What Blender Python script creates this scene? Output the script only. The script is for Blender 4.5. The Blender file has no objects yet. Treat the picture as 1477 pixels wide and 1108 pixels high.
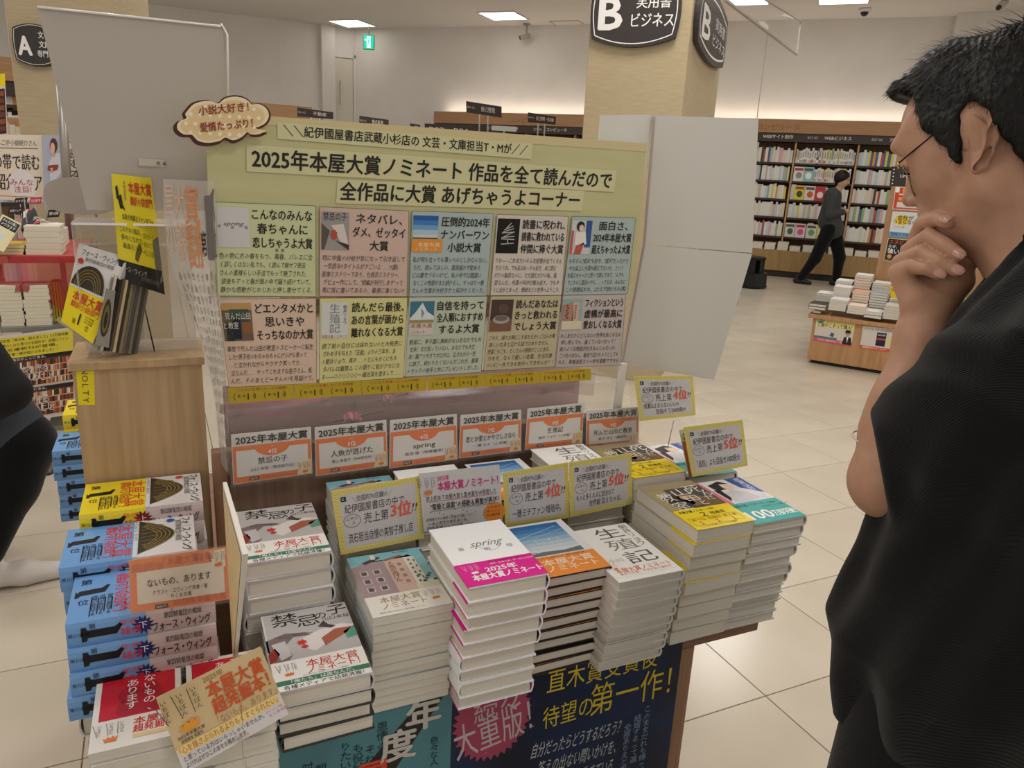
import bpy, bmesh, math, random
import numpy as np
from mathutils import Vector, Matrix
random.seed(7); rng = np.random.default_rng(7)
S = bpy.context.scene
COL = S.collection
# ------------------------------------------------------------------ camera (calibrated from the floor tiles)
FPX, PITCH, ROLL, YAW, CAMH = 1090.448, 0.2776618, 0.0506356, math.radians(-24.5), 1.4640665
CX, CY = 738.5, 554.0
_f = Vector((0, math.cos(PITCH), -math.sin(PITCH))); _u = Vector((0, math.sin(PITCH), math.cos(PITCH))); _x = Vector((1, 0, 0))
_xr = math.cos(ROLL)*_x + math.sin(ROLL)*_u; _ur = -math.sin(ROLL)*_x + math.cos(ROLL)*_u
RZ = Matrix.Rotation(YAW, 3, 'Z')
CR, CU, CF = RZ @ _xr, RZ @ _ur, RZ @ _f
CAM = Vector((0, 0, CAMH))
cd = bpy.data.cameras.new('camera'); cam = bpy.data.objects.new('camera', cd); COL.objects.link(cam)
cd.sensor_width = 36; cd.lens = FPX*36/1477; cd.clip_start = 0.02; cd.clip_end = 200
M = Matrix.Identity(4)
for i in range(3):
    M[i][0] = CR[i]; M[i][1] = CU[i]; M[i][2] = -CF[i]; M[i][3] = CAM[i]
cam.matrix_world = M; S.camera = cam
# ------------------------------------------------------------------ view, world
S.view_settings.view_transform = 'Standard'; S.view_settings.look = 'None'
S.view_settings.exposure = 0.24; S.view_settings.gamma = 1; S.view_settings.use_curve_mapping = False
W = bpy.data.worlds.new('world'); S.world = W; W.use_nodes = True
W.node_tree.nodes['Background'].inputs[0].default_value = (1.0, 0.965, 0.92, 1)
W.node_tree.nodes['Background'].inputs[1].default_value = 0.72
CEIL = 3.90
def area(name, loc, sx, sy, power, rot=(0, 0, 0), col=(1, 0.965, 0.925)):
    l = bpy.data.lights.new(name, 'AREA'); l.shape = 'RECTANGLE'; l.size = sx; l.size_y = sy; l.energy = power*.68; l.color = col
    o = bpy.data.objects.new(name, l); o.location = loc; o.rotation_euler = rot; COL.objects.link(o); return o
# the shop's recessed ceiling panels, a regular field
RA = math.radians(-46)
for (lx, ly, p) in ((1.6, -0.6, 42), (-2.2, 1.2, 42), (-0.6, 2.9, 42), (2.6, 3.6, 60), (3.6, 0.6, 50), (6.4, 2.6, 50), (5.6, 6.2, 60), (1.2, 7.4, 55), (-2.6, 6.0, 50), (8.2, 5.4, 50), (3.6, 10.2, 60), (-0.4, 11.2, 50)):
    area('ceiling_light_glow', (lx, ly, CEIL-0.03), 0.9, 0.9, p, (0, 0, RA))
# ------------------------------------------------------------------ pixel -> place
def ray(x, y): return CF + CR*((x-CX)/FPX) - CU*((y-CY)/FPX)
def at_z(x, y, z):
    d = ray(x, y); return CAM + d*((z-CAMH)/d.z)
def at_v(x, y, v):
    d = ray(x, y); return CAM + d*(v/d.y)
def at_u(x, y, u):
    d = ray(x, y); return CAM + d*(u/d.x)
def at_d(x, y, dist):
    d = ray(x, y); return CAM + d*(dist/math.hypot(d.x, d.y))
def at_pl(x, y, P0, deg):
    n = Vector((-math.sin(math.radians(deg)), math.cos(math.radians(deg)), 0)); d = ray(x, y)
    t = (n.x*(P0[0]) + n.y*(P0[1]))/(n.x*d.x + n.y*d.y); return CAM + d*t
def at_p3(x, y, P0, n):
    d = ray(x, y); n = Vector(n); return CAM + d*((Vector(P0)-CAM).dot(n)/d.dot(n))
# ------------------------------------------------------------------ materials
MATS = {}
def srgb(c):
    if isinstance(c, str):
        c = c.lstrip('#'); c = [int(c[i:i+2], 16)/255 for i in (0, 2, 4)]
    return tuple((v/12.92 if v <= .04045 else ((v+.055)/1.055)**2.4) for v in c)
def mat(name, col, rough=0.6, metal=0, spec=0.4, trans=0, alpha=1, emit=None, est=1, coat=0, ior=1.45):
    if name in MATS: return MATS[name]
    m = bpy.data.materials.new(name); m.use_nodes = True; b = m.node_tree.nodes['Principled BSDF']
    c = srgb(col); b.inputs['Base Color'].default_value = (*c, 1); b.inputs['Roughness'].default_value = rough
    b.inputs['Metallic'].default_value = metal; b.inputs['Specular IOR Level'].default_value = spec
    b.inputs['Transmission Weight'].default_value = trans; b.inputs['Alpha'].default_value = alpha
    b.inputs['Coat Weight'].default_value = coat; b.inputs['IOR'].default_value = ior
    if emit: b.inputs['Emission Color'].default_value = (*srgb(emit), 1); b.inputs['Emission Strength'].default_value = est
    MATS[name] = m; return m
def C(hexcol, rough=0.55, coat=0):
    return mat('ink_%s_%g_%g' % (hexcol.strip('#'), rough, coat), hexcol, rough, coat=coat, spec=0.35)
def noise_mat(name, c1, c2, scale=(1, 1, 1), nscale=8, rough=0.5, detail=6, dist=0.0, bump=0, spec=0.4, coords='Object', lo=.35, hi=.65):
    if name in MATS: return MATS[name]
    m = mat(name, c1, rough, spec=spec); nt = m.node_tree; b = nt.nodes['Principled BSDF']
    tc = nt.nodes.new('ShaderNodeTexCoord'); mp = nt.nodes.new('ShaderNodeMapping'); mp.inputs['Scale'].default_value = scale
    nz = nt.nodes.new('ShaderNodeTexNoise'); nz.inputs['Scale'].default_value = nscale; nz.inputs['Detail'].default_value = detail; nz.inputs['Distortion'].default_value = dist
    cr = nt.nodes.new('ShaderNodeValToRGB'); cr.color_ramp.elements[0].color = (*srgb(c1), 1); cr.color_ramp.elements[1].color = (*srgb(c2), 1)
    cr.color_ramp.elements[0].position = lo; cr.color_ramp.elements[1].position = hi
    L = nt.links.new; L(tc.outputs[coords], mp.inputs[0]); L(mp.outputs[0], nz.inputs['Vector']); L(nz.outputs[0], cr.inputs[0]); L(cr.outputs[0], b.inputs['Base Color'])
    if bump:
        bp = nt.nodes.new('ShaderNodeBump'); bp.inputs['Strength'].default_value = bump; bp.inputs['Distance'].default_value = 0.002
        L(nz.outputs[0], bp.inputs['Height']); L(bp.outputs[0], b.inputs['Normal'])
    return m
wood_light = noise_mat('light_oak', '#a88a64', '#b89a74', (30, 30, 1.2), 3.0, 0.45)
wood_table = noise_mat('brown_oak', '#8f6a50', '#a37c60', (30, 30, 1.2), 3.0, 0.5)
wood_tableh = noise_mat('brown_oak_h', '#7d5b48', '#8c6852', (1.2, 30, 30), 3.0, 0.5)
wood_back = noise_mat('backpanel_oak', '#8c7160', '#9c8170', (34, 34, 1.2), 3.0, 0.55)
wood_mid = noise_mat('shop_oak', '#a97f55', '#b98f66', (12, 12, 1.0), 3.0, 0.45)
pillar_m = noise_mat('pillar_cloth', '#ab9b7c', '#b4a485', (3, 3, 40), 4.0, 0.8)
wall_m = noise_mat('white_wallpaper', '#d4cfc9', '#d9d4ce', (1, 1, 1), 2.0, 0.85)
ceil_m = mat('ceiling_white', '#dcd8d4', 0.9)
tile_m = noise_mat('beige_floor_tile', '#bdb3a1', '#c6bcab', (1, 1, 1), 2.2, 0.22, spec=0.5)
grout_m = mat('grout', '#8f8678', 0.8)
paper_m = noise_mat('page_edges', '#cdc6b8', '#d9d2c5', (2, 2, 500), 3.0, 0.85)
white_m = mat('white_paper', '#ecebe9', 0.45)
black_m = mat('black_print', '#15130f', 0.5)
def clear_plastic(name='clear_acrylic', alpha=0.16, col='#dcd6d0', rough=0.12):
    if name in MATS: return MATS[name]
    m = mat(name, col, rough, spec=0.5); nt = m.node_tree; b = nt.nodes['Principled BSDF']; out = nt.nodes['Material Output']
    tr = nt.nodes.new('ShaderNodeBsdfTransparent'); mx = nt.nodes.new('ShaderNodeMixShader'); mx.inputs[0].default_value = alpha
    nt.links.new(tr.outputs[0], mx.inputs[1]); nt.links.new(b.outputs[0], mx.inputs[2]); nt.links.new(mx.outputs[0], out.inputs[0]); return m
acr = clear_plastic()
# ------------------------------------------------------------------ objects
def tag(o, label=None, cat=None, group=None, kind=None):
    if label: o['label'] = label
    if cat: o['category'] = cat
    if group: o['group'] = group
    if kind: o['kind'] = kind
    return o
def empty(name, loc=(0, 0, 0), rz=0.0, label=None, cat=None, group=None, kind=None):
    o = bpy.data.objects.new(name, None); o.empty_display_size = .02; COL.objects.link(o); o.location = loc; o.rotation_euler = (0, 0, rz)
    return tag(o, label, cat, group, kind)
def link(name, me, parent=None, world=False):
    o = bpy.data.objects.new(name, me); COL.objects.link(o)
    if parent is not None:
        o.parent = parent
        if world: o.matrix_parent_inverse = basis(parent).inverted()
    return o
def basis(o):
    m = Matrix.LocRotScale(o.location, o.rotation_euler, o.scale)
    if o.parent: m = basis(o.parent) @ o.matrix_parent_inverse @ m
    return m
def copy_tree(o, parent=None):
    c = o.copy(); COL.objects.link(c); c.parent = parent
    for ch in list(o.children): copy_tree(ch, c)
    return c
class MB:
    """collects faces with materials, builds ONE mesh"""
    def __init__(s): s.v = []; s.f = []; s.m = []; s.mats = []; s.sm = []
    def mi(s, m):
        if m not in s.mats: s.mats.append(m)
        return s.mats.index(m)
    def add(s, verts, faces, m, smooth=False):
        n = len(s.v); s.v += [tuple(p) for p in verts]; k = s.mi(m)
        for f in faces: s.f.append([i+n for i in f]); s.m.append(k); s.sm.append(smooth)
        return s
    def box(s, a, b, m, R=None, o=(0, 0, 0), bev=0):
        x0, y0, z0 = a; x1, y1, z1 = b
        if bev:
            e = bev; xs = (x0, x1); V = []
            prof = lambda X0, X1, Y0, Y1: [(X0+e, Y0), (X1-e, Y0), (X1, Y0+e), (X1, Y1-e), (X1-e, Y1), (X0+e, Y1), (X0, Y1-e), (X0, Y0+e)]
            P = prof(x0, x1, y0, y1); Q = prof(x0+e, x1-e, y0+e, y1-e)
            V = [(x, y, z0+0) for x, y in Q]+[(x, y, z0+e) for x, y in P]+[(x, y, z1-e) for x, y in P]+[(x, y, z1) for x, y in Q]
            F = [list(range(7, -1, -1)), list(range(24, 32))]
            for l in range(3):
                for i in range(8): F.append([l*8+i, l*8+(i+1) % 8, (l+1)*8+(i+1) % 8, (l+1)*8+i])
        else:
            V = [(x0, y0, z0), (x1, y0, z0), (x1, y1, z0), (x0, y1, z0), (x0, y0, z1), (x1, y0, z1), (x1, y1, z1), (x0, y1, z1)]
            F = [(3, 2, 1, 0), (4, 5, 6, 7), (0, 1, 5, 4), (1, 2, 6, 5), (2, 3, 7, 6), (3, 0, 4, 7)]
        if R is not None: V = [R @ Vector(p)+Vector(o) for p in V]
        return s.add(V, F, m)
    def quadbox(s, q, t, m, mback=None):
        """slab: front quad q (TL,TR,BR,BL), thickness t going away from the normal"""
        q = [Vector(p) for p in q]; n = (q[1]-q[0]).cross(q[3]-q[0]).normalized()
        b = [p+n*t for p in q]
        V = q+b
        s.add(V, [(3, 2, 1, 0)], m); s.add(V, [(4, 5, 6, 7), (0, 1, 5, 4), (1, 2, 6, 5), (2, 3, 7, 6), (3, 0, 4, 7)], mback or m); return s
    def prism(s, pts, z0, z1, m, mapf=None):
        n = len(pts); V = [(x, y, z0) for x, y in pts]+[(x, y, z1) for x, y in pts]
        if mapf: V = [mapf(*p) for p in V]
        return s.add(V, [list(range(n-1, -1, -1)), list(range(n, 2*n))]+[[i, (i+1) % n, n+(i+1) % n, n+i] for i in range(n)], m)
    def tube(s, pts, r, m, n=8, cap=True, smooth=True):
        pts = [Vector(p) for p in pts]; rs = r if isinstance(r, (list, tuple)) else [r]*len(pts); V = []; F = []
        up = None
        for i, p in enumerate(pts):
            d = (pts[min(i+1, len(pts)-1)]-pts[max(i-1, 0)]).normalized()
            if up is None: up = Vector((0, 0, 1)) if abs(d.z) < .9 else Vector((1, 0, 0))
            a = (up-d*up.dot(d)).normalized(); up = a; b = d.cross(a)
            for k in range(n):
                t = 2*math.pi*k/n; V.append(p+(a*math.cos(t)+b*math.sin(t))*rs[i])
        for i in range(len(pts)-1):
            for k in range(n): F.append((i*n+k, i*n+(k+1) % n, (i+1)*n+(k+1) % n, (i+1)*n+k))
        if cap: F.append(list(range(n-1, -1, -1))); F.append([(len(pts)-1)*n+k for k in range(n)])
        return s.add(V, F, m, smooth)
    def grid(s, fn, nu, nv, m, smooth=True, thick=None):
        V = [fn(i/nu, j/nv) for j in range(nv+1) for i in range(nu+1)]
        F = [(j*(nu+1)+i, j*(nu+1)+i+1, (j+1)*(nu+1)+i+1, (j+1)*(nu+1)+i) for j in range(nv) for i in range(nu)]
        return s.add(V, F, m, smooth)
    def mesh(s, name):
        me = bpy.data.meshes.new(name); me.from_pydata(s.v, [], s.f)
        for m in s.mats: me.materials.append(m)
        me.polygons.foreach_set('material_index', s.m); me.polygons.foreach_set('use_smooth', s.sm); me.update(); return me
    def build(s, name, parent=None, world=True):
        return link(name, s.mesh(name), parent, world)
_T = {}
def text_mesh(st, bold=0.0, res=2):
    bold = 0.0; k = (st, bold, res)
    if k not in _T:
        c = bpy.data.curves.new('t', 'FONT'); c.body = st; c.resolution_u = res; c.offset = bold; c.fill_mode = 'FRONT'
        o = bpy.data.objects.new('t', c); m = bpy.data.meshes.new_from_object(o)
        V = [(v.co.x, v.co.y) for v in m.vertices]; F = [tuple(p.vertices) for p in m.polygons]
        bpy.data.objects.remove(o); bpy.data.meshes.remove(m); bpy.data.curves.remove(c)
        _T[k] = (V, F)
    return _T[k]
class Print:
    """flat print laid on a sheet: x right, y DOWN in 0..W, 0..H sheet units; put(x,y,lift)->place"""
    def __init__(s, put, lift=0.0004): s.put = put; s.b = MB(); s.l = lift; s.n = 8
    def _p(s, x, y, lv): return s.put(x, y, s.l*(lv if lv else s.n))
    def poly(s, pts, m, lv=0):
        s.b.add([s._p(x, y, lv) for x, y in pts], [list(range(len(pts)))[::-1]], m); return s
    def rect(s, x0, y0, x1, y1, m, lv=0): return s.poly([(x0, y0), (x1, y0), (x1, y1), (x0, y1)], m, lv)
    def frame(s, x0, y0, x1, y1, w, m, lv=0):
        s.rect(x0, y0, x1, y0+w, m, lv); s.rect(x0, y1-w, x1, y1, m, lv); s.rect(x0, y0+w, x0+w, y1-w, m, lv); s.rect(x1-w, y0+w, x1, y1-w, m, lv); return s
    def disc(s, cx, cy, rx, ry, m, lv=0, n=24, a0=0, a1=2*math.pi):
        return s.poly([(cx+rx*math.cos(a0+(a1-a0)*i/(n-1 if a1-a0 < 6.2 else n)), cy+ry*math.sin(a0+(a1-a0)*i/(n-1 if a1-a0 < 6.2 else n))) for i in range(n)], m, lv)
    def burst(s, cx, cy, rx, ry, m, lv=0, n=24, k=.75):
        return s.poly([(cx+rx*(1 if i % 2 else k)*math.cos(math.pi*i/n), cy+ry*(1 if i % 2 else k)*math.sin(math.pi*i/n)) for i in range(2*n)], m, lv)
    def line(s, pts, w, m, lv=0):
        for (a, b), (c, d) in zip(pts, pts[1:]):
            L = math.hypot(c-a, d-b) or 1; nx, ny = -(d-b)/L*w/2, (c-a)/L*w/2
            s.poly([(a+nx, b+ny), (c+nx, d+ny), (c-nx, d-ny), (a-nx, b-ny)][::-1], m, lv)
        return s
    def ring(s, cx, cy, rx, ry, w, m, lv=0, n=20):
        return s.line([(cx+rx*math.cos(2*math.pi*i/n), cy+ry*math.sin(2*math.pi*i/n)) for i in range(n+1)], w, m, lv)
    def text(s, st, x, y, h, m, lv=0, al='l', bold=0.0, w=None, slant=0.0, rot=0.0, res=2, jit=0):
        """baseline box: y is the TOP of the characters, h their height; w stretches to that width"""
        V, F = text_mesh(st, bold, res)
        if not V: return s
        xs = [p[0] for p in V]; x0, x1 = min(xs), max(xs); sc = h/0.86; sx = sc if w is None else w/(x1-x0)
        W_ = (x1-x0)*sx; off = {'l': 0, 'c': -W_/2, 'r': -W_}[al]; c, sn = math.cos(rot), math.sin(rot); P = []
        for a, b in V:
            X = (a-x0)*sx+off+slant*b*sc; Y = (0.80-b)*sc
            P.append(s._p(x+X*c-Y*sn, y+X*sn+Y*c, lv))
        s.b.add(P, F, m)
        if bold > .008:
            o = bold*.8*sc
            for ii, (dx, dy) in enumerate(((o, 0), (-o, 0), (0, o*.8), (0, -o*.8)) if bold > .018 else ((o, 0), (-o, 0))):
                s.b.add([s._p(x+(( a-x0)*sx+off+slant*b*sc)*c-(.80-b)*sc*sn+dx, y+((a-x0)*sx+off+slant*b*sc)*sn+(.80-b)*sc*c+dy, (lv or s.n)+.13*(ii+1)) for a, b in V], F, m)
        return s
    def vtext(s, st, x, y, h, m, lv=0, bold=0.0, pitch=1.08, wx=1.0, tilt=0.0, res=2):
        for i, ch in enumerate(st):
            if ch != ' ': s.text(ch if ch != 'ー' else '｜', x-tilt*i*h, y+i*h*pitch, h, m, lv, 'c', bold, None if wx == 1 else h*wx*.95, res=res)
        return s
    def scribble(s, x, y, w, h, m, lv=0, thick=None, seed=0):
        """a row of hand-written looking strokes"""
        r = random.Random(seed); t = thick or h*.09; cx = x
        while cx < x+w-h*.5:
            k = r.choice((2, 3, 3, 4)); cw = h*r.uniform(.55, .95)
            for _ in range(k):
                a = (cx+r.uniform(0, cw), y+r.uniform(0, h)); q = r.random()
                if q < .45: b = (a[0]+r.uniform(.3, .7)*cw, a[1]-h*.08)
                elif q < .8: b = (a[0]-r.uniform(0, .3)*cw, a[1]+r.uniform(.3, .7)*h)
                else: b = (a[0]+.3*cw, a[1]+.25*h)
                b = (min(b[0], cx+cw), min(b[1], y+h)); s.line([a, b], t, m, lv)
            cx += cw*1.12
        return s
    def build(s, name, parent): return s.b.build(name, parent)
def bil(q):
    """quad TL,TR,BR,BL -> put(x 0..1, y 0..1 down, lift)"""
    q = [Vector(p) for p in q]; n = ((q[1]-q[0]).cross(q[3]-q[0])).normalized()*-1
    def put(x, y, l=0):
        return (q[0]*(1-x)+q[1]*x)*(1-y)+(q[3]*(1-x)+q[2]*x)*y+n*l
    return put, n
def scaled(put, w, h): return lambda x, y, l=0: put(x/w, y/h, l)
print('setup done')
# ================================================================== THE ROOM
def pix(p):
    d = Vector(p)-CAM; w = d.dot(CF)
    return (CX+FPX*d.dot(CR)/w, CY-FPX*d.dot(CU)/w, w)
b = MB(); b.box((-9, -6, -.05), (18, 22, -.006), grout_m)
floor = tag(b.build('floor'), 'pale beige stone tile floor laid square to the book table', kind='structure')
T = .45; th = -2.6957202+YAW; OX, OY = 3.694312630*T, 11.815232267*T
c_, s_ = math.cos(YAW), math.sin(YAW); O0 = Vector((OX*c_-OY*s_, OX*s_+OY*c_, 0))
DA = Vector((math.cos(th), math.sin(th), 0)); DB = Vector((-math.sin(th), math.cos(th), 0))
tiles = []
for a in range(-30, 32):
    for bb in range(-30, 26):
        p = O0+DA*(a+.5)*T+DB*(bb+.5)*T; x, y, w = pix(p)
        vis = w > .2 and -120 < x < 1600 and 150 < y < 1350
        if -8.5 < p.x < 17 and -5.5 < p.y < 21: tiles.append((w if vis else 100+p.length, a, bb, p))
tiles.sort(key=lambda t: t[0])
def tile_geo(m, o, rot):
    g = T/2-.0016; m.box((-g, -g, -.007), (g, g, 0), tile_m, rot, o, bev=.0012)
Rt = Matrix.Rotation(th, 3, 'Z')
m0 = MB(); tile_geo(m0, (0, 0, 0), Rt); tme = m0.mesh('tile')
for w, a, bb, p in tiles[:290]:
    o = link('tile', tme, floor); o.location = p
rest = MB()
for w, a, bb, p in tiles[290:]:
    g = T/2-.0016; rest.box((-g, -g, -.007), (g, g, 0), tile_m, Rt, p)
tag(rest.build('tile_field', floor), kind='stuff')
# ceiling
b = MB(); b.box((-9, -6, CEIL), (18, 22, CEIL+.1), ceil_m); ceiling = tag(b.build('ceiling'), 'plain white shop ceiling with square light panels', kind='structure')
# back wall
WD = -46.0; we = Vector((math.cos(math.radians(WD)), math.sin(math.radians(WD)), 0)); wn = Vector((-we.y, we.x, 0))  # wn points away from us
WP = Vector((8.83, 9.38, 0))+wn*.66
def wall_slab(name, A, B, t, m, label, z0=0, z1=CEIL):
    A, B = Vector(A), Vector(B); d = (B-A); L = d.length; R = Matrix.Rotation(math.atan2(d.y, d.x), 3, 'Z')
    mb = MB(); mb.box((0, 0, z0), (L, t, z1), m, R, (A.x, A.y, 0)); return tag(mb.build(name), label, kind='structure')
cornerP = at_pl(510, 55, WP, WD); cornerP.z = 0
wr = at_pl(1376, 40, WP, WD); wr.z = 0
wall_slab('wall_back', cornerP, wr+we*.0, .15, wall_m, 'long white wall behind the wall bookcase')
wall_slab('wall_right', wr-wn*.25, wr-wn*.25+we*5, .45, wall_m, 'white wall section standing proud of the back wall')
L1 = at_z(400, 27, CEIL); L1.z = 0; L2 = at_z(330, 20, CEIL); L2.z = 0; L3 = at_z(175, 1, CEIL); L3.z = 0
wall_slab('wall_left', L1, cornerP, .15, wall_m, 'white wall left of the room corner, with a flush door')
wall_slab('wall_left_far', L2, L1+Vector((.02, .0, 0)), .15, wall_m, 'white wall behind the grey poster board')
wall_slab('wall_far_left', L2+(L3-L2)*3.2, L2, .15, wall_m, 'white wall at the far left of the shop')
# flush door
dd = (cornerP-L1).normalized(); dn = Vector((-dd.y, dd.x, 0)); ddeg = math.degrees(math.atan2(dd.y, dd.x))
dA = at_pl(482, 60, L1, ddeg); dB = at_pl(508, 60, L1, ddeg); sA = (dA-L1).dot(dd); sB = (dB-L1).dot(dd)
Rd = Matrix.Rotation(math.radians(ddeg), 3, 'Z'); door_m = mat('door_white', '#cfc8bb', .5)
door = empty('door_1', (0, 0, 0), kind='structure', label='tall flush white door beside the room corner')
mb = MB(); mb.box((sA, -.03, .01), (sB, -.001, 3.35), door_m, Rd, (L1.x, L1.y, 0), bev=.004); mb.build('door_panel', door)
mb = MB()
for a0, a1, z0, z1 in ((sA-.06, sA-.005, 0, 3.42), (sB+.005, sB+.06, 0, 3.42), (sA-.06, sB+.06, 3.36, 3.42)): mb.box((a0, -.045, z0), (a1, -.001, z1), wall_m, Rd, (L1.x, L1.y, 0))
mb.build('door_frame', door)
mb = MB(); hx = sA+.09; mb.box((hx, -.075, 1.9+.6), (hx+.025, -.05, 2.35+.6), mat('steel', '#b8b5ae', .3, .9), Rd, (L1.x, L1.y, 0), bev=.004); mb.box((hx+.006, -.05, 2.52), (hx+.018, -.029, 2.54), mat('steel', '', .3), Rd, (L1.x, L1.y, 0)); mb.build('door_handle', door)
pA = at_pl(461, 60, L1, ddeg); pB = at_pl(480, 60, L1, ddeg); sa, sb = (pA-L1).dot(dd), (pB-L1).dot(dd)
mb = MB(); mb.box((sa, -.14, 0), (sb, .0, CEIL), wall_m, Rd, (L1.x, L1.y, 0)); tag(mb.build('wall_pilaster'), 'narrow white pilaster beside the flush door', kind='structure')
# ceiling light panels
frame_m = mat('panel_frame', '#cfccc8', .5)
lampg = mat('lamp_panel', '#ffffff', .5, emit='#fffaf0', est=2.8)
def lampsq(px, py, label, s=.62):
    p = at_z(px, py, CEIL); e = empty('ceiling_light', (p.x, p.y, CEIL), math.radians(WD), label, 'ceiling light')
    mb = MB(); h = s/2
    for x0, x1, y0, y1 in ((-h-.03, h+.03, -h-.03, -h), (-h-.03, h+.03, h, h+.03), (-h-.03, -h, -h, h), (h, h+.03, -h, h)): mb.box((x0, y0, -.018), (x1, y1, 0), frame_m)
    mb.build('light_frame', e, False); mb = MB(); mb.box((-h, -h, -.012), (h, h, 0), lampg); mb.build('diffuser', e, False)
lampsq(508, 33, 'square ceiling light panel above the green exit sign')
lampsq(726, 22, 'square ceiling light panel between exit sign and pillar')
lampsq(1217, -3, 'ceiling light panel at the top edge above the wall bookcase')
lampsq(1080, 0, 'slim ceiling light panel right of the column signs', .5)
# ceiling access hatch outline
for (hx_, hy_, lb) in ((820, 34, 'flush square ceiling hatch beside the pillar'), (490, 40, 'flush ceiling hatch beyond the exit light')):
    p = at_z(hx_, hy_, CEIL); e = empty('ceiling_hatch', (p.x, p.y, CEIL), math.radians(WD), lb, 'ceiling hatch')
    mb = MB(); h = .25
    mb.box((-h, -h, -.006), (h, h, 0), ceil_m, bev=.003); mb.build('hatch_panel', e, False)
    mb = MB()
    for x0, x1, y0, y1 in ((-h-.015, h+.015, -h-.015, -h-.003), (-h-.015, h+.015, h+.003, h+.015), (-h-.015, -h-.003, -h, h), (h+.003, h+.015, -h, h)): mb.box((x0, y0, -.01), (x1, y1, 0), mat('hatch_rim', '#a9a59e', .5))
    mb.build('hatch_rim', e, False)
# cameras on ceiling
dark_m = mat('dark_plastic', '#2a2826', .35); grey_m = mat('grey_plastic', '#9b9894', .45)
p = at_z(760, 34, CEIL); e = empty('security_camera', (p.x, p.y, CEIL), math.radians(150), 'small grey bullet camera hanging from the ceiling left of pillar', 'security camera')
mb = MB(); mb.tube([(0, 0, 0), (0, 0, -.02)], .06, grey_m, 16); mb.tube([(0, 0, -.02), (0, 0, -.16)], .014, grey_m, 8); mb.build('mount', e, False)
mb = MB(); mb.tube([(-.07, 0, -.19), (.10, 0, -.23)], .04, grey_m, 12); mb.build('housing', e, False)
mb = MB(); mb.tube([(.10, 0, -.23), (.12, 0, -.235)], [.038, .03], dark_m, 12); mb.build('lens', e, False)
p = at_z(1248, 12, CEIL); e = empty('dome_camera', (p.x, p.y, CEIL), 0, 'white dome camera on the ceiling above the wall bookcase', 'security camera')
mb = MB(); mb.tube([(0, 0, 0), (0, 0, -.05)], [.09, .085], mat('white_plastic', '#dedbd6', .4), 20); mb.build('housing', e, False)
mb = MB(); mb.tube([(0, 0, -.05), (0, 0, -.075), (0, 0, -.095), (0, 0, -.105)], [.055, .05, .035, .01], dark_m, 16); mb.build('dome', e, False)
p = at_z(1448, -8, CEIL); e = empty('spotlight', (p.x, p.y, CEIL), math.radians(20), 'grey ceiling spotlight with black nozzle above the reading man', 'spotlight')
mb = MB(); mb.tube([(0, 0, 0), (0, 0, -.10)], .015, grey_m, 8); mb.tube([(0.11, 0, -.07), (-.08, .0, -.16)], .045, mat('spot_grey', '#b7b3a6', .5), 14); mb.build('housing', e, False)
mb = MB(); mb.tube([(-.08, 0, -.16), (-.12, 0, -.18)], [.03, .025], dark_m, 12); mb.build('nozzle', e, False)
# exit sign, double-sided, hung from the ceiling
pe = at_z(532, 48, CEIL); pe = CAM+(pe-CAM)*.93
ex = empty('exit_sign', (pe.x, pe.y, 0), math.radians(YAW*0-20), 'green lit emergency exit sign hanging below the ceiling', 'exit sign')
zc = at_d(532, 61, math.hypot(pe.x, pe.y)).z; hs = .16
mb = MB(); mb.box((-.105, -.02, zc-.13), (.105, .02, zc+.13), mat('exit_case', '#7fae9c', .5), bev=.006); mb.tube([(0, 0, zc+.13), (0, 0, CEIL)], .01, grey_m, 8); mb.build('case', ex, False)
g = mat('exit_green', '#17b78c', .5, emit='#18c39a', est=.9); w = mat('exit_white', '#ffffff', .5, emit='#eafff8', est=1.1)
pr = Print(lambda x, y, l: Vector((x-.09, -.0205-l, zc+.115-y)), .002)
pr.rect(0, 0, .18, .23, g, 1); pr.rect(.055, .02, .125, .21, w, 2)
pr.disc(.098, .055, .014, .014, g, 3); pr.line([(.095, .07), (.085, .12), (.105, .155), (.10, .19)], .016, g, 3); pr.line([(.085, .12), (.068, .15), (.06, .155)], .014, g, 3); pr.line([(.092, .08), (.072, .095), (.066, .115)], .01, g, 3); pr.line([(.095, .08), (.112, .10), (.12, .09)], .01, g, 3)
pr.text('◀', .01, .06, .035, w, 3); pr.build('sign_face', ex).parent = ex
# glass partition hanging at the upper right (smoke screen)
gp0 = at_z(1128, -14, CEIL); 
g1 = at_d(1155, 30, 9.0); g2 = at_d(1149, 79, 9.0); g3 = at_d(1071, -20, 5.4); g4 = at_d(1066, 12, 5.4)
gl = clear_plastic('smoke_screen_glass', .10, '#cfcac2', .05)
mb = MB(); q = [at_d(1040, -40, 4.6), at_d(1155, 30, 9.0), at_d(1149, 79, 9.0), at_d(1045, -1, 4.6)]; mb.quadbox(q, .012, gl)
gs = empty('trim_1', kind='structure', label='hanging clear glass smoke screen with a grey rim'); mb.build('glass_pane', gs)
mb = MB(); mb.tube([q[0], q[1], q[2], q[3]], .012, mat('screen_rim', '#9c978e', .4), 6, smooth=False); mb.build('rim', gs)
mb = MB(); mb.tube([at_d(1110, 28, 7.0), at_d(1092, 170, 7.0), at_d(1092, 178, 7.0)], .004, mat('wire', '#b5afa6', .4), 5); tag(mb.build('hanging_wire'), 'thin wire hanging from the glass screen before the white wall', 'wire')
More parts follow.
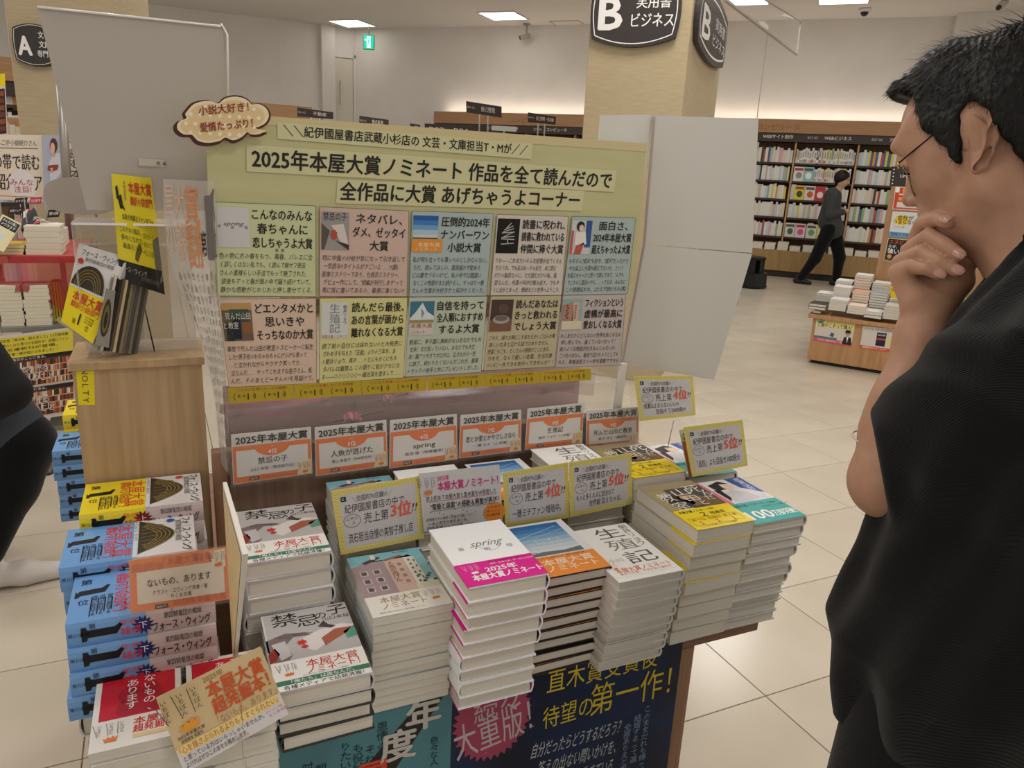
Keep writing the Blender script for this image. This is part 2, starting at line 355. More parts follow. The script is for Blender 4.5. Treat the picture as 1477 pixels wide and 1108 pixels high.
# ------------------------------------------------------------------ pillars with signs
sign_m = mat('sign_black', '#35302e', .45); chalk = mat('chalk_white', '#e6e4e0', .6)
def pillar(name, deg, pxl, pxr_corner, pxr, ydist, label, depth=None):
    """front face from pxl to pxr_corner, side face to pxr; row y=120"""
    A = at_d(pxl, 120, ydist); A.z = 0; e = Vector((math.cos(math.radians(deg)), math.sin(math.radians(deg)), 0))
    B = at_pl(pxr_corner, 120, A, deg); B.z = 0; w = (B-A).length; n = Vector((-e.y, e.x, 0))
    Cc = at_pl(pxr, 120, B, deg+90); dp = depth or abs((Cc-B).dot(n))
    R = Matrix.Rotation(math.radians(deg), 3, 'Z'); mb = MB(); mb.box((0, 0, 0), (w, dp, CEIL), pillar_m, R, A, bev=.004)
    o = tag(mb.build(name), label, kind='structure'); return A, B, e, n, w, dp
A, B, e, n, w, dp = pillar('pillar_b', -46, 845, 988, 1036, 5.6, 'cream cloth-covered square pillar carrying the B section signs')
print('pillar b', w, dp)
def curved_sign(name, put, W_, H_, letter, lines, label):
    """rounded board with bulging edges and a chalk border"""
    def outline(k):
        P = []
        for i in range(13): t = i/12; P.append((W_*t*(1-2*k/W_)+k, k+(-.16*H_*4*t*(1-t))))
        P += [(W_-k+.035*W_*math.sin(math.pi*i/8), k+(H_-2*k)*i/8) for i in range(1, 8)]
        for i in range(13): t = 1-i/12; P.append((W_*t*(1-2*k/W_)+k, H_-k+(.16*H_*4*t*(1-t))))
        P += [(k-.035*W_*math.sin(math.pi*i/8), H_-k-(H_-2*k)*i/8) for i in range(1, 8)]
        return P
    root = empty(name, label=label, cat='section sign')
    mb = MB(); P = outline(0); mb.add([put(x, y, 0) for x, y in P]+[put(x, y, .035) for x, y in P], [list(range(len(P))), list(range(2*len(P)-1, len(P)-1, -1))]+[[i, i+len(P), (i+1) % len(P)+len(P), (i+1) % len(P)] for i in range(len(P))], sign_m); mb.build('board', root)
    pr = Print(lambda x, y, l: put(x, y, .0352+l), .0012); P = outline(.022*W_/.6); pr.line(P+[P[0]], .007*W_/.6, chalk, 1)
    pr.text(letter, W_*.08 if len(lines) < 3 else W_*.10, H_*.16, H_*.72, chalk, 1, bold=.035, w=W_*(.27 if len(lines) < 3 else .32))
    n_ = len(lines)
    for i, t in enumerate(lines): pr.text(t, W_*(.72 if n_ < 3 else .76), H_*((.22+.34*i) if n_ < 3 else (.08+.29*i)), H_*(.24 if n_ < 3 else .2), chalk, 1, 'c', .015, w=W_*((.40, .5)[i] if n_ < 3 else (.28, .28, .4)[i]))
    pr.build('lettering', root); return root
P1 = at_pl(861, -20, A-n*.0, -46); P2 = at_pl(981, -12, A, -46); Pb = at_pl(853, 60, A, -46)
sw = (P2-P1).length; 
def putB(x, y, l): return Vector((P1.x, P1.y, Pb.z+sw*.62))+e*x+Vector((0, 0, -y))-n*(l+.002)
curved_sign('section_sign', putB, sw, sw*.60, 'B', ['実用書', 'ビジネス'], 'black curved sign with B on the left face of the pillar')
Q1 = B+n*(dp*.07); 
def putB2(x, y, l): return Vector((Q1.x, Q1.y, Pb.z+sw*.62))+n*x+Vector((0, 0, -y))+e*(l+.002)
curved_sign('section_sign', putB2, dp*.86, sw*.60, 'B', ['実用書', 'ビジネス'], 'black curved sign with B on the right side of the pillar')
A2, B2, e2, n2, w2, dp2 = pillar('pillar_a', -12, 20, 172, 176, 5.6, 'cream cloth-covered pillar carrying the A section sign', .9)
Pa = at_pl(22, 46, A2, -12); Pa2 = at_pl(78, 46, A2, -12); sw2 = (Pa2-Pa).length*1.02
def putA(x, y, l): return Vector((Pa.x, Pa.y, Pa.z+.02))+e2*x+Vector((0, 0, -y))-n2*(l+.002)
za = at_pl(22, 92, A2, -12).z
curved_sign('section_sign', putA, sw2, Pa.z-za, 'A', ['文学', '文庫', '専門書'], 'black curved sign with A on the far left pillar')
# ================================================================== THE BOOK ISLAND (front face along +x, depth along +y)
TZ = .625; VB = 1.425
isl = empty('display_table', (0.42, 1.5, 0), 0, 'brown oak book island with a thick tabletop over a solid base', 'table')
def bpart(name, parts, m, parent, bev=.002):
    mb = MB()
    for a, b_ in parts: mb.box(a, b_, m, bev=bev)
    return mb.build(name, parent)
bpart('tabletop', [((-.15, .998, .595), (1.025, 1.435, TZ))], wood_tableh, isl)
bpart('tabletop', [((-.15, 1.60, .595), (1.025, 2.07, TZ))], wood_tableh, isl)
bpart('base', [((-.136, .999, .05), (.872, 2.06, .595))], wood_table, isl)
bpart('plinth', [((-.10, 1.0, 0), (.81, 2.02, .05))], mat('plinth_dark', '#3a2e27', .6), isl, 0)
bkp = empty('back_partition', (.48, VB+.02, TZ), 0, 'brown oak partition standing upright behind the book stacks', 'partition')
bpart('back_panel', [((.041, VB+.012, TZ+.0005), (.935, VB+.03, .925))], wood_back, bkp)
bpart('back_frame', [((.041, VB+.004, TZ+.0005), (.068, VB+.0118, .925)), ((.905, VB+.004, TZ+.0005), (.935, VB+.0118, .925)), ((.0685, VB+.004, .90), (.9045, VB+.0118, .925))], wood_table, bkp)
cabn = empty('cabinet', (-.07, 1.53, TZ), 0, 'light oak box cabinet standing at the left end of the book island', 'cabinet')
bpart('side_panel', [((-.172, 1.447, TZ), (.035, 1.462, 1.092))], wood_light, cabn, .001)
bpart('carcass', [((-.172, 1.463, TZ), (.035, 1.60, 1.092))], wood_light, cabn, .001)
bpart('top_panel', [((-.178, 1.440, 1.0925), (.040, 1.606, 1.108))], wood_light, cabn, .0015)
# yellow sticker with upright lettering
q = [at_v(109, 528.5, 1.4465), at_v(135.5, 528.5, 1.4465), at_v(137, 584, 1.4465), at_v(113.5, 584.5, 1.4465)]
st = empty('sticker', q[3], 0, 'yellow sticker with upright black letters on the light oak cabinet', 'sticker')
mb = MB(); mb.quadbox(q, .0006, C('#e4cf1d')); mb.build('sticker_sheet', st)
put, _ = bil(q); pr = Print(put)
for i, ch in enumerate('NOLTY'):
    V, F = text_mesh(ch); am = (min(p[0] for p in V)+max(p[0] for p in V))/2; pr.b.add([pr._p(.30+b*.5, .13+.185*i+(a-am)*.22, 1) for a, b in V], F, C('#29323a'))
pr.build('lettering', st)
# ------------------------------------------------------------------ books
def ordinal(i): return ['top', 'second', 'third', 'fourth', 'fifth', 'sixth', 'seventh', 'eighth', 'ninth', 'tenth', 'eleventh', 'twelfth', 'thirteenth'][i]
def book_parts(w, h, t, cover, hard=True, spine='r', band=None, bandh=.055, edge=paper_m, inner=None, rnd=True):
    """meshes of one closed book lying flat: origin bottom centre; front edge at y=-h/2; spine right or left (x) or front"""
    ct = .0022 if hard else .0007; sq = .0028 if hard else .0003; s = 1 if spine == 'r' else -1
    mb = MB(); mb.box((-w/2+sq if s > 0 else -w/2+ct, -h/2+sq, ct), (w/2-ct if s > 0 else w/2-sq, h/2-sq, t-ct), edge); pages = mb.mesh('pages')
    def shell(y0, y1, e, m, wrap, x0):
        # closed strip: top board, spine, bottom board (thickness ct), e grows it outward
        K = 5; out = []; inn = []
        bulge = (.004 if (rnd and hard) else .0012)
        for i in range(K+1):
            a = -1+2*i/K; out.append((w/2+e+bulge*(1-a*a)-.0004, t/2-a*(t/2+e))); inn.append((w/2-ct+bulge*(1-a*a)-.0006, t/2-a*(t/2-ct)))
        prof = [(x0, t+e)]+out+[(x0, -e)]
        if wrap: prof_in = [(x0, ct*.6)]+[(x, z) for x, z in reversed(inn)]+[(x0, t-ct*.6)]
        else: prof_in = [(x0, ct)]+[(x, z) for x, z in reversed(inn)]+[(x0, t-ct)]
        P = prof+prof_in; P = [(s*x, z) for x, z in P]
        n = len(P); V = [(x, y0, z) for x, z in P]+[(x, y1, z) for x, z in P]
        mb = MB(); k = len(prof)
        F = []
        for i in range(n):
            j = (i+1) % n
            F.append([i, j, n+j, n+i])
        # end caps as quads between outer and inner
        for i in range(k-1):
            a, b_ = i, i+1; c, d = n-1-i-1+0, n-1-i
            F.append([a, b_, c, d]); F.append([n+d, n+c, n+b_, n+a])
        mb.add(V, F, m); return mb
    cv = shell(-h/2, h/2, 0, cover, False, -w/2).mesh('cover')
    bd = None
    if band:
        m2 = shell(-h/2+.0002, -h/2+bandh, .00035, band, True, -w/2-.0004)
        x = -w/2-.0006
        # flap edges at the fore-edge: thin returns of the paper band
        m2.box((min(s*x, s*(x+.0005)), -h/2+.0002, t-ct-.0002), (max(s*x, s*(x+.0005)), -h/2+bandh, t+.0003), band); m2.box((min(s*x, s*(x+.0005)), -h/2+.0002, -.0003), (max(s*x, s*(x+.0005)), -h/2+bandh, ct+.0002), band)
        bd = m2.mesh('band')
    return cover, pages, cv, bd
def make_book(label, parts, loc, rz, group, art=None, w=0, h=0, t=0, flip=False):
    _, pages, cv, bd = parts
    e = empty('book', loc, rz, label, 'book', group)
    link('cover', cv, e); link('pages', pages, e)
    if bd: link('paper_band', bd, e)
    if art:
        lift = .00045 if bd else .0002
        pr = Print(lambda x, y, l: Vector((x-w/2, h/2-y, t+lift+l)), .00012)
        art(pr, w, h); link('cover_print', pr.b.mesh('print'), e)
    return e
def stack(cu, cv_, ztop, n, w, h, cover, desc, where, hard=True, spine='r', band=None, bandh=.055, art=None, topkind=None, zb=TZ, jit=.003, lean=(0, 0), rots=.02, each=None, rz0=0.0, below=None, show=99):
    t = (ztop-zb)/n-.0008; parts = book_parts(w, h, t, cover, hard, spine, band, bandh)
    pb = book_parts(w, h, t, below, hard, spine, band, bandh) if below else parts
    group = desc+', '+where; r = random.Random(int(cu*1e4+cv_*1e3)); out = []; hid = MB()
    for i in range(n):
        z = zb+.0003+(t+.0008)*i; k = n-1-i; f = k/max(1, n-1)
        pos = (cu+lean[0]*f+r.uniform(-jit, jit)*(k > 0), cv_+lean[1]*f+r.uniform(-jit, jit)*(k > 0), z)
        if k >= show:
            hid.box((pos[0]-w/2, pos[1]-h/2, z), (pos[0]+w/2, pos[1]+h/2, z+.002), cover); hid.box((pos[0]-w/2+.002, pos[1]-h/2+.002, z+.002), (pos[0]+w/2-.002, pos[1]+h/2-.002, z+t-.002), paper_m); hid.box((pos[0]-w/2, pos[1]-h/2, z+t-.002), (pos[0]+w/2, pos[1]+h/2, z+t), cover); continue
        lb = '%s, %s, %s' % (desc, ('topmost copy' if k == 0 else ordinal(k)+' from top'), where)
        rot = rz0+(r.uniform(-rots, rots) if k else 0)
        out.append(make_book(lb, parts if k == 0 else pb, pos, rot, group, art if k == 0 else None, w, h, t))
        if each and each(k): out[-1].rotation_euler.z += math.pi
    if hid.v: tag(hid.build('hidden_books'), 'further copies under the %s, %s' % (desc, where), 'books', kind='stuff')
    return out
INK = C('#26231f'); RED = C('#c8322b'); W_ = white_m
def arrows(p, x, y, s, m, crown=C('#d9793a')):
    """the prize's badge: fan of fine upright lines of lettering over a small crown"""
    for k, a in enumerate((-.32, 0, .28)):
        X = x+a*s; p.line([(X-.16*s+a*s*.25, y), (X-.08*s, y+.62*s)], .018*s, m)
        p.vtext('いちばん売'[:4], X+a*s*.1, y+.02*s, .13*s, m, tilt=-.06*(k-1), res=1)
    p.poly([(x-.22*s, y+.74*s), (x-.14*s, y+.80*s), (x-.07*s, y+.70*s), (x, y+.78*s), (x+.07*s, y+.68*s), (x+.14*s, y+.78*s), (x+.22*s, y+.70*s), (x+.17*s, y+.94*s), (x-.17*s, y+.94*s)], crown)
def art_kin(p, w, h):
    GR = C('#b9b6b6'); p.rect(0, 0, w, h*.66, GR, 1)
    p.rect(0, 0, w*.02, h*.66, C('#d5d3d3'), 2)
    # two arms reaching over a pale ground
    p.poly([(0, h*.36), (w*.22, h*.30), (w*.45, h*.335), (w*.5, h*.38), (w*.3, h*.37), (w*.2, h*.46), (w*.25, h*.60), (w*.2, h*.66), (w*.05, h*.66), (0, h*.5)], C('#7d6f70'), 2)
    p.poly([(w*.05, h*.42), (w*.2, h*.40), (w*.24, h*.60), (w*.12, h*.64)], C('#c4bfc2'), 3)
    p.poly([(w*.40, h*.40), (w*.62, h*.33), (w*.85, h*.30), (w, h*.34), (w, h*.40), (w*.8, h*.42), (w*.65, h*.52), (w*.5, h*.60), (w*.42, h*.55)], C('#dcd7d6'), 2)
    p.poly([(w*.6, h*.45), (w*.78, h*.36), (w*.97, h*.37), (w*.9, h*.44), (w*.75, h*.50), (w*.62, h*.56)], C('#a8604a'), 3)
    p.poly([(w*.86, h*.42), (w, h*.36), (w, h*.5), (w*.88, h*.52)], C('#5f9a86'), 3)
    p.poly([(w*.0, h*.54), (w*.08, h*.47), (w*.12, h*.56), (w*.06, h*.64), (w*.0, h*.66)], C('#8e2f25'), 3)
    p.burst(w*.38, h*.46, w*.07, h*.04, C('#c9332b'), 4, 7, .6)
    p.burst(w*.40, h*.52, w*.05, h*.03, C('#b8402c'), 4, 6, .6)
    p.poly([(w*.60, h*.29), (w*.68, h*.22), (w*.72, h*.28), (w*.8, h*.32), (w*.74, h*.34)], C('#4a4144'), 3)
    for i in range(7): p.line([(w*(.1+.05*i), h*.33), (w*(.16+.06*i), h*(.36+.01*(i % 3)))], w*.006, C('#3b3436'), 4)
    p.text('禁', w*.10, h*.03, w*.24, INK, 4, bold=-.008, w=w*.30); p.text('忌', w*.38, h*.10, w*.22, INK, 4, w=w*.26)
    p.text('の', w*.60, h*.09, w*.14, INK, 4); p.text('子', w*.74, h*.02, w*.20, INK, 4, w=w*.24, slant=.1)
    p.text('山口未桜', w*.68, h*.175, w*.07, C('#5c5a5a'), 4)
    y0 = h*.66; p.rect(0, y0, w, h, C('#efedea'), 5); p.text('本屋大賞', w*.36, y0+h*.035, h*.085, RED, 6, bold=.012); p.text('ノミネート！', w*.36, y0+h*.115, h*.085, RED, 6, bold=.012, w=w*.56)
    arrows(p, w*.17, y0+h*.03, h*.16, C('#4a4744'))
    p.text('先の読めない医療ミステリ、その真相は', w*.30, y0+h*.198, h*.016, C('#77736e'), 6)
    p.rect(0, y0+h*.225, w, y0+h*.28, C('#3f7d63'), 6); p.text('「俺たち」は誰なんだ。', w*.5, y0+h*.232, h*.04, W_, 7, 'c', .01)
    p.text('各種メディアで話題沸騰！', w*.5, y0+h*.288, h*.044, INK, 6, 'c', .012, w=w*.84)
def art_ningyo(p, w, h):
    p.rect(0, 0, w, h, C('#8fbfc7'), 1)
    p.rect(0, 0, w, h*.14, C('#7fb6c3'), 2)
    p.poly([(0, h*.20), (w*.22, h*.12), (w*.45, h*.13), (w*.45, h*.72), (0, h*.72)], C('#a48f92'), 2)
    p.poly([(w*.45, h*.13), (w*.72, h*.11), (w*.72, h*.68), (w*.45, h*.72)], C('#cdb0a2'), 2)
    p.poly([(w*.72, h*.12), (w*.80, h*.10), (w*.86, h*.16), (w*.88, h*.62), (w*.72, h*.66)], C('#e3dcd0'), 2)
    p.poly([(w*.16, h*.13), (w*.4, h*.06), (w*.43, h*.09), (w*.2, h*.17)], C('#494547'), 3)
    p.rect(w*.30, h*.02, w*.36, h*.10, C('#e6d9cb'), 4); p.poly([(w*.45, h*.13), (w*.7, h*.08), (w*.72, h*.11), (w*.47, h*.16)], C('#8b6a5a'), 3)
    for i in range(3):
        for j in range(2): p.rect(w*(.08+.17*j), h*(.28+.135*i), w*(.18+.17*j), h*(.36+.135*i), C('#cdbfc0'), 3); p.rect(w*(.095+.17*j), h*(.29+.135*i), w*(.165+.17*j), h*(.35+.135*i), C('#5d5459'), 4)
    for i in range(4): p.rect(w*.60, h*(.22+.10*i), w*.655, h*(.27+.10*i), C('#96837c'), 3)
    for i in range(6): p.rect(w*.76, h*(.18+.075*i), w*.79, h*(.215+.075*i), C('#6c6a66'), 3)
    for i in range(4): p.rect(w*.83, h*(.2+.1*i), w*.85, h*(.24+.1*i), C('#54605c'), 3)
    p.vtext('人魚が逃げた', w*.52, h*.18, h*.055, C('#6b3f2e'), 4); p.text('青山美智子', w*.62, h*.02, h*.026, C('#3a5d68'), 3)
    for i in range(6): p.disc(w*(.8+.035*i), h*(.48+.035*((i*7) % 4)), w*.03, h*.02, C('#3f5a4c' if i % 2 else '#63806b'), 4, 10)
    p.poly([(w*.7, h*.62), (w, h*.55), (w, h*.72), (w*.7, h*.72)], C('#d8d2bc'), 3)
    y0 = h*.70; p.rect(0, y0, w, h, C('#e4e0d8'), 5); p.text('本屋大賞', w*.16, y0+h*.035, h*.085, C('#a58b5c'), 6, bold=.012, w=w*.52); p.text('ノミネート', w*.16, y0+h*.13, h*.085, C('#a58b5c'), 6, bold=.012, w=w*.56)
    arrows(p, w*.84, y0+h*.03, h*.17, C('#8d8474')); p.text('銀座の街で王子は人魚を探していた', w*.1, y0+h*.245, h*.02, C('#6c6a66'), 6)
def art_spring(p, w, h):
    p.rect(0, 0, w, h, C('#eff1f3'), 1); g = C('#7d8083')
    p.text('spring', w*.34, h*.30, h*.13, g, 3, bold=-.018, slant=.5, w=w*.42)
    p.text('恩', w*.18, h*.40, h*.05, g, 3, bold=-.01); p.text('田', w*.50, h*.45, h*.05, g, 3, bold=-.01); p.text('陸', w*.80, h*.45, h*.05, g, 3, bold=-.01)
    p.line([(w*(.45+.3*i/12), h*(.43+.08*math.sin(math.pi*i/12))) for i in range(13)], w*.005, g, 3)
    y0 = h*.66; PK = C('#d8218f', .4); p.rect(0, y0, w, h, PK, 4)
    p.text('2025年', w*.52, y0+h*.10, h*.075, W_, 6, 'c', .03, w=w*.40); p.text('本屋大賞ノミネート', w*.03+w*.52, y0+h*.19, h*.085, W_, 6, 'c', .035, w=w*.88)
    arrows(p, w*.18, y0+h*.03, h*.15, C('#f3cfe4'), W_); p.text('史上初の受賞作家が描くバレエ長編', w*.42, y0+h*.015, h*.024, C('#6f1050'), 5); p.text('構想・執筆十年。唯一無二の物語', w*.42, y0+h*.05, h*.022, C('#f5d7ea'), 5)
def sky_art(p, w, h, x0, x1, y0, y1, lv=2):
    cols = ['#2f6cab', '#3f7bb5', '#5a8fc0', '#79a5cb', '#98b9d4', '#b3c9da', '#c9d5de', '#d6dde2']
    for i, c in enumerate(cols): p.rect(x0, y0+(y1-y0)*i/8, x1, y0+(y1-y0)*(i+1)/8, C(c), lv)
def art_koi(p, w, h):
    p.rect(0, 0, w, h, C('#e3e6e9'), 1); sky_art(p, w, h, w*.06, w*.88, h*.04, h*.60)
    p.poly([(w*.06, h*.60), (w*.3, h*.57), (w*.6, h*.59), (w*.88, h*.56), (w*.88, h*.64), (w*.06, h*.64)], C('#6c7376'), 3)
    p.line([(w*.1, h*.28), (w*.8, h*.12)], w*.006, C('#e7eef2'), 3); p.line([(w*.15, h*.34), (w*.85, h*.2)], w*.005, C('#d5e2ea'), 3)
    p.text('恋とか愛とか', w*.5, h*.34, h*.04, W_, 4, 'c'); p.text('やさしさなら', w*.5, h*.40, h*.04, W_, 4, 'c'); p.text('一穂ミチ', w*.55, h*.47, h*.03, W_, 4)
    y0 = h*.66; p.rect(0, y0, w, h, C('#f0953f', .4), 5); p.text('本屋大賞', w*.14, y0+h*.06, h*.10, C('#f9e3c8'), 6, bold=.02, w=w*.76); p.text('ノミネート', w*.14, y0+h*.17, h*.10, C('#f9e3c8'), 6, bold=.02, w=w*.76)
    p.text('信じることは許すこと　揺れる恋愛小説', w*.1, y0+h*.015, h*.024, C('#5e3d17'), 6)
def art_sei(p, w, h):
    p.rect(0, 0, w, h, C('#efefeb'), 1); g = C('#5a5957')
    p.text('生', w*.36, h*.06, h*.19, g, 3, bold=-.014, w=w*.42); p.text('殖', w*.36, h*.30, h*.19, C('#8c8684'), 3, bold=-.014, w=w*.46); p.text('記', w*.42, h*.55, h*.20, g, 3, bold=-.014, w=w*.46)
    p.vtext('朝井リョウ', w*.88, h*.03, h*.082, g, 3, bold=-.01); p.text('小川', w*.14, h*.62, h*.07, C('#a09c98'), 3)
    p.text('本屋大賞ノミネート', w*.10, h*.79, h*.075, C('#e68a72'), 4, bold=.012, w=w*.86); p.text('累計大反響　予測不能の最新作', w*.12, h*.87, h*.035, C('#e8a08c'), 4, w=w*.8); arrows(p, w*.14, h*.70, h*.10, C('#e68a72'))
    p.line([(w*.02, h*.93), (w*.98, h*.93)], w*.003, C('#c9c4bc'), 4)
def art_yama(p, w, h):
    p.rect(0, 0, w, h*.14, C('#9a8c6c'), 1); p.rect(0, h*.14, w, h*.62, C('#4c4944'), 1)
    p.rect(0, h*.14, w*.32, h*.62, C('#a09168'), 2); p.poly([(w*.1, h*.3), (w*.5, h*.26), (w*.55, h*.5), (w*.2, h*.6)], C('#2c2b29'), 3)
    p.poly([(w*.35, h*.34), (w*.6, h*.30), (w*.8, h*.40), (w*.9, h*.5), (w*.5, h*.56)], C('#8b6a4d'), 3); p.disc(w*.48, h*.36, w*.07, h*.05, C('#c59b76'), 4, 12)
    p.poly([(w*.6, h*.42), (w*.95, h*.40), (w*.98, h*.58), (w*.62, h*.6)], C('#6f5638'), 4)
    wt = C('#ded9d2'); p.text('死', w*.66, h*.12, h*.17, wt, 5, w=w*.30); p.text('ん', w*.84, h*.27, h*.12, wt, 5); p.text('だ', w*.80, h*.38, h*.10, wt, 5); p.text('山', w*.40, h*.16, h*.15, wt, 5, w=w*.28); p.text('田', w*.48, h*.33, h*.12, wt, 5, w=w*.22); p.text('と', w*.62, h*.46, h*.10, wt, 5)
    p.text('教', w*.08, h*.22, h*.18, wt, 5, w=w*.26); p.text('室', w*.14, h*.44, h*.16, wt, 5, w=w*.26)
    y0 = h*.60; p.rect(0, y0, w, h, C('#e8cf1e', .4), 6); o = C('#7c4b12')
    p.text('本屋大賞ノミネート作！', w*.06, y0+h*.03, h*.045, INK, 7, bold=.02, w=w*.62); p.text('２', w*.36, y0+h*.09, h*.09, INK, 7, bold=.02); p.text('冠達成', w*.52, y0+h*.11, h*.05, INK, 7, bold=.02)
    for i, t in enumerate(('第一位', '話題作', '新人賞')): p.text(t, w*(.10+.28*i), y0+h*.20, h*.045, o, 7); p.text('１', w*(.17+.28*i), y0+h*.255, h*.07, RED, 7, bold=.02)
    p.text('こんな人を推したくなる物語', w*.10, y0+h*.34, h*.028, INK, 7); p.frame(w*.06, y0+h*.185, w*.92, y0+h*.335, w*.006, o, 7)
def art_teal(p, w, h):
    p.rect(0, 0, w, h*.6, C('#d8d9dc'), 1); p.poly([(0, 0), (w*.14, 0), (w*.20, h*.6), (0, h*.6)], C('#d6707a'), 2)
    p.poly([(w*.22, h*.10), (w*.5, h*.03), (w*.62, h*.12), (w*.60, h*.22), (w*.3, h*.24), (w*.24, h*.2)], C('#262527'), 3); p.poly([(w*.44, h*.10), (w*.62, h*.12), (w*.64, h*.22), (w*.50, h*.27), (w*.42, h*.2)], C('#e2c3b0'), 4)
    p.poly([(w*.25, h*.32), (w*.5, h*.26), (w*.72, h*.36), (w*.80, h*.5), (w*.5, h*.56), (w*.28, h*.52)], C('#c9c6cb'), 3); p.poly([(w*.2, h*.22), (w*.32, h*.22), (w*.30, h*.42), (w*.22, h*.5)], C('#1f1e20'), 4)
    p.poly([(w*.66, h*.0), (w, h*.0), (w, h*.42), (w*.72, h*.24)], C('#3d5fa3'), 2); p.vtext('成瀬は信じた道', w*.88, h*.02, h*.07, W_, 4); p.vtext('をいく', w*.74, h*.03, h*.07, C('#27406f'), 4)
    y0 = h*.56; p.rect(0, y0, w, h, C('#1d9d97', .4), 5); p.text('本屋大賞ノミネート', w*.08, y0+h*.04, h*.05, C('#0a2f38'), 6, bold=.012, w=w*.58); p.text('100', w*.10, y0+h*.17, h*.20, W_, 6, bold=.03, w=w*.44); p.text('万部突破!', w*.56, y0+h*.24, h*.11, W_, 6, bold=.02, w=w*.42); p.text('シリーズ累計', w*.56, y0+h*.06, h*.032, INK, 6); p.text('大人気シリーズ第二弾', w*.56, y0+h*.12, h*.028, INK, 6)
gcov = C('#c2bfc0', .35, .1); kcov = C('#3c3836', .4)
stack(.135, 1.195, .863, 8, .130, .190, gcov, 'grey green-banded hardcover', 'stack below the first prize card', art=art_kin, band=C('#dedbd7', .4), bandh=.065, each=lambda k: k in (3, 5), lean=(-.004, -.006), rots=.03)
stack(.152, .994, .774, 4, .130, .190, gcov, 'grey green-banded hardcover', 'front stack beside the tilted beige card', art=art_kin, band=C('#dedbd7', .4), bandh=.065, each=lambda k: k in (2, 3), lean=(.006, .010), below=kcov, rots=.03, zb=.668)
mb = MB(); mb.box((.095, 1.0, TZ+.0003), (.215, 1.085, .6677), mat('riser_dark', '#4a4039', .7), bev=.002); r_o = empty('book_riser', (.155, 1.04, TZ), 0, 'dark block hidden under the front grey green-banded hardcovers', 'riser'); mb.build('block', r_o)
stack(.303, 1.081, .802, 12, .128, .192, C('#c4c9c6', .4), 'pink-building softcover', 'front stack left of the magenta-banded books', hard=False, art=art_ningyo, band=C('#dedad2', .4), bandh=.058, each=lambda k: 0 < k < 5 or k > 5, jit=.002, rots=.008, lean=(-.002, .008))
stack(.428, 1.008, .872, 9, .130, .192, C('#ecedef', .35), 'white magenta-banded hardcover', 'tall front stack in the middle', art=art_spring, band=C('#d8218f', .4), bandh=.064, each=lambda k: k in (5, 6, 7), rots=.012, lean=(.004, .040))
stack(.590, 1.080, .815, 9, .128, .190, C('#24211f', .35), 'black-bound orange-banded hardcover', 'front stack right of the magenta-banded books', art=art_koi, band=C('#ee8f3c', .4), bandh=.06, each=lambda k: k in (6, 7), rots=.02, lean=(-.012, .008))
stack(.708, 1.035, .810, 10, .130, .190, C('#d3d1cb', .4), 'white brush-title hardcover', 'front stack right of the orange-banded books', art=art_sei, each=lambda k: False, rots=.012, lean=(-.010, .020))
stack(.884, 1.070, .862, 9, .128, .196, C('#bdb7a2', .4), 'classroom-cover yellow-banded softcover', 'front stack left of the teal-fronted books', hard=False, art=art_yama, band=C('#e4cb22', .4), bandh=.075, each=lambda k: k > 4, rots=.02, jit=.004, lean=(-.022, .008))
stack(1.018, 1.075, .850, 11, .126, .196, C('#c4c1bb', .35), 'teal-fronted hardcover with drawn woman', 'outermost stack at the right end', art=art_teal, each=lambda k: k > 6 or k in (2, 4), rots=.02, jit=.004, lean=(-.030, .008))
# rear row
stack(.310, 1.305, .850, 14, .128, .192, C('#c4c9c6', .4), 'pink-building softcover', 'rear stack behind the third-place handwritten card', hard=False, art=art_ningyo, band=C('#dedad2', .4), bandh=.058, rots=.01, jit=.002, show=5)
stack(.444, 1.295, .862, 9, .130, .192, C('#ecedef', .35), 'white magenta-banded hardcover', 'rear stack behind the white leaflet', art=art_spring, band=C('#d8218f', .4), bandh=.064, rots=.02, show=2)
stack(.600, 1.303, .855, 9, .128, .190, C('#24211f', .35), 'black-bound orange-banded hardcover', 'rear stack behind the handwritten cards', art=art_koi, band=C('#ee8f3c', .4), bandh=.06, show=2)
stack(.752, 1.298, .875, 11, .130, .190, C('#d3d1cb', .4), 'white brush-title hardcover', 'rear stack below the eighth-place prize card', art=art_sei, rots=.01, show=3)
stack(.895, 1.293, .868, 10, .128, .192, C('#bdb7a2', .4), 'classroom-cover yellow-banded softcover', 'rear stack below the ninth-place prize card', hard=False, art=art_yama, band=C('#e4cb22', .4), bandh=.075, show=3)
stack(1.030, 1.290, .852, 10, .126, .192, C('#c4c1bb', .35), 'pink-banded hardcover with drawn woman', 'rear stack at the right end', art=art_teal, band=C('#c9526a', .4), show=3)
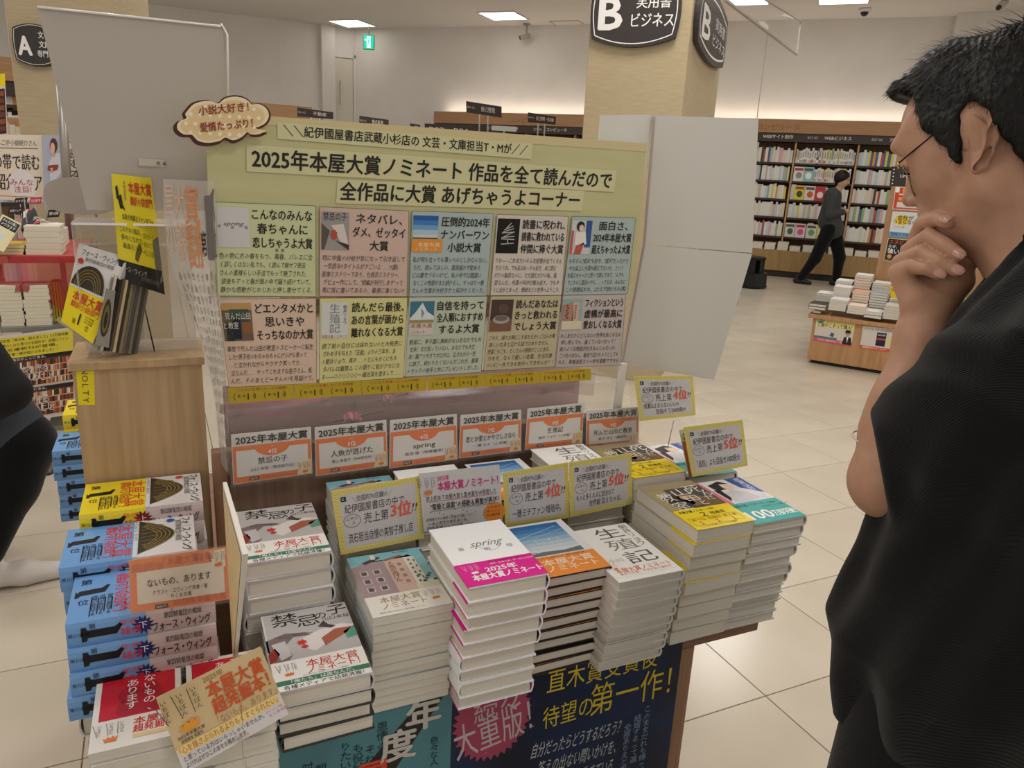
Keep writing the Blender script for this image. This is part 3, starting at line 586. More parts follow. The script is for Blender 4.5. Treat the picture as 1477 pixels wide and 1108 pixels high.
# ---- left end: the blue and yellow hardcovers lie spine forward
def spinefront_book(label, loc, rz, w, h, t, colr, group, blue, top, wcol='#c9b6b4'):
    """w = height of the book (left-right), h = its width (front-back); spine faces front"""
    e = empty('book', loc, rz, label, 'book', group)
    band, wh = C(colr, .25, .3), C('#d9d6d6', .3, .2); sp = C(wcol, .4)
    mb = MB(); ct = .0022
    mb.box((-w/2+.003, -h/2+ct+.001, ct), (w/2-.003, h/2-.003, t-ct), paper_m); mb.build('pages', e, False)
    def cshell(x0, x1, ex, mtop, msp):
        K = 6; pr_ = [(h/2, t+ex)]+[(-h/2-ex-.003*(1-(1-2*i/K)**2), t/2+(t/2+ex)*(1-2*i/K)) for i in range(K+1)]+[(h/2, -ex)]
        mbb = MB(); V = [(x0, y, z) for y, z in pr_]+[(x1, y, z) for y, z in pr_]; n = len(pr_)
        inn = [(h/2, ct)]+[(-h/2+ct, ct), (-h/2+ct, t-ct)]+[(h/2, t-ct)]
        for i in range(n-1): mbb.add([V[i], V[i+1], V[n+i+1], V[n+i]], [(0, 1, 2, 3)], mtop if i in (0, n-2) else msp)
        for x, d in ((x0, 1), (x1, -1)): mbb.add([(x, h/2, t+ex), (x, -h/2, t+ex), (x, -h/2, t-ct), (x, h/2, t-ct), (x, -h/2, ct), (x, h/2, ct), (x, -h/2, -ex), (x, h/2, -ex), (x, -h/2+ct, t-ct), (x, -h/2+ct, ct)], [(0, 1, 2, 3), (5, 4, 6, 7), (2, 1, 6, 4), (8, 2, 4, 9)], mtop)
        return mbb
    cshell(-w/2, w/2, 0, wh, sp).build('cover', e, False)
    bw = w*.52; cshell(-w/2-.0002, -w/2+bw, .0004, band, band).build('paper_band', e, False)
    # print: top (x = along book, y down = toward front), spine
    lift = .0006
    pr = Print(lambda x, y, l: Vector((x-w/2, h/2-y, t+lift+l)), .00012)
    dk = C('#12141c', .4); rd = C('#d8392c' if not blue else '#d93a3a', .35)
    if top:
        for i, ch in enumerate('本屋大賞'): 
            V, F = text_mesh(ch, .02)
            pr.b.add([pr._p(bw*.97-(.8-(b_))*h*.22*1.0-0.0, h*(.06+.215*i)+a*h*.22, 2) for a, b_ in V], F, rd)
        for i, ch in enumerate('翻訳小説部門'):
            V, F = text_mesh(ch, .02)
            pr.b.add([pr._p(bw*.74-(.8-b_)*h*.14, h*(.08+.135*i)+a*h*.15, 2) for a, b_ in V], F, rd)
        pr.poly([(bw*.08, h*.40), (bw*.10, h*.36), (bw*.40, h*.34), (bw*.46, h*.28), (bw*.50, h*.30), (bw*.44, h*.44), (bw*.12, h*.46), (bw*.09, h*.50), (bw*.05, h*.50), (bw*.05, h*.36)], dk, 2)
        pr.text('第', bw*.10, h*.12, h*.11, dk, 2, rot=math.pi/2*0, bold=.01); pr.text('位', bw*.10, h*.56, h*.10, dk, 2)
        for k in range(4): pr.line([(bw*(.28+.09*k), h*(.52+.02*k)), (bw*(.28+.09*k), h*(.92-.03*k))], h*.012, dk, 2)
        for k in range(3): pr.vtext('世界が熱狂する', bw*(.32+.1*k), h*.5, h*.055, dk, 2, res=1)
        pr.rect(bw-.0002, 0, bw+w*.035, h, C('#cfd4da', .35), 2); pr.vtext('ＦＯＵＲＴＨ ＷＩＮＧ', bw+w*.017, h*.03, h*.045, dk, 3, res=1)
        x0 = bw+w*.038; P = [(x0, h*.02)]+[(x0+w*.28*math.sin(math.pi*i/14), h*(.02+.90*i/14)) for i in range(15)]+[(x0, h*.92)]
        pr.poly(P, C('#3a3226'), 2)
        for k in range(5): pr.line([(x0+w*.28*(1-.12*k)*math.sin(math.pi*i/14), h*(.02+.06*k*.6+(.90-.07*k)*i/14)) for i in range(1, 14)], h*.012, C('#8e7a3c'), 3)
        for k in range(6): pr.line([(x0+w*.02, h*(.2+.1*k)), (x0+w*(.16-.01*k), h*(.18+.1*k)), (x0+w*(.2-.015*k), h*(.22+.1*k))], h*.014, C('#7a6a38'), 4)
        pr.burst(x0+w*.25, h*.10, w*.04, h*.055, C('#d23a2c' if not blue else '#2b4fb0'), 3, 12, .7)
        for i, ch in enumerate('フォース・ウィング'):
            V, F = text_mesh(ch if ch != 'ー' else '｜', .004); pr.b.add([pr._p(w*.975-(.8-b_)*h*.13*1.0, h*(.04+.105*i)+a*h*.12, 3) for a, b_ in V], F, dk)
        for i, ch in enumerate('第四騎竜団の戦姫'):
            V, F = text_mesh(ch, .0); pr.b.add([pr._p(w*.895-(.8-b_)*h*.08, h*(.10+.075*i)+a*h*.08, 3) for a, b_ in V], F, C('#4c4a4a'))
    ps = Print(lambda x, y, l: Vector((x-w/2, -h/2-.0036-l, t-y)), .00012)
    for i in range(1): pass
    ps.poly([(bw*.18, t*.62), (bw*.18, t*.20), (bw*.24, t*.20), (bw*.26, t*.34), (bw*.60, t*.34), (bw*.66, t*.22), (bw*.70, t*.3), (bw*.62, t*.66), (bw*.26, t*.66), (bw*.24, t*.8), (bw*.18, t*.8)][::-1], dk, 2)
    ps.text('早川書房', bw*.02, t*.40, t*.16, dk, 2); ps.text('第', bw*.28, t*.08, t*.22, dk, 2)
    ps.text('本屋大賞', bw*.66, t*.46, t*.34, rd, 2, w=bw*.26, bold=.01); ps.text('翻訳小説部門', bw*.66, t*.14, t*.22, rd, 2, w=bw*.26)
    ps.burst(bw*.955-w*.0, t*.5, t*.42, t*.42, C('#7a2418' if not blue else '#1d2a6b'), 2, 12, .6); ps.text('下' if blue else '上', bw*.955, t*.34, t*.3, W_, 3, 'c')
    ps.text('フォース・ウィング', bw+w*.04, t*.48, t*.42, dk, 2, w=w*.40, bold=.01); ps.text('第四騎竜団の戦姫', bw+w*.12, t*.12, t*.26, dk, 2, w=w*.26)
    if top: pr.b.build('cover_print', e, False)
    ps.b.build('spine_print', e, False); return e
def blue_stack(cu, cv_, ztop, n, col, blue, where, desc, zb, lean=(0, 0), nprint=99):
    t = (ztop-zb)/n-.0006; r = random.Random(int(cv_*1000)); g = desc+' in the '+where
    for i in range(n):
        k = n-1-i; f = k/max(1, n-1)
        lb = '%s, %s, %s' % (desc, 'topmost' if k == 0 else ordinal(k)+' from top', where)
        spinefront_book(lb, (cu+lean[0]*f+r.uniform(-.003, .003)*(k > 0), cv_+lean[1]*f+r.uniform(-.003, .003)*(k > 0), zb+.0003+(t+.0006)*i), r.uniform(-.02, .02)*(k > 0), .188, .130, t, col, g, blue, k == 0)
BL = '#6b9bd2'; YL = '#e6cf1f'
blue_stack(-.072, 1.108, .845, 4, BL, True, 'foremost blue stack, left table end', 'blue-banded spine-forward hardcover', .70, lean=(-.006, -.01))
blue_stack(-.092, 1.240, .862, 6, BL, True, 'blue stack behind the orange-rimmed card', 'blue-banded spine-forward hardcover', TZ)
blue_stack(-.075, 1.372, .885, 7, YL, False, 'stack against the light oak cabinet', 'yellow-banded spine-forward hardcover', TZ)
for k, (dx, z) in enumerate(((.012, .6255), (.004, .6625))):
    pts = book_parts(.188, .130, .0360, C('#cfc9be', .5), True, 'l')
    make_book('plain pale pages-forward hardcover, %s, under the foremost blue stack' % ('bottom one' if k == 0 else 'upper one'), pts, (-.072+dx, 1.108, z+.0003), 0, None)
def art_nai(p, w, h):
    p.rect(0, 0, w, h, C('#e2dfdb', .3), 1); rd = C('#c3202f', .3, .2); p.rect(w*.07, h*.05, w*.93, h*.62, rd, 2)
    p.poly([(w*.25, h*.55), (w*.3, h*.3), (w*.42, h*.2), (w*.55, h*.25), (w*.7, h*.18), (w*.82, h*.4), (w*.88, h*.58), (w*.3, h*.6)], C('#a81c2a', .3, .2), 3); p.ring(w*.38, h*.32, w*.1, h*.1, w*.02, C('#96202b'), 4); p.ring(w*.36, h*.46, w*.07, h*.07, w*.02, C('#96202b'), 4)
    p.vtext('ないもの、', w*.63, h*.07, h*.098, W_, 5, bold=.006); p.vtext('あります', w*.43, h*.10, h*.10, W_, 5, bold=.006)
    p.text('本屋大賞', w*.46, h*.66, h*.09, RED, 4, bold=.02); p.text('超発掘本！', w*.46, h*.76, h*.09, RED, 4, bold=.02, w=w*.5); arrows(p, w*.22, h*.66, h*.26, C('#7b7468'), C('#e07a35')); p.rect(w*.46, h*.87, w*.96, h*.92, C('#d9c08c'), 4)
for cu, wh in ((-.083, 'stack at the left front corner'), (.030, 'stack behind the tilted beige card')):
    stack(cu, .966, .752, 4 if cu < 0 else 8, .106, .148, C('#d9d6d0', .4), 'small red-pictured paperback', wh, hard=False, art=art_nai, zb=.69 if cu < 0 else TZ, rots=.02, each=lambda k: False)
mb = MB(); mb.box((-.125, .890, TZ), (.005, 1.035, .6895), C('#a8a49e', .5), bev=.002)
mb2 = MB(); root = empty('book_riser', (-.06, .96, TZ), 0, 'grey block raising the small red paperbacks at the corner', 'riser'); mb.build('block', root)
# far-side stacks peeping out left of the cabinet
blue_stack(-.185, 1.93, .80, 5, BL, True, 'blue stack beyond the light oak cabinet', 'blue-banded spine-forward hardcover', TZ)
blue_stack(-.175, 2.01+.06, .84, 6, YL, False, 'yellow stack beyond the light oak cabinet', 'yellow-banded spine-forward hardcover', TZ)
# ------------------------------------------------------------------ leaning partition board
bx = .040; pts = [at_u(322, 700, bx), at_u(350, 800, bx), at_u(338, 940, bx)]
P = [(pts[0].y+.01, pts[0].z), (pts[1].y, pts[1].z), (pts[2].y, max(pts[2].z, TZ+.001)), (pts[0].y+.02, TZ+.001)]
print('partition', P)
pb_ = empty('partition_board', (bx, P[2][0], TZ), 0, 'pale foam board with orange brush pattern standing between blue and grey books', 'board')
mb = MB(); mb.add([(bx, y, z) for y, z in P]+[(bx+.005, y, z) for y, z in P], [(0, 1, 2, 3), (7, 6, 5, 4), (0, 4, 5, 1), (1, 5, 6, 2), (2, 6, 7, 3), (3, 7, 4, 0)], mat('foam_board', '#dcd8cf', .6)); mb.build('board_core', pb_)
mb = MB(); inset = [(y, z) for y, z in P]; c0 = (sum(y for y, z in P)/4, sum(z for y, z in P)/4); I = [(c0[0]+(y-c0[0])*.95, c0[1]+(z-c0[1])*.96) for y, z in P]
mb.add([(bx-.0006, y, z) for y, z in I], [(0, 1, 2, 3)], noise_mat('board_picture', '#c2a672', '#d0b684', (1, 1, 1), 60, .5))
r = random.Random(3)
for k in range(26):
    t = r.random(); y = I[1][0]+(I[0][0]-I[1][0])*r.uniform(.1, .9); z = TZ+.04+t*(.10+.1*(y-I[1][0])/(I[0][0]-I[1][0]))
    mb.add([(bx-.001, y, z), (bx-.001, y+.006, z+.03), (bx-.001, y+.012, z+.028), (bx-.001, y+.008, z-.002)], [(0, 1, 2, 3)], C('#b0622c' if k % 2 else '#a58a3c'))
mb.build('picture', pb_)
# ================================================================== BOARD, SHEETS, CARDS
def sheet(name, q, label, cat, m, t=.0008, group=None, part='paper'):
    q = [Vector(p) for p in q]; c = (q[2]+q[3])/2
    e = empty(name, c, 0, label, cat, group); mb = MB(); mb.quadbox(q, t, m); mb.build(part, e); put, n = bil(q)
    return e, put, (q[1]-q[0]).length, (q[3]-q[0]).length
def V4(pts, v): return [at_v(x, y, v) for x, y in pts]
BV = 1.424
khaki = noise_mat('khaki_board', '#bcb788', '#c3be90', (1, 1, 6), 6, .5)
q = V4([(297, 161), (933, 207), (913, 423.5), (304, 430)], BV)
bd = empty('award_board', (q[2]+q[3])/2, 0, 'large khaki yellow display board carrying the handwritten review sheets', 'board')
mb = MB(); mb.quadbox(q, .006, khaki); mb.build('board', bd)
mb = MB(); mb.quadbox([p+Vector((0, -.0008, 0)) for p in V4([(330, 163.5), (933, 207), (931, 219), (329, 176.5)], BV)], .0005, C('#c9bb8d')); mb.build('top_strip', bd)
# clear acrylic holder behind the lower sheets
mb = MB(); q = V4([(304, 428), (912, 424), (889, 588), (333, 622)], BV+.008); mb.quadbox(q, .003, clear_plastic('holder_acrylic', .10)); 
ah = empty('acrylic_holder', (q[2]+q[3])/2, 0, 'clear acrylic stand holding the lower row of review sheets', 'acrylic stand'); mb.build('back_plate', ah)
mb = MB(); q = [at_v(897, 525, BV-.01), at_v(904.5, 525, BV-.01), at_v(896, 592, BV-.01), at_v(888, 592, BV-.01)]; mb.quadbox(q, .012, mat('white_post', '#d9d6cf', .4)); mb.build('post', ah)
strips = [([(400.2, 176.2), (768, 207.4), (766.6, 229.6), (400.2, 200)], '＼＼紀伊國屋書店武蔵小杉店の 文芸・文庫担当T・Mが／／', 'uppermost pale strip lettered with the shop staff line', .02, (.02, .14, .96, .62)),
          ([(355.5, 208.2), (889.8, 246.1), (885.7, 277), (355.8, 247.2)], '2025年本屋大賞ノミネート 作品を全て読んだので', 'middle pale strip with the largest black headline', .03, (.012, .14, .975, .70)),
          ([(486.9, 259), (842.9, 275.1), (839.7, 304.4), (484.7, 293.2)], '全作品に大賞 あげちゃうよコーナー', 'lowest pale strip of the board headline', .03, (.012, .12, .97, .72))]
for q, s, lb, bo, (x0, y0, ww, hh) in strips:
    e, put, w, h = sheet('headline_strip', V4(q, BV-.002), lb, 'headline strip', C('#cbc79b', .5), group='headline strips on the board')
    pr = Print(scaled(put, w, h)); pr.text(s, x0*w, y0*h, hh*h, INK, 1, bold=bo, w=ww*w); pr.build('lettering', e)
HW = C('#45403a', .6)
sheets = [
 ([(308, 291), (455.5, 297), (456, 428), (314, 427)], '#c6cb9d', ['こんなのみんな', '春ちゃんに', '恋しちゃうよ大賞'], 'spring', 'green', ['色の物に方の春をもつ、萬春。バレエに全', 'く詳しくはない私でも、く読んで魅せフ恩田', 'さんの素晴らしい手法でもって魅了された。', '読後もずっと春が頭の中で踊り続けていて、', '静かな感動がじわじわと押し寄せてくる。'], 'top left'),
 ([(461, 298), (590, 304), (587, 428), (460.5, 427.5)], '#cbb0a2', ['ネタバレ、', 'ダメ、ゼッタイ', '大賞'], 'kin', 'pink', ['特に中盤の分岐が気になって引き返して', '一気読み!!タイトルがすごいよ……!!(震)', '医療ミステリーであり、社会派ミステリー。', 'デビュー作にして、"続編が刊行します"って', '帯に既に書いてあるの、最速に凄くない!!'], 'top second'),
 ([(594, 304), (712, 308), (702, 427), (590, 428)], '#a9b8b5', ['圧倒的2024年', 'ナンバーワン', '小説大賞'], 'koi', 'blue', ['私が何も言っても薄っぺらにしかならない。', 'ただ、読んでほしい。直接描かず勧める', 'には書きづらいけど、私の中では間違い', 'なくこの物語がまた続けるし、やっぱり一穂', 'さんの文章が大好きだと叫びたくなった。'], 'top middle'),
 ([(717, 309), (820, 312), (810, 426), (707, 426.5)], '#cfc5ba', ['読書に呪われ、', '読書に救われている', '仲間に捧ぐ大賞'], 'dark', 'cream', ['うわ——これまたいろんな感情が出てくるん', 'だろうね。でも私はめっちゃ好き。本に読む', 'だけの駄目なのに、ただ読むだけの私、駄', '目なんだ。内澤の叫びが痛み出す。でもそ', 'うに点がとまった。野崎まどの世界へようこそ。'], 'top fourth'),
 ([(825, 312), (917, 314), (905, 424), (812, 426)], '#a9b7b4', ['面白さ、', '2024年本屋大賞', '超えちゃったよ大賞'], 'girl', 'blue', ['もちろん"成天"も好き。"成天"だったけど', 'それ以上に大賞も超えてないか、という', 'を超えちゃったと思って読んでみて、"んでも', 'でこちらに面白いやん……ってなる。みんなに', 'この感情伝われ、2たえず続けるわ(笑)'], 'top right'),
 ([(314, 431), (456, 430), (457, 553), (330, 559)], '#d6bba5', ['どエンタメかと', '思いきや', 'そっちなのか大賞'], 'yama', 'peach', ['事故で死んだ山田が教室のスピーカーに転生', 'した?!男子校のわちゃわちゃにげらげら笑って', '…と泣かれながらサクサク笑ってた……', '泣なんだ…… やってくれますね金子さん。転', 'んだ、そのあとどーすんの?を見届けて。'], 'bottom left'),
 ([(461, 430), (588, 429), (582, 545), (460, 553)], '#d4cf8f', ['読んだら最後、', 'あの言葉が頭から', '離れなくなる大賞'], 'sei', 'yellow', ['読了前の自分には戻れない!!と大発表に', 'ざわめきを与えた『正欲』よりの三年半。あ', 'の朝井リョウ、再び……!! とにもかくにもネ', 'タバレは厳禁△ この語りに皆がクセにな', 'る——〇〇〇〇〇〇〜!最近耳を澄まして……'], 'bottom second'),
 ([(590, 429), (703, 427), (694, 537), (584, 544)], '#bcc4ae', ['自信を持って', '全人類におすすめ', 'するよ大賞'], 'alp', 'pale green', ['野球に、甲子園に興味がないあなたでも大', '丈夫！まだ知っていない、あなたでも大丈', '夫！胸アツすぎてボロボロ、泣きながら一気', 'に読了。終わりたくないんだこれが、最高', 'トラックの拍手と共にプレゼントしました。'], 'bottom middle'),
 ([(708, 427), (810, 426), (800, 529), (697, 535)], '#c0b594', ['読んだあなたは', 'きっと救われる', 'でしょう大賞'], 'bowl', 'khaki', ['こちら、疲れた時にこそあたたかいごはんが美', '味しいなあと泣ける話ではありません。', '悲喜こもごも、たくさんの感情がここにある。', 'カキモ…なんて優しい言葉。生活文章', 'ついに一人できる気分ってませんか？！'], 'bottom fourth'),
 ([(812, 426), (903, 424), (895, 527), (801, 530)], '#bfb3ae', ['フィクションという', '虚構が最高に', '愛おしくなる大賞'], 'nin', 'lilac', ['もしあなたにどんな心の世界を泳ぐるなら', '押し呼んでも、届くていないかって？', '海のような物語が好きなんじゃないか。', 'この先のはなし、最速で泣けちゃうとしても', 'れる。青春迷惑さの一歩を素敵ですから'], 'bottom right')]
def mini_art(pr, k, x, y, w, h):
    R = lambda a, b_, c, d, m, l=2: pr.rect(x+w*a, y+h*b_, x+w*c, y+h*d, m, l)
    if k == 'spring': R(0, 0, 1, 1, C('#cac7c6')); pr.text('spring', x+w*.2, y+h*.34, h*.12, HW, 3, slant=.5, w=w*.6); pr.text('恩', x+w*.03, y+h*.44, h*.07, HW, 3); pr.text('田', x+w*.44, y+h*.46, h*.07, HW, 3); pr.text('陸', x+w*.86, y+h*.46, h*.07, HW, 3)
    elif k == 'kin':
        R(0, 0, 1, 1, C('#98948f')); pr.text('禁忌の子', x+w*.06, y+h*.02, h*.2, INK, 3, w=w*.85); pr.poly([(x, y+h*.3), (x+w*.3, y+h*.5), (x+w*.1, y+h), (x, y+h)], C('#5a5049'), 3); pr.poly([(x+w*.35, y+h*.35), (x+w*.8, y+h*.3), (x+w, y+h*.9), (x+w*.7, y+h*.8)], C('#d3c7bd'), 3); pr.burst(x+w*.45, y+h*.6, w*.14, h*.15, C('#b04a35'), 4, 7); pr.poly([(x+w*.5, y+h*.75), (x+w, y+h*.85), (x+w, y+h)], C('#3c3430'), 4)
    elif k == 'koi':
        cols = ['#2659a0', '#3f79b8', '#6f9cc6', '#a8c0cd', '#c3ccc9']
        for i, c in enumerate(cols): R(0, .13*i, 1, .13*(i+1), C(c))
        R(0, .6, 1, .64, C('#3d4a50'), 3); R(-.04, .64, 1.2, 1, C('#dd9138'), 3); pr.text('本屋大賞', x+w*.2, y+h*.74, h*.11, C('#f5e3c4'), 4, w=w*.9); pr.text('ノミネート', x+w*.1, y+h*.87, h*.1, C('#f5e3c4'), 4, w=w*.9)
    elif k == 'dark':
        R(0, 0, 1, 1, C('#16130f')); r = random.Random(5)
        for i in range(9):
            a = r.uniform(0, 3.1); pr.line([(x+w*(.5-.3*math.cos(a)), y+h*(.2+.065*i-.08*math.sin(a))), (x+w*(.5+.3*math.cos(a)), y+h*(.2+.065*i+.08*math.sin(a)))], h*.025, C('#bdb9b2'), 3)
    elif k == 'girl':
        R(0, 0, 1, 1, C('#c9c8c6')); R(0, .3, .12, 1, C('#c85a55'), 3); R(.7, 0, 1, .8, C('#33558f'), 3); pr.disc(x+w*.42, y+h*.17, w*.2, h*.15, C('#25211f'), 4, 14); pr.disc(x+w*.46, y+h*.22, w*.12, h*.1, C('#dcbda6'), 5, 12); pr.poly([(x+w*.2, y+h*.35), (x+w*.7, y+h*.33), (x+w*.8, y+h*.7), (x+w*.2, y+h*.75)], C('#e0dcd5'), 4); pr.poly([(x+w*.3, y+h*.75), (x+w*.7, y+h*.65), (x+w*.55, y+h), (x+w*.2, y+h)], C('#b8574a'), 4)
    elif k == 'yama':
        R(0, 0, 1, 1, C('#6b5a41')); R(.0, 0, 1, .18, C('#b8935c'), 3); R(.25, .16, .9, .5, C('#3f5246'), 3); R(.1, .5, .35, 1, C('#26302f'), 3); R(.35, .45, .6, .95, C('#1f2433'), 4); R(.65, .5, 1, .8, C('#8a5c36'), 3); pr.disc(x+w*.45, y+h*.42, w*.08, h*.06, C('#2b2119'), 5, 10)
        pr.text('死んだ山田', x+w*.1, y+h*.25, h*.17, C('#d8d2c6'), 6, w=w*.85); pr.text('と教室', x+w*.02, y+h*.5, h*.17, C('#d8d2c6'), 6, w=w*.5)
    elif k == 'sei':
        R(0, 0, 1, 1, C('#cfd0cb')); pr.text('生', x+w*.3, y+h*.05, h*.24, C('#7d8486'), 3, w=w*.38); pr.text('殖', x+w*.3, y+h*.33, h*.24, C('#7d8486'), 3, w=w*.4); pr.text('記', x+w*.3, y+h*.6, h*.24, C('#7d8486'), 3, w=w*.4); pr.vtext('朝井リョウ', x+w*.87, y+h*.08, h*.1, HW, 3); pr.text('本屋大賞ノミネート', x+w*.02, y+h*.9, h*.09, C('#b6574a'), 3, w=w*.96)
    elif k == 'alp':
        R(0, 0, 1, .56, C('#3f7388')); pr.poly([(x, y+h*.5), (x+w*.25, y+h*.3), (x+w*.5, y+h*.04), (x+w*.7, y+h*.3), (x+w, y+h*.45), (x+w, y+h*.58), (x, y+h*.58)], C('#d4dad9'), 3); pr.poly([(x+w*.45, y+h*.2), (x+w*.6, y+h*.35), (x+w*.5, y+h*.5)], C('#8296a0'), 4); R(0, .55, 1, .64, C('#9d8f5a'), 4); R(0, .64, 1, 1, C('#cbc6bb'), 3); pr.text('本屋大賞', x+w*.05, y+h*.66, h*.13, C('#b1564c'), 4, w=w*.9); pr.text('ノミネート', x+w*.05, y+h*.86, h*.11, C('#b1564c'), 4, w=w*.6)
    elif k == 'bowl':
        R(0, 0, 1, 1, C('#4c3a33')); R(0, .62, 1, 1, C('#7a5a48'), 3); pr.disc(x+w*.5, y+h*.62, w*.38, h*.14, C('#a9a39c'), 4, 16); pr.disc(x+w*.5, y+h*.58, w*.3, h*.09, C('#6f6762'), 5, 16); pr.disc(x+w*.55, y+h*.28, w*.25, h*.16, C('#5f4a41'), 4, 14)
    else:
        R(0, 0, 1, 1, C('#8eb0ae')); pr.poly([(x, y+h*.2), (x+w*.5, y+h*.1), (x+w*.55, y+h*.75), (x, y+h*.7)], C('#b08372'), 3); pr.poly([(x+w*.5, y+h*.12), (x+w*.8, y+h*.1), (x+w*.85, y+h*.8), (x+w*.5, y+h*.75)], C('#cfae9a'), 3); R(0, .72, 1, 1, C('#d6cdb2'), 4)
        for i in range(6): R(.15+.05*(i % 2), .2+.08*i, .25+.05*(i % 2), .24+.08*i, C('#5a3f38'), 5); R(.6, .2+.08*i, .68, .24+.08*i, C('#6e544a'), 5)
for k, (q, colr, head, art, cn, body, pos) in enumerate(sheets):
    lb = '%s handwritten review sheet headed %s' % (cn, {'spring': 'with a plain white cover picture, top left of the board', 'kin': 'beside a grey cover picture, top row', 'koi': 'with a blue sky cover and orange band, top row', 'dark': 'with a black cover picture, top row', 'girl': 'with a cover picture of a girl, top right of the board', 'yama': 'with a classroom cover picture, bottom left', 'sei': 'with a pale brush-lettered cover, bottom row', 'alp': 'with a snowy mountain cover, bottom row', 'bowl': 'with a brown cup cover picture, bottom row', 'nin': 'with a pink building cover, bottom right'}[art].replace('headed ', ''))
    lb = lb.replace('headed with', 'with').replace('headed beside', 'beside')
    e, put, w, h = sheet('review_sheet', V4(q, BV-.003), lb, 'review sheet', C(colr, .5), group='handwritten review sheets on the board')
    pr = Print(scaled(put, w, h)); pr.frame(0, 0, w, h, .0006, C('#4a463c'), 1)
    cw = w*.30 if art != 'spring' else w*.31; mini_art(pr, art, w*.02, h*.05, cw, h*.42)
    for i, t in enumerate(head): pr.text(t, w*.66, h*(.06+.15*i), h*.105, INK, 2, 'c', .022, w=min(w*.60, h*.107*len(t)))
    if art == 'spring': pr.text('萬  春', w*.58, h*.475, h*.035, HW, 2)
    for i, t in enumerate(body): pr.text(t, w*(.03+.012*(i % 2)), h*(.53+.092*i), h*.062, HW, 2, 'l', -.004, w=w*(.93-.03*((i*3) % 4)), slant=.12, res=1)
    pr.build('print', e)
# gold strip of small labels
gold = C('#bba22c', .45)
tops = [(328.5, 559.8), (852.5, 531.5)]; bots = [(329, 582), (853.5, 548)]
Lp = lambda p, q, t: (p[0]+(q[0]-p[0])*t, p[1]+(q[1]-p[1])*t)
cuts = [0, .182, .368, .548, .708, .858, 1.0]
names6 = ['first', 'second', 'third', 'fourth', 'fifth', 'last']
for i in range(6):
    a, b_ = cuts[i]+.001, cuts[i+1]-.001
    q = [Lp(*tops, a), Lp(*tops, b_), Lp(*bots, b_), Lp(*bots, a)]
    e, put, w, h = sheet('gold_label', V4(q, BV-.004-.0004*(i % 2)), 'gold ribbon label below the review sheets, %s from the left' % names6[i], 'label', gold, .0005, 'gold ribbon labels below the sheets')
    pr = Print(scaled(put, w, h)); dk = C('#3b2f12'); pr.text('“こんな人を推したくなる物語”', w*.5, h*.08, h*.18, C('#a34a22'), 1, 'c', w=w*.8)
    for x in (.08, .54):
        pr.text('（', w*x, h*.40, h*.42, dk, 1); pr.text('第一位', w*(x+.06), h*.48, h*.2, dk, 1, w=w*.12); pr.text('1', w*(x+.21), h*.36, h*.5, dk, 1, bold=.02); pr.text('位', w*(x+.28), h*.5, h*.22, dk, 1); pr.text('）', w*(x+.30), h*.40, h*.42, dk, 1)
    pr.build('print', e)
# cloud badge
zc_ = [(985, 585), (1015, 552), (1060, 536), (1110, 533), (1155, 548), (1190, 520), (1240, 507), (1290, 513), (1325, 532), (1345, 553), (1380, 550), (1415, 565), (1438, 595), (1440, 632), (1420, 665), (1385, 685), (1365, 690), (1388, 703), (1425, 708), (1380, 730), (1335, 728), (1320, 715), (1290, 745), (1240, 765), (1195, 748), (1165, 768), (1100, 780), (1045, 770), (1018, 745), (1005, 733), (960, 730), (928, 705), (922, 675), (940, 650), (975, 635), (968, 610)]
cp = [(x/3.6925, y/3.6925) for x, y in zc_]; cv3 = BV-.016
cl = empty('cloud_badge', at_v(320, 205, cv3), 0, 'cream polka-dot cloud badge with brown rim at the board corner', 'badge')
O = at_v(320, 172, cv3); mb = MB(); F_ = [at_v(x, y, cv3) for x, y in cp]; n_ = len(F_)
mb.add([p for p in F_]+[p+Vector((0, .006, 0)) for p in F_], [list(range(n_-1, -1, -1)), list(range(n_, 2*n_))]+[[i, (i+1) % n_, n_+(i+1) % n_, n_+i] for i in range(n_)], C('#e8d6ae')); mb.build('card', cl)
brn = C('#4a2320'); putc = lambda x, y, l=0: at_v(x, y, cv3)+Vector((0, -l, 0))
pr = Print(putc, .0004)
def smooth_poly(P, k=4):
    out = []; n = len(P)
    for i in range(n):
        p0, p1, p2, p3 = P[i-1], P[i], P[(i+1) % n], P[(i+2) % n]
        for j in range(k):
            t = j/k; out.append(tuple(.5*((2*p1[a])+(-p0[a]+p2[a])*t+(2*p0[a]-5*p1[a]+4*p2[a]-p3[a])*t*t+(-p0[a]+3*p1[a]-3*p2[a]+p3[a])*t**3) for a in (0, 1)))
    return out
ccx, ccy = 320, 174; inn = [(ccx+(x-ccx)*.94+1.5, ccy+(y-ccy)*.90-1.5) for x, y in cp]
pr.poly(smooth_poly(cp, 3), brn, 1); pr.poly(smooth_poly(inn, 3), C('#ead9b4'), 2)
core = [(ccx+(x-ccx)*.86+1, ccy+(y-ccy)*.78-1) for x, y in cp]; pr.poly(smooth_poly(core, 3), C('#dfc391'), 3)
for i in range(8):
    for j in range(4):
        x, y = 268+14*i+(7 if j % 2 else 0), 152+13*j+i*.8
        if ((x-ccx)/58)**2+((y-ccy)/27)**2 < 1: pr.disc(x, y, 3, 3, C('#efe3c8'), 4, 10)
for i in range(26):
    a = 1.2+.085*i; x, y = ccx+60*math.cos(a)*1.03, ccy+32*math.sin(a)*1.06; 
pr.text('小説大好き！', 286, 154, 12.5, C('#8e3324'), 6, bold=.02, w=72, slant=0, rot=-.09); pr.text('愛情たっぷり！', 288, 178, 12.5, C('#8e3324'), 6, bold=.02, w=76, rot=-.09); pr.build('print', cl)
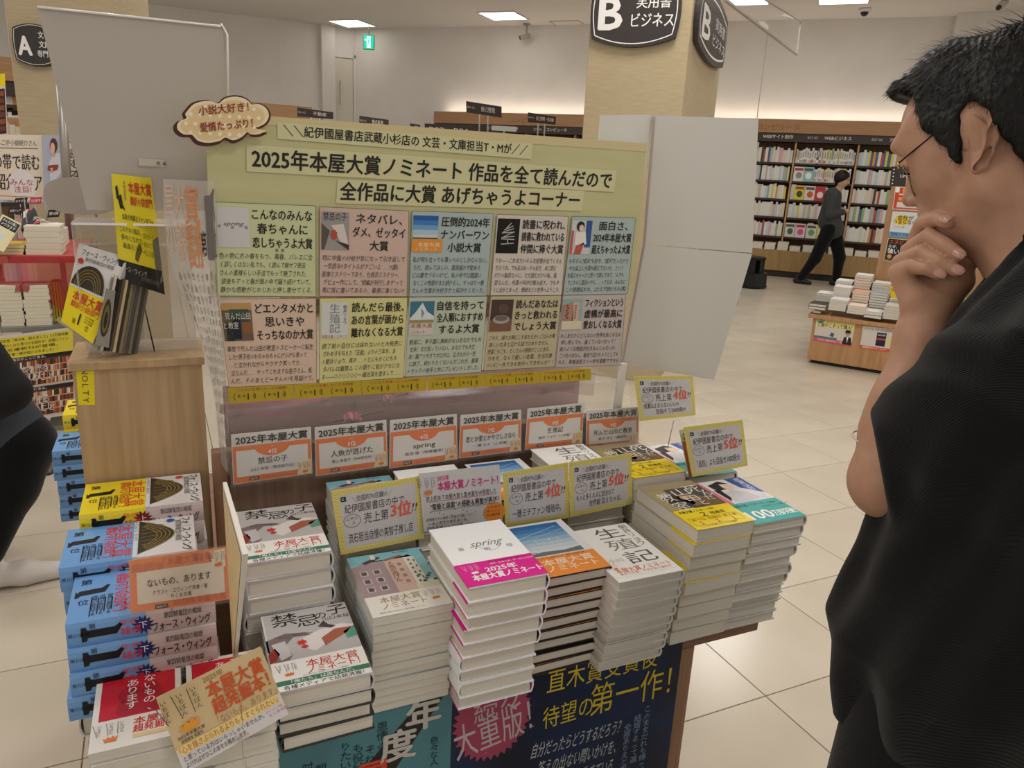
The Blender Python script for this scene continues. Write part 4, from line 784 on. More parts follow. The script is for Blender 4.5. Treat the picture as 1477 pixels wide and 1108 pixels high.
# ------------------------------------------------------------------ prize cards in acrylic pockets
cards = [([(333, 627), (448.4, 615.8), (450.6, 683), (336.6, 699.2)], '4', '禁忌の子', '山口 未桜（東京創元社）', 'fourth'),
 ([(453.8, 616.7), (557.3, 605.8), (559.4, 672.2), (455.7, 687)], '5', '人魚が逃げた', '青山 美智子（PHP研究所）', 'fifth'),
 ([(562.7, 606.4), (658.8, 597), (660.2, 662.7), (561.3, 676)], '6', 'spring', '恩田 陸（筑摩書房）', 'sixth'),
 ([(664.5, 599), (751.7, 591), (751.7, 650.5), (661.7, 661.3)], '7', '恋とか愛とかやさしさなら', '一穂 ミチ（小学館）', 'seventh'),
 ([(761, 589.6), (842.4, 580.9), (839.7, 639.7), (757, 649)], '8', '生殖記', '朝井 リョウ（小学館）', 'eighth'),
 ([(846, 592.8), (921.7, 586.9), (921, 641), (845, 649)], '9', '死んだ山田と教室', '金子 玲介（講談社）', 'ninth')]
cardacr = clear_plastic('card_pocket', .035, '#e8e6e2', .05)
OR = C('#e0793f', .35, .2); cardw = C('#d9d5d0', .3, .3)
def prize_face(pr, w, h, rank, title, author, notop=False):
    y0 = .25 if not notop else 0
    if not notop: pr.text('2025年本屋大賞', w*.5, h*.055, h*.155, INK, 3, 'c', .035, w=w*.90)
    pr.rect(w*.01, h*.25, w*.99, h*.985, OR, 1); pr.rect(w*.05, h*.34, w*.95, h*.865, cardw, 2)
    pr.poly([(w*.5+w*.23*math.cos(a), h*.26+h*.235*math.sin(a)) for a in [math.pi*i/16 for i in range(17)]], OR, 3)
    pr.text('ー', w*.5, h*.275, h*.05, W_, 4, 'c'); pr.text(rank+'位', w*.5, h*.36, h*.095, W_, 4, 'c', .02)
    pr.text(title, w*.5, h*.52, h*.125, INK, 3, 'c', .012, w=min(w*.8, h*.135*len(title)*(1 if ord(title[0]) > 255 else .55))); pr.text(author, w*.5, h*.71, h*.065, INK, 3, 'c', w=w*.56)
    pr.rect(w*.20, h*.895, w*.32, h*.955, C('#2c2320'), 3); pr.text('NOLTY', w*.26, h*.903, h*.04, W_, 4, 'c', .02, w=w*.09); pr.text('本屋大賞は書店員が選ぶ賞です', w*.36, h*.91, h*.028, C('#b4532a'), 3, w=w*.35)
    pr.poly([(w*.80, h*.98), (w*.84, h*.72), (w*.98, h*.66), (w*.985, h*.98)], C('#e5c9a2'), 3); arrows(pr, w*.905, h*.71, h*.24, C('#4f4a42'))
for k, (q, rank, title, author, on) in enumerate(cards):
    v = BV-.020; Q = V4(q, v)
    e, put, w, h = sheet('prize_card', Q, 'orange and white prize card for %s place in an acrylic pocket' % on, 'prize card', cardw, .001, 'prize cards along the acrylic rail')
    pr = Print(scaled(put, w, h)); prize_face(pr, w, h, rank, title, author); pr.build('print', e)
    G = [Vector((Q[0].x-.004, v-.003, Q[0].z+.004)), Vector((Q[1].x+.004, v-.003, Q[1].z+.004)), Vector((Q[2].x+.004, v-.003, Q[2].z-.005)), Vector((Q[3].x-.004, v-.003, Q[3].z-.005))]
    mb = MB(); mb.quadbox(G, .0012, cardacr); mb.quadbox([p+Vector((0, .006, 0)) for p in G], .001, cardacr)
    cx_ = (G[0].x+G[1].x)/2; mb.box((cx_-.012, v+.003, G[0].z), (cx_+.012, BV-.004, G[0].z+.003), cardacr); mb.build('acrylic_pocket', e)
# acrylic rail behind, with clips and pink cloth flowers
ra = empty('acrylic_rail', (.5, BV+.005, 1.0), 0, 'clear acrylic rail above the brown back panel', 'acrylic rail')
mb = MB(); q = V4([(330, 600), (893, 566), (893, 640), (334, 700)], BV); 
mb.box((.070, BV-.002, .90), (.925, BV+.001, 1.008), clear_plastic('rail_acrylic', .07)); mb.box((.070, BV, 1.001), (.925, BV+.16, 1.004), clear_plastic('rail_acrylic', .07)); mb.build('rail_plate', ra)
mb = MB()
for u in (.085, .30, .52, .72, .9): mb.box((u, BV-.008, .985), (u+.012, BV-.002, 1.006), cardacr)
mb.build('clips', ra)
pink = clear_plastic('pink_film', .55, '#c8607c', .5)
mb = MB(); mb.grid(lambda u, v: Vector((.075+.84*u, VB+.12+.02*math.sin(17*u), 0.945+.055*v+.006*math.sin(23*u+2*v))), 40, 5, clear_plastic('rose_film', .35, '#c58a94', .4)); tag(mb.build('rose_film'), 'long rose coloured film standing behind the acrylic rail', 'decoration')
mb = MB(); mb.grid(lambda u, v: Vector((.075+.84*u, VB+.17+.008*math.sin(9*u), .86+.145*v)), 30, 3, C('#c09a98', .6)); tag(mb.build('mauve_sheet'), 'dull mauve sheet closing the gap behind the acrylic rail', 'decoration')
def crumple(name, c, rx, ry, rz, m, label, cat, seed, nu=20, nv=12, amp=.25):
    r = random.Random(seed); ph = [(r.uniform(2, 5), r.uniform(0, 6), r.uniform(3, 7), r.uniform(0, 6)) for _ in range(3)]
    def f(u, v):
        a = 2*math.pi*u; b_ = math.pi*(v-.5); k = 1+sum(math.sin(round(A)*a+B)*math.sin(Cc*b_+D) for A, B, Cc, D in ph)*amp/3
        return Vector((c[0]+rx*k*math.cos(a)*math.cos(b_), c[1]+ry*k*math.sin(a)*math.cos(b_), c[2]+rz*k*math.sin(b_)))
    mb = MB(); mb.grid(f, nu, nv, m); o = mb.build(name); return tag(o, label, cat)
crumple('tissue_bunch', (.17, VB+.08, 0.985), .11, .035, .020, pink, 'pink tissue bunch behind the acrylic rail at its left end', 'decoration', 1)
crumple('tissue_bunch', (.53, VB+.09, 0.985), .11, .035, .020, pink, 'pink tissue bunch behind the acrylic rail in the middle', 'decoration', 2)
crumple('tissue_bunch', (.76, VB+.08, 0.985), .09, .03, .018, pink, 'rose tissue bunch behind the acrylic rail at its right end', 'decoration', 4)
def flower(c, s, label):
    e = empty('blossom', c, 0, label, 'artificial flower', 'artificial blossoms on the rail')
    pk = C('#d8506e', .6); pk2 = C('#eaa0ac', .6)
    for i in range(12):
        a = i*2.4; rr = s*(.35+.06*(i % 3)); mb = MB(); o = Vector((c[0]+rr*math.cos(a), c[1]+.3*rr*math.sin(a*1.7), c[2]+.55*rr*math.sin(a)))
        mb.grid(lambda u, v: o+Vector(((u-.5)*s*.7, (v-.5)*s*.4+((u-.5)**2)*s*.8, (v-.5)*s*.5+.15*s*math.sin(6*u))), 4, 3, pk if i % 2 else pk2); mb.build('petal', e)
    mb = MB(); mb.tube([(c[0]-s*1.6, c[1], c[2]-s*.1), (c[0], c[1]+.01, c[2]-.1*s), (c[0]+s*2.6, c[1], c[2]+s*.5)], .0022, C('#4f3a2b'), 6); mb.build('stem', e)
fp = at_v(508, 602, BV+.03); flower((fp.x, fp.y-.01, fp.z), .024, 'deep pink artificial blossom behind the fifth-place prize card')
fp = at_v(561, 575, BV+.04); flower((fp.x, fp.y, fp.z), .016, 'pale pink artificial blossom above the sixth-place prize card')
# ------------------------------------------------------------------ handwritten cards with yellow rims
popm = C('#c9c5c6', .45); rim = C('#ddd07c', .5); MK = C('#35322f'); RD2 = C('#e2604f')
def pop(q, v, label, rank, l3, group='hand-written cards with yellow rims', back=False, tilt=0.0, l4=None):
    Q = [at_v(x, y, v) for x, y in q]; Q = [Q[0]+Vector((0, tilt, 0)), Q[1]+Vector((0, tilt, 0)), Q[2], Q[3]]
    if tilt: Q[0] = at_v(*q[0], v+tilt); Q[1] = at_v(*q[1], v+tilt)
    e, put, w, h = sheet('shelf_card', Q, label, 'shelf card', rim, .0009, group)
    pr = Print(scaled(put, w, h)); pr.rect(w*.07, h*.09, w*.93, h*.91, popm, 1)
    for i in range(26): pr.line([(w*(.005+.038*i), h*.02), (w*(.025+.038*i), h*.07)], w*.006, C('#c9b654'), 1); pr.line([(w*(.005+.038*i), h*.94), (w*(.025+.038*i), h*.985)], w*.006, C('#c9b654'), 1)
    for i in range(16): pr.line([(w*.015, h*(.05+.056*i)), (w*.05, h*(.08+.056*i))], w*.006, C('#c9b654'), 1); pr.line([(w*.95, h*(.05+.056*i)), (w*.985, h*(.08+.056*i))], w*.006, C('#c9b654'), 1)
    pr.rect(w*.085, h*.115, w*.145, h*.19, C('#3b3f48'), 2); pr.text('K', w*.1, h*.13, h*.045, W_, 3)
    pr.text('＼全国約70店舗の／', w*.20, h*.13, h*.085, HW, 2, w=w*.46, slant=.1, res=1); pr.text('紀伊國屋書店の中で', w*.11, h*.25, h*.125, MK, 2, w=w*.68, slant=.06, bold=-.002)
    pr.ring(w*.18, h*.50, w*.095, h*.10, w*.005, HW, 2); pr.text('ムサシ', w*.18, h*.44, h*.05, HW, 2, 'c', res=1); pr.text('コ', w*.19, h*.51, h*.05, HW, 2, 'c', res=1)
    pr.text('売上第', w*.31, h*.42, h*.155, MK, 2, w=w*.28, slant=.08); pr.text(rank+'位', w*.62, h*.35, h*.21, C('#e9a79c'), 2, w=w*.24, bold=.05, slant=.08); pr.text(rank+'位', w*.62, h*.35, h*.21, RD2, 3, w=w*.24, bold=.022, slant=.08); pr.text('!!', w*.87, h*.38, h*.15, MK, 3, slant=.2)
    if l4: pr.text(l3, w*.10, h*.62, h*.11, MK, 2, slant=.05, w=w*.6); pr.text(l4, w*.30, h*.76, h*.11, MK, 2, w=w*.52, slant=.05)
    else: pr.text(l3, w*.11, h*.70, h*.14, MK, 2, w=w*.76, slant=.05, bold=-.002)
    pr.build('print', e)
    if back:
        mb = MB(); c0, c1 = (Q[2]+Q[3])/2, (Q[0]+Q[3])/2; mb.box((c0.x-.012, c0.y+.003, c0.z-.01), (c0.x+.012, c0.y+.03, c0.z-.006), cardacr); mb.build('clip', e)
    return e
RF = 1.187
pop([(477.6, 708.7), (606.8, 686.5), (611.6, 776.4), (491.7, 800.8)], RF, 'yellow-rimmed handwritten card with red third place, over the pink-building books', '3', '流石担当自慢の美智子推し店', back=False)
pop([(725.2, 682), (819.6, 667.1), (820.9, 747), (729, 761.9)], RF+.001, 'yellow-rimmed handwritten card with red fourth place, beside the white leaflet', '4', '一穂ミチファン増殖中。')
pop([(820.6, 667), (910.7, 653.5), (912, 726.7), (822, 746.5)], RF-.001, 'yellow-rimmed handwritten card with red fifth place, above the brush-title books', '5', 'もっと多くの人に読まれて', l4='世界観 変えちゃお。')
pop([(914.1, 542.8), (999.7, 541.7), (1003.6, 599.1), (922.8, 607.8)], 1.36, 'yellow-rimmed handwritten card with red fourth place, below the white folded board', '4', '成瀬は止まらないいい!!!', l4='目指そう2000冊!!!')
pop([(985.6, 616.5), (1071.2, 605.2), (1078.8, 671.7), (998.6, 688)], 1.185, 'yellow-rimmed handwritten card with red fifth place, at the right table end', '5', '『成信』よも目指せ1000冊☆')
# orange card seen past it
e, put, w, h = sheet('prize_card', [at_v(979.5, 620, 1.20), at_v(1060, 608, 1.20), at_v(1066, 672, 1.20), at_v(994, 690, 1.20)], 'orange prize card mostly hidden behind the rightmost yellow-rimmed card', 'prize card', cardw, .001)
pr = Print(scaled(put, w, h)); prize_face(pr, w, h, '10', '成瀬は信じた道をいく', '宮島 未奈（新潮社）'); pr.build('print', e)
# clear stand carrying the upper right card
sa_ = empty('acrylic_stand', at_v(960, 690, 1.365), 0, 'clear acrylic stand carrying the card below the white board', 'acrylic stand')
mb = MB(); mb.quadbox([at_v(905, 528, 1.364), at_v(1003, 545, 1.364), at_v(1003, 645, 1.364), at_v(915, 636, 1.364)], .002, clear_plastic('stand_clear', .07)); mb.tube([at_v(972, 606, 1.362), at_v(962, 650, 1.362)], .0012, grey_m, 6); mb.build('stand_plate', sa_)
# white nominee leaflet
Q = V4([(603.9, 683.3), (720.3, 670.3), (724.7, 751), (611.5, 767.3)], RF-.004)
e, put, w, h = sheet('nominee_leaflet', Q, 'white printed nominee leaflet with magenta headline and orange disc', 'leaflet', C('#cbc9ca', .4), .0008)
MG = C('#cf2b7c'); pr = Print(scaled(put, w, h)); arrows(pr, w*.09, h*.06, h*.32, C('#4d4a4a')); pr.text('2025年', w*.21, h*.07, h*.09, MG, 2, bold=.01, w=w*.15); pr.text('本屋大賞ノミネート！', w*.21, h*.18, h*.145, MG, 2, bold=.02, w=w*.76)
pr.text('史上初めて本屋大賞と直木賞をW受賞した', w*.06, h*.40, h*.085, MK, 2, w=w*.88, res=1); pr.line([(w*.06, h*.50), (w*.94, h*.495)], h*.008, C('#c2526f'), 3); pr.text('“蜜蜂と遠雷”の感動＆興奮が再び！', w*.10, h*.54, h*.105, MK, 2, bold=.015, w=w*.86, res=1); pr.line([(w*.1, h*.665), (w*.95, h*.655)], h*.006, MK, 3)
pr.disc(w*.90, h*.82, w*.14, h*.17, C('#e28a30'), 2, 24); pr.text('これまで', w*.82, h*.70, h*.05, C('#7c4312'), 3); pr.text('味わったことの', w*.80, h*.77, h*.045, C('#7c4312'), 3, w=w*.17); pr.text('ない読書体験', w*.80, h*.84, h*.045, C('#7c4312'), 3, w=w*.17)
for i in range(9): pr.disc(w*(.1+.075*i+.03*(i % 2)), h*(.68+.03*((i*5) % 4)), w*.008, w*.008, C(['#3d6db3', '#c94b78', '#8c8a8a'][i % 3]), 2, 8)
pr.text('表現者たちの情熱と才能が交錯していく', w*.04, h*.78, h*.05, HW, 2, w=w*.6, res=1); pr.text('一人の天才少年をめぐる、', w*.06, h*.85, h*.065, HW, 2, w=w*.5, res=1); pr.text('傑作長編バレエ小説　spring', w*.04, h*.925, h*.07, HW, 2, w=w*.62, res=1); pr.build('print', e)
# orange framed card over the blue books
Q = V4([(185.9, 809.3), (326.2, 789), (330.8, 864.8), (188.6, 885.1)], 1.035)
e, put, w, h = sheet('prize_card', Q, 'glossy orange-rimmed card standing over the blue-banded books', 'prize card', C('#e07f3f', .12, .8), .001)
pr = Print(scaled(put, w, h), .0003); gl_ = C('#dcd0bf', .12, .8); pr.rect(w*.07, h*.24, w*.96, h*.85, gl_, 1); pr.text('「本屋大賞」', w*.34, h*.04, h*.15, C('#c9704e'), 2, bold=.01, w=w*.40); pr.text('発掘本', w*.02, h*.09, h*.15, C('#c9704e'), 2, bold=.01); pr.text('発掘', w*.66, h*.04, h*.14, C('#c9704e'), 2, bold=.01)
pr.poly([(w*.82, h*.03), (w*.985, h*.02), (w*.98, h*.36), (w*.84, h*.30)], C('#e3d3bb'), 2); arrows(pr, w*.905, h*.04, h*.30, C('#5a5248'))
pr.text('ないもの、あります', w*.17, h*.40, h*.145, INK, 3, bold=.012, w=w*.65); pr.text('クラフト・エヴィング商會／著', w*.22, h*.62, h*.085, INK, 3, w=w*.56); pr.text('ちくま文庫', w*.40, h*.73, h*.08, INK, 3, w=w*.21); pr.text('2025年本屋大賞', w*.42, h*.84, h*.12, C('#c8553c'), 3, bold=.012, w=w*.55); pr.rect(w*.24, h*.90, w*.37, h*.98, C('#4a3a30'), 3); pr.text('NOLTY', w*.305, h*.915, h*.045, W_, 4, 'c', w=w*.1); pr.build('print', e)
mb = MB(); mb.quadbox([p+Vector((0, -.002, 0)) for p in [Q[0]+Vector((-.004, 0, .004)), Q[1]+Vector((.004, 0, .004)), Q[2]+Vector((.004, 0, -.004)), Q[3]+Vector((-.004, 0, -.004))]], .0008, clear_plastic('laminate', .04, '#ffffff', .03)); mb.tube([Q[3]*.6+Q[2]*.4+Vector((0, .003, .0)), Q[3]*.6+Q[2]*.4+Vector((0, .012, -.02))], .0012, grey_m, 6); mb.build('laminate', e)
# beige tilted card over the small red books
qq = [(224.7, 1007), (375.5, 932.6), (416.1, 1030), (266, 1116)]; Q = [at_v(qq[0][0], qq[0][1], .893), at_v(qq[1][0], qq[1][1], .893), at_v(qq[2][0], qq[2][1], .868), at_v(qq[3][0], qq[3][1], .868)]
e, put, w, h = sheet('discovery_card', Q, 'tilted beige card with orange headline leaning on the small red paperbacks', 'card', C('#d2b98c', .45), .0009)
pr = Print(scaled(put, w, h)); OG = C('#cf5b2c'); pr.poly([(0, h*.70), (w, h*.68), (w, h), (0, h)], C('#d9d5d3'), 1); pr.rect(w*.02, h*.675, w*.97, h*.79, C('#ecd38a'), 2)
pr.text('2025年', w*.42, h*.03, h*.07, C('#a0814a'), 2, bold=.01); pr.text('本屋大賞', w*.42, h*.12, h*.20, OG, 2, bold=.03, w=w*.54); pr.text('超発掘本！', w*.42, h*.34, h*.19, OG, 2, bold=.03, w=w*.54); pr.text('「ないもの、あります」', w*.42, h*.565, h*.095, C('#b98a5a'), 2, w=w*.56)
arrows(pr, w*.19, h*.05, h*.52, C('#4a4034'), C('#e2993a')); pr.text('2025年本屋大賞', w*.05, h*.56, h*.045, INK, 2, w=w*.25); pr.text('超発掘本 受賞作', w*.07, h*.615, h*.045, INK, 2, w=w*.2)
pr.text('「心を揺さぶられるよりもくすぐられたい」', w*.03, h*.69, h*.085, C('#c06a34'), 3, w=w*.93); pr.text('と思っている方はいらっしゃいませんか。', w*.04, h*.81, h*.065, C('#4b484c'), 3, w=w*.76); pr.text('よければぜひこの本をお薦めします。', w*.04, h*.895, h*.065, C('#4b484c'), 3, w=w*.58); pr.text('クラフト・エヴィング商會', w*.82, h*.82, h*.035, C('#c2759a'), 3, w=w*.16); pr.text('ちくま文庫', w*.84, h*.87, h*.04, C('#c2759a'), 3); pr.build('print', e)
# ------------------------------------------------------------------ posters on the table front
fv = .9968
def fz(u, z): return Vector((u, fv, z))
pu = at_v(651, 1050, fv).x; pr_u = at_v(983.5, 940, fv).x
Q = [fz(-.118, .6245), fz(pu, .6245), fz(pu, .17), fz(-.118, .17)]
e, put, w, h = sheet('poster', Q, 'teal poster with a slanted black band on the left of the table front', 'poster', C('#4d7c84', .5), .0008)
pr = Print(scaled(put, w, h)); pr.poly([(w*.99-w*.10, 0), (w*.99-.01, 0), (w*.60, h*.60), (w*.52, h*.44)], C('#2a2320'), 1)
for i, (ch, cc) in enumerate(zip('年度最高', ('#b9b5ad', '#b9b5ad', '#c4452f', '#c4452f'))): pr.text(ch, w*(.90-.085*i), h*(.0+.105*i), h*.12, C(cc), 2, 'c', .035)
cols_ = [('恩情の引力に抗いながら', '#16343a'), ('それからも、でも、', '#16343a'), ('も役分はきここで', '#16343a'), ('りたいのだと、', '#16343a'), ('一冊を上げたい', '#b9a845'), ('朝井リョウ', '#16343a'), ('対賛の言葉も、', '#16343a'), ('既の前では', '#16343a'), ('子と化して', '#16343a'), ('気がして、', '#16343a'), ('表現しか', '#b9a845'), ('がわからない', '#b9a845'), ('ネット・メディア', '#16343a'), ('って笑いと', '#b9a845'), ('和感のある', '#b9a845'), ('かって', '#b9a845'), ('生の賞りと', '#16343a'), ('行りたい', '#16343a')]
for i, (t, cc) in enumerate(cols_): pr.vtext(t, w*(.76-.040*i), h*(.05+.035*((i*5) % 3)+.015*i), w*.034 if cc == '#16343a' else w*.042, C(cc), 2, res=1)
pr.vtext('色々な人', w*.94, h*.17, w*.028, C('#16343a'), 2); pr.build('print', e)
Q = [fz(pu+.001, .6245), fz(pr_u, .6245), fz(pr_u, .12), fz(pu+.001, .12)]
navy = noise_mat('navy_poster', '#0d1426', '#12294f', (2, 2, 2), 2.5, .45)
e, put, w, h = sheet('poster', Q, 'navy poster with yellow headline and red burst on the table front', 'poster', navy, .0008)
YW = C('#cdb52f'); BR = C('#9b4058'); LT = C('#b9a9ad')
pr = Print(scaled(put, w, h)); pr.burst(w*.16, h*.145, w*.16, h*.17, BR, 1, 34, .88); pr.text('続々', w*.08, h*.045, h*.10, LT, 2, w=w*.18, bold=-.004, rot=-.06); pr.text('大重版！', w*.00, h*.145, h*.135, LT, 2, w=w*.31, rot=-.16)
pr.text('直木賞受賞後', w*.38, h*.005, h*.092, YW, 2, w=w*.50, bold=.004, rot=0); pr.text('待望の', w*.37, h*.16, h*.085, YW, 2, w=w*.22, rot=-.03); pr.text('第一作！', w*.58, h*.118, h*.125, YW, 2, w=w*.38, rot=-.0)
for i, t in enumerate(('自分だったらどうするだろう？', '答えの出ない問いかけを、', '誰もが抱えて生きている')): pr.text(t, w*(.33+.03*i), h*(.30+.085*i), h*.06, C('#b8bcc0'), 2, w=w*(.40-.04*i), slant=.15)
for i, t in enumerate(('このままだれも縛って', '結婚するって選', '全部ありえと思')): pr.vtext(t, w*(.86-.045*i), h*(.27+.03*i), w*.032, C('#7f96b8'), 2, res=1)
pr.vtext('推薦の言葉', w*.24, h*.42, w*.03, C('#7f96b8'), 2, res=1); pr.frame(w*.19, h*.40, w*.27, h*.6, .0006, C('#7f96b8'), 2)
for i in range(14): pr.disc(w*random.uniform(.02, .98), h*random.uniform(.1, .9), .0016, .0016, C('#8d8aa8'), 2, 6)
pr.build('print', e)
# ------------------------------------------------------------------ white folded board on the right
wb = mat('white_board', '#d3d0c8', .35, coat=.2)
P0 = at_v(943, 300, 1.47); wdeg = -33
pl = lambda x, y: at_pl(x, y, P0, wdeg)
fb = empty('folded_board', (P0.x, P0.y, 1.0), 0, 'white plastic board folded along its edge, right of the khaki board', 'board')
mb = MB(); mb.quadbox([pl(943, 166), pl(1094, 172), pl(1085, 365), pl(927.5, 352)], .003, wb); mb.build('upper_panel', fb)
mb = MB(); mb.quadbox([pl(927.3, 353.5), pl(1084.8, 366.5), pl(1030, 548), pl(895.5, 525)], .003, wb); mb.build('lower_panel', fb)
mb = MB(); mb.quadbox([at_v(867, 166, 1.485), at_v(942, 165.5, 1.485), at_v(905, 430, 1.485), at_v(845, 430, 1.485)], .004, wb); mb.build('side_panel', fb)
mb = MB(); mb.tube([pl(943.5, 168), pl(929, 352), pl(897, 524), at_v(889.5, 592, 1.47)], .003, mat('edge_pinkgrey', '#a89a94', .4), 6); mb.tube([pl(1093, 205)+Vector((.004, .004, 0)), pl(1062, 440)+Vector((.004, .004, 0))], .003, grey_m, 6); mb.build('edge_profile', fb)
# ------------------------------------------------------------------ grey poster back at the upper left + acrylic box on the cabinet
gb = mat('grey_backing', '#aea59b', .35, coat=.15)
def vq(pts, vs): return [at_v(x, y, v) for (x, y), v in zip(pts, vs)]
q = vq([(54, 11), (321, 38), (334, 304), (125, 303)], [1.50, 1.50, 1.50, 1.50])
gp = empty('poster', (q[3]+q[2])/2, 0, 'tall grey poster seen from its back above the light oak cabinet', 'poster'); mb = MB(); mb.quadbox(q, .003, gb); mb.build('backing_sheet', gp)
mb = MB(); mb.tube([at_v(54, 10, 1.498), at_v(319, 38, 1.498)], .0022, mat('acrylic_rim', '#e6e2da', .1, coat=1), 6); mb.tube([at_v(319, 34, 1.498), at_v(328, 50, 1.498), at_v(329.5, 160, 1.498)], .0018, mat('acrylic_rim', '', .1), 6); mb.build('acrylic_edge', gp)
e, put, w, h = sheet('price_slip', V4([(200, 228), (237, 231), (237, 241), (200, 239)], 1.497), 'tiny pale slip taped on the back of the grey poster', 'label', C('#c0b7a9'), .0005); pr = Print(scaled(put, w, h)); pr.text('見 本', w*.68, h*.3, h*.5, INK, 1); pr.build('print', e)
bx_ = empty('acrylic_box', (-.07, 1.55, 1.109), 0, 'low clear acrylic display box standing on the light oak cabinet', 'acrylic box')
fr = clear_plastic('box_acrylic', .30, '#c9bdac', .15)
A0, A1, A2_, A3 = at_v(100, 313, 1.585), at_v(300, 313, 1.585), at_v(296, 490, 1.585), at_v(112, 480, 1.585)
mb = MB(); mb.box((-.150, 1.585, 1.109), (.032, 1.588, A0.z), fr); mb.build('back_plate', bx_)
mb = MB(); mb.box((-.150, 1.50, 1.109), (.032, 1.588, 1.112), clear_plastic('box_base', .2)); mb.build('base_plate', bx_); mb = MB(); mb.box((-.1519, 1.470, A0.z-.004), (.032, 1.5845, A0.z-.0001), mat('acrylic_rim', '', .1)); mb.build('shelf_lip', bx_); mb = MB(); mb.box((-.152, 1.580, A0.z-.05), (.032, 1.5845, A0.z-.046), mat('acrylic_rim', '', .1)); mb.build('shelf_lip', bx_)
mb = MB(); mb.box((-.152, 1.47, 1.109), (-.149, 1.588, A0.z), clear_plastic('box_side', .3)); mb.build('side_plate', bx_)
# rounded grey speech bubble seen from the back
ce = at_v(118, 283, 1.66); mb = MB(); P = [(ce.x+.062*(abs(math.cos(a))**.75)*math.copysign(1, math.cos(a)), ce.z+.034*(abs(math.sin(a))**.8)*math.copysign(1, math.sin(a))) for a in [2*math.pi*i/36 for i in range(36)]]
mb.add([(x, 1.66, z) for x, z in P]+[(x, 1.663, z) for x, z in P], [list(range(36)), list(range(71, 35, -1))]+[[i, (i+1) % 36, 36+(i+1) % 36, 36+i] for i in range(36)], mat('bubble_grey', '#b2a8a0', .5))
sb_ = empty('bubble_sign', (ce.x, 1.66, ce.z-.034), 0, 'rounded grey bubble sign seen from behind at the left of the cabinet', 'sign'); mb.build('card', sb_)
mb = MB(); mb.tube([(ce.x+.02, 1.665, ce.z), (ce.x+.03, 1.665, TZ)], .0025, grey_m, 6); mb.build('stick', sb_)
# ------------------------------------------------------------------ things on the cabinet: open display copy, row of discs, yellow poster
T0 = 1.1085
def pts3(l): return [at_v(x, y, v) for x, y, v in l]
# standing hardcover with yellow band
Q = pts3([(114, 351, 1.50), (186, 372, 1.475), (134, 496, 1.445), (88, 464, 1.47)])
dz = 0
fbk = empty('display_book', Q[3], 0, 'white and yellow banded hardcover propped open on a clear stand', 'book'); mb = MB(); mb.quadbox(Q, .016, C('#d5d2cf', .3)); mb.build('cover', fbk)
put, n_ = bil(Q); w, h = .128, .188; sp_ = scaled(put, w, h); pr = Print(sp_)
pr.rect(0, h*.52, w, h, C('#e2cd20', .3), 2); pr.rect(0, h*.50, w, h*.525, C('#c9ced2'), 3); pr.poly([(w*.02, h*.52)]+[(w*(.40-.38*math.cos(math.pi*i/14)), h*(.52-.30*math.sin(math.pi*i/14))) for i in range(15)], C('#3c3324'), 2)
for k in range(4): pr.line([(w*(.40-.3*(1-.15*k)*math.cos(math.pi*i/12)), h*(.51-.24*(1-.15*k)*math.sin(math.pi*i/12))) for i in range(13)], h*.01, C('#857238'), 3)
pr.text('フォース・ウィング', w*.10, h*.05, h*.07, INK, 3, w=w*.75, slant=.1); pr.text('第四騎竜団の戦姫', w*.2, h*.14, h*.045, C('#55504c'), 3); pr.burst(w*.12, h*.20, w*.07, h*.04, C('#c6372b'), 3, 10)
pr.text('本屋大賞', w*.14, h*.56, h*.11, RED, 4, bold=.02, w=w*.74); pr.text('翻訳小説部門', w*.14, h*.68, h*.07, RED, 4, bold=.012, w=w*.74); pr.text('1', w*.44, h*.765, h*.16, INK, 4, bold=.03); pr.text('第', w*.28, h*.87, h*.06, INK, 4); pr.text('位', w*.66, h*.87, h*.06, INK, 4)
for k in range(3): pr.text('全米で話題沸騰', w*.58, h*(.775+.03*k), h*.02, INK, 4)
pr.build('cover_print', fbk)
Q2 = pts3([(186.5, 366, 1.475), (207, 371, 1.505), (190, 420, 1.50), (172, 405, 1.46)]); mb = MB(); mb.quadbox(Q2, .004, C('#bcb9b6', .3)); mb.build('spine', fbk)
put, n_ = bil(Q2); pr = Print(scaled(put, .02, .05)); pr.vtext('フォー', .010, .003, .013, INK, 1); pr.build('spine_print', fbk)
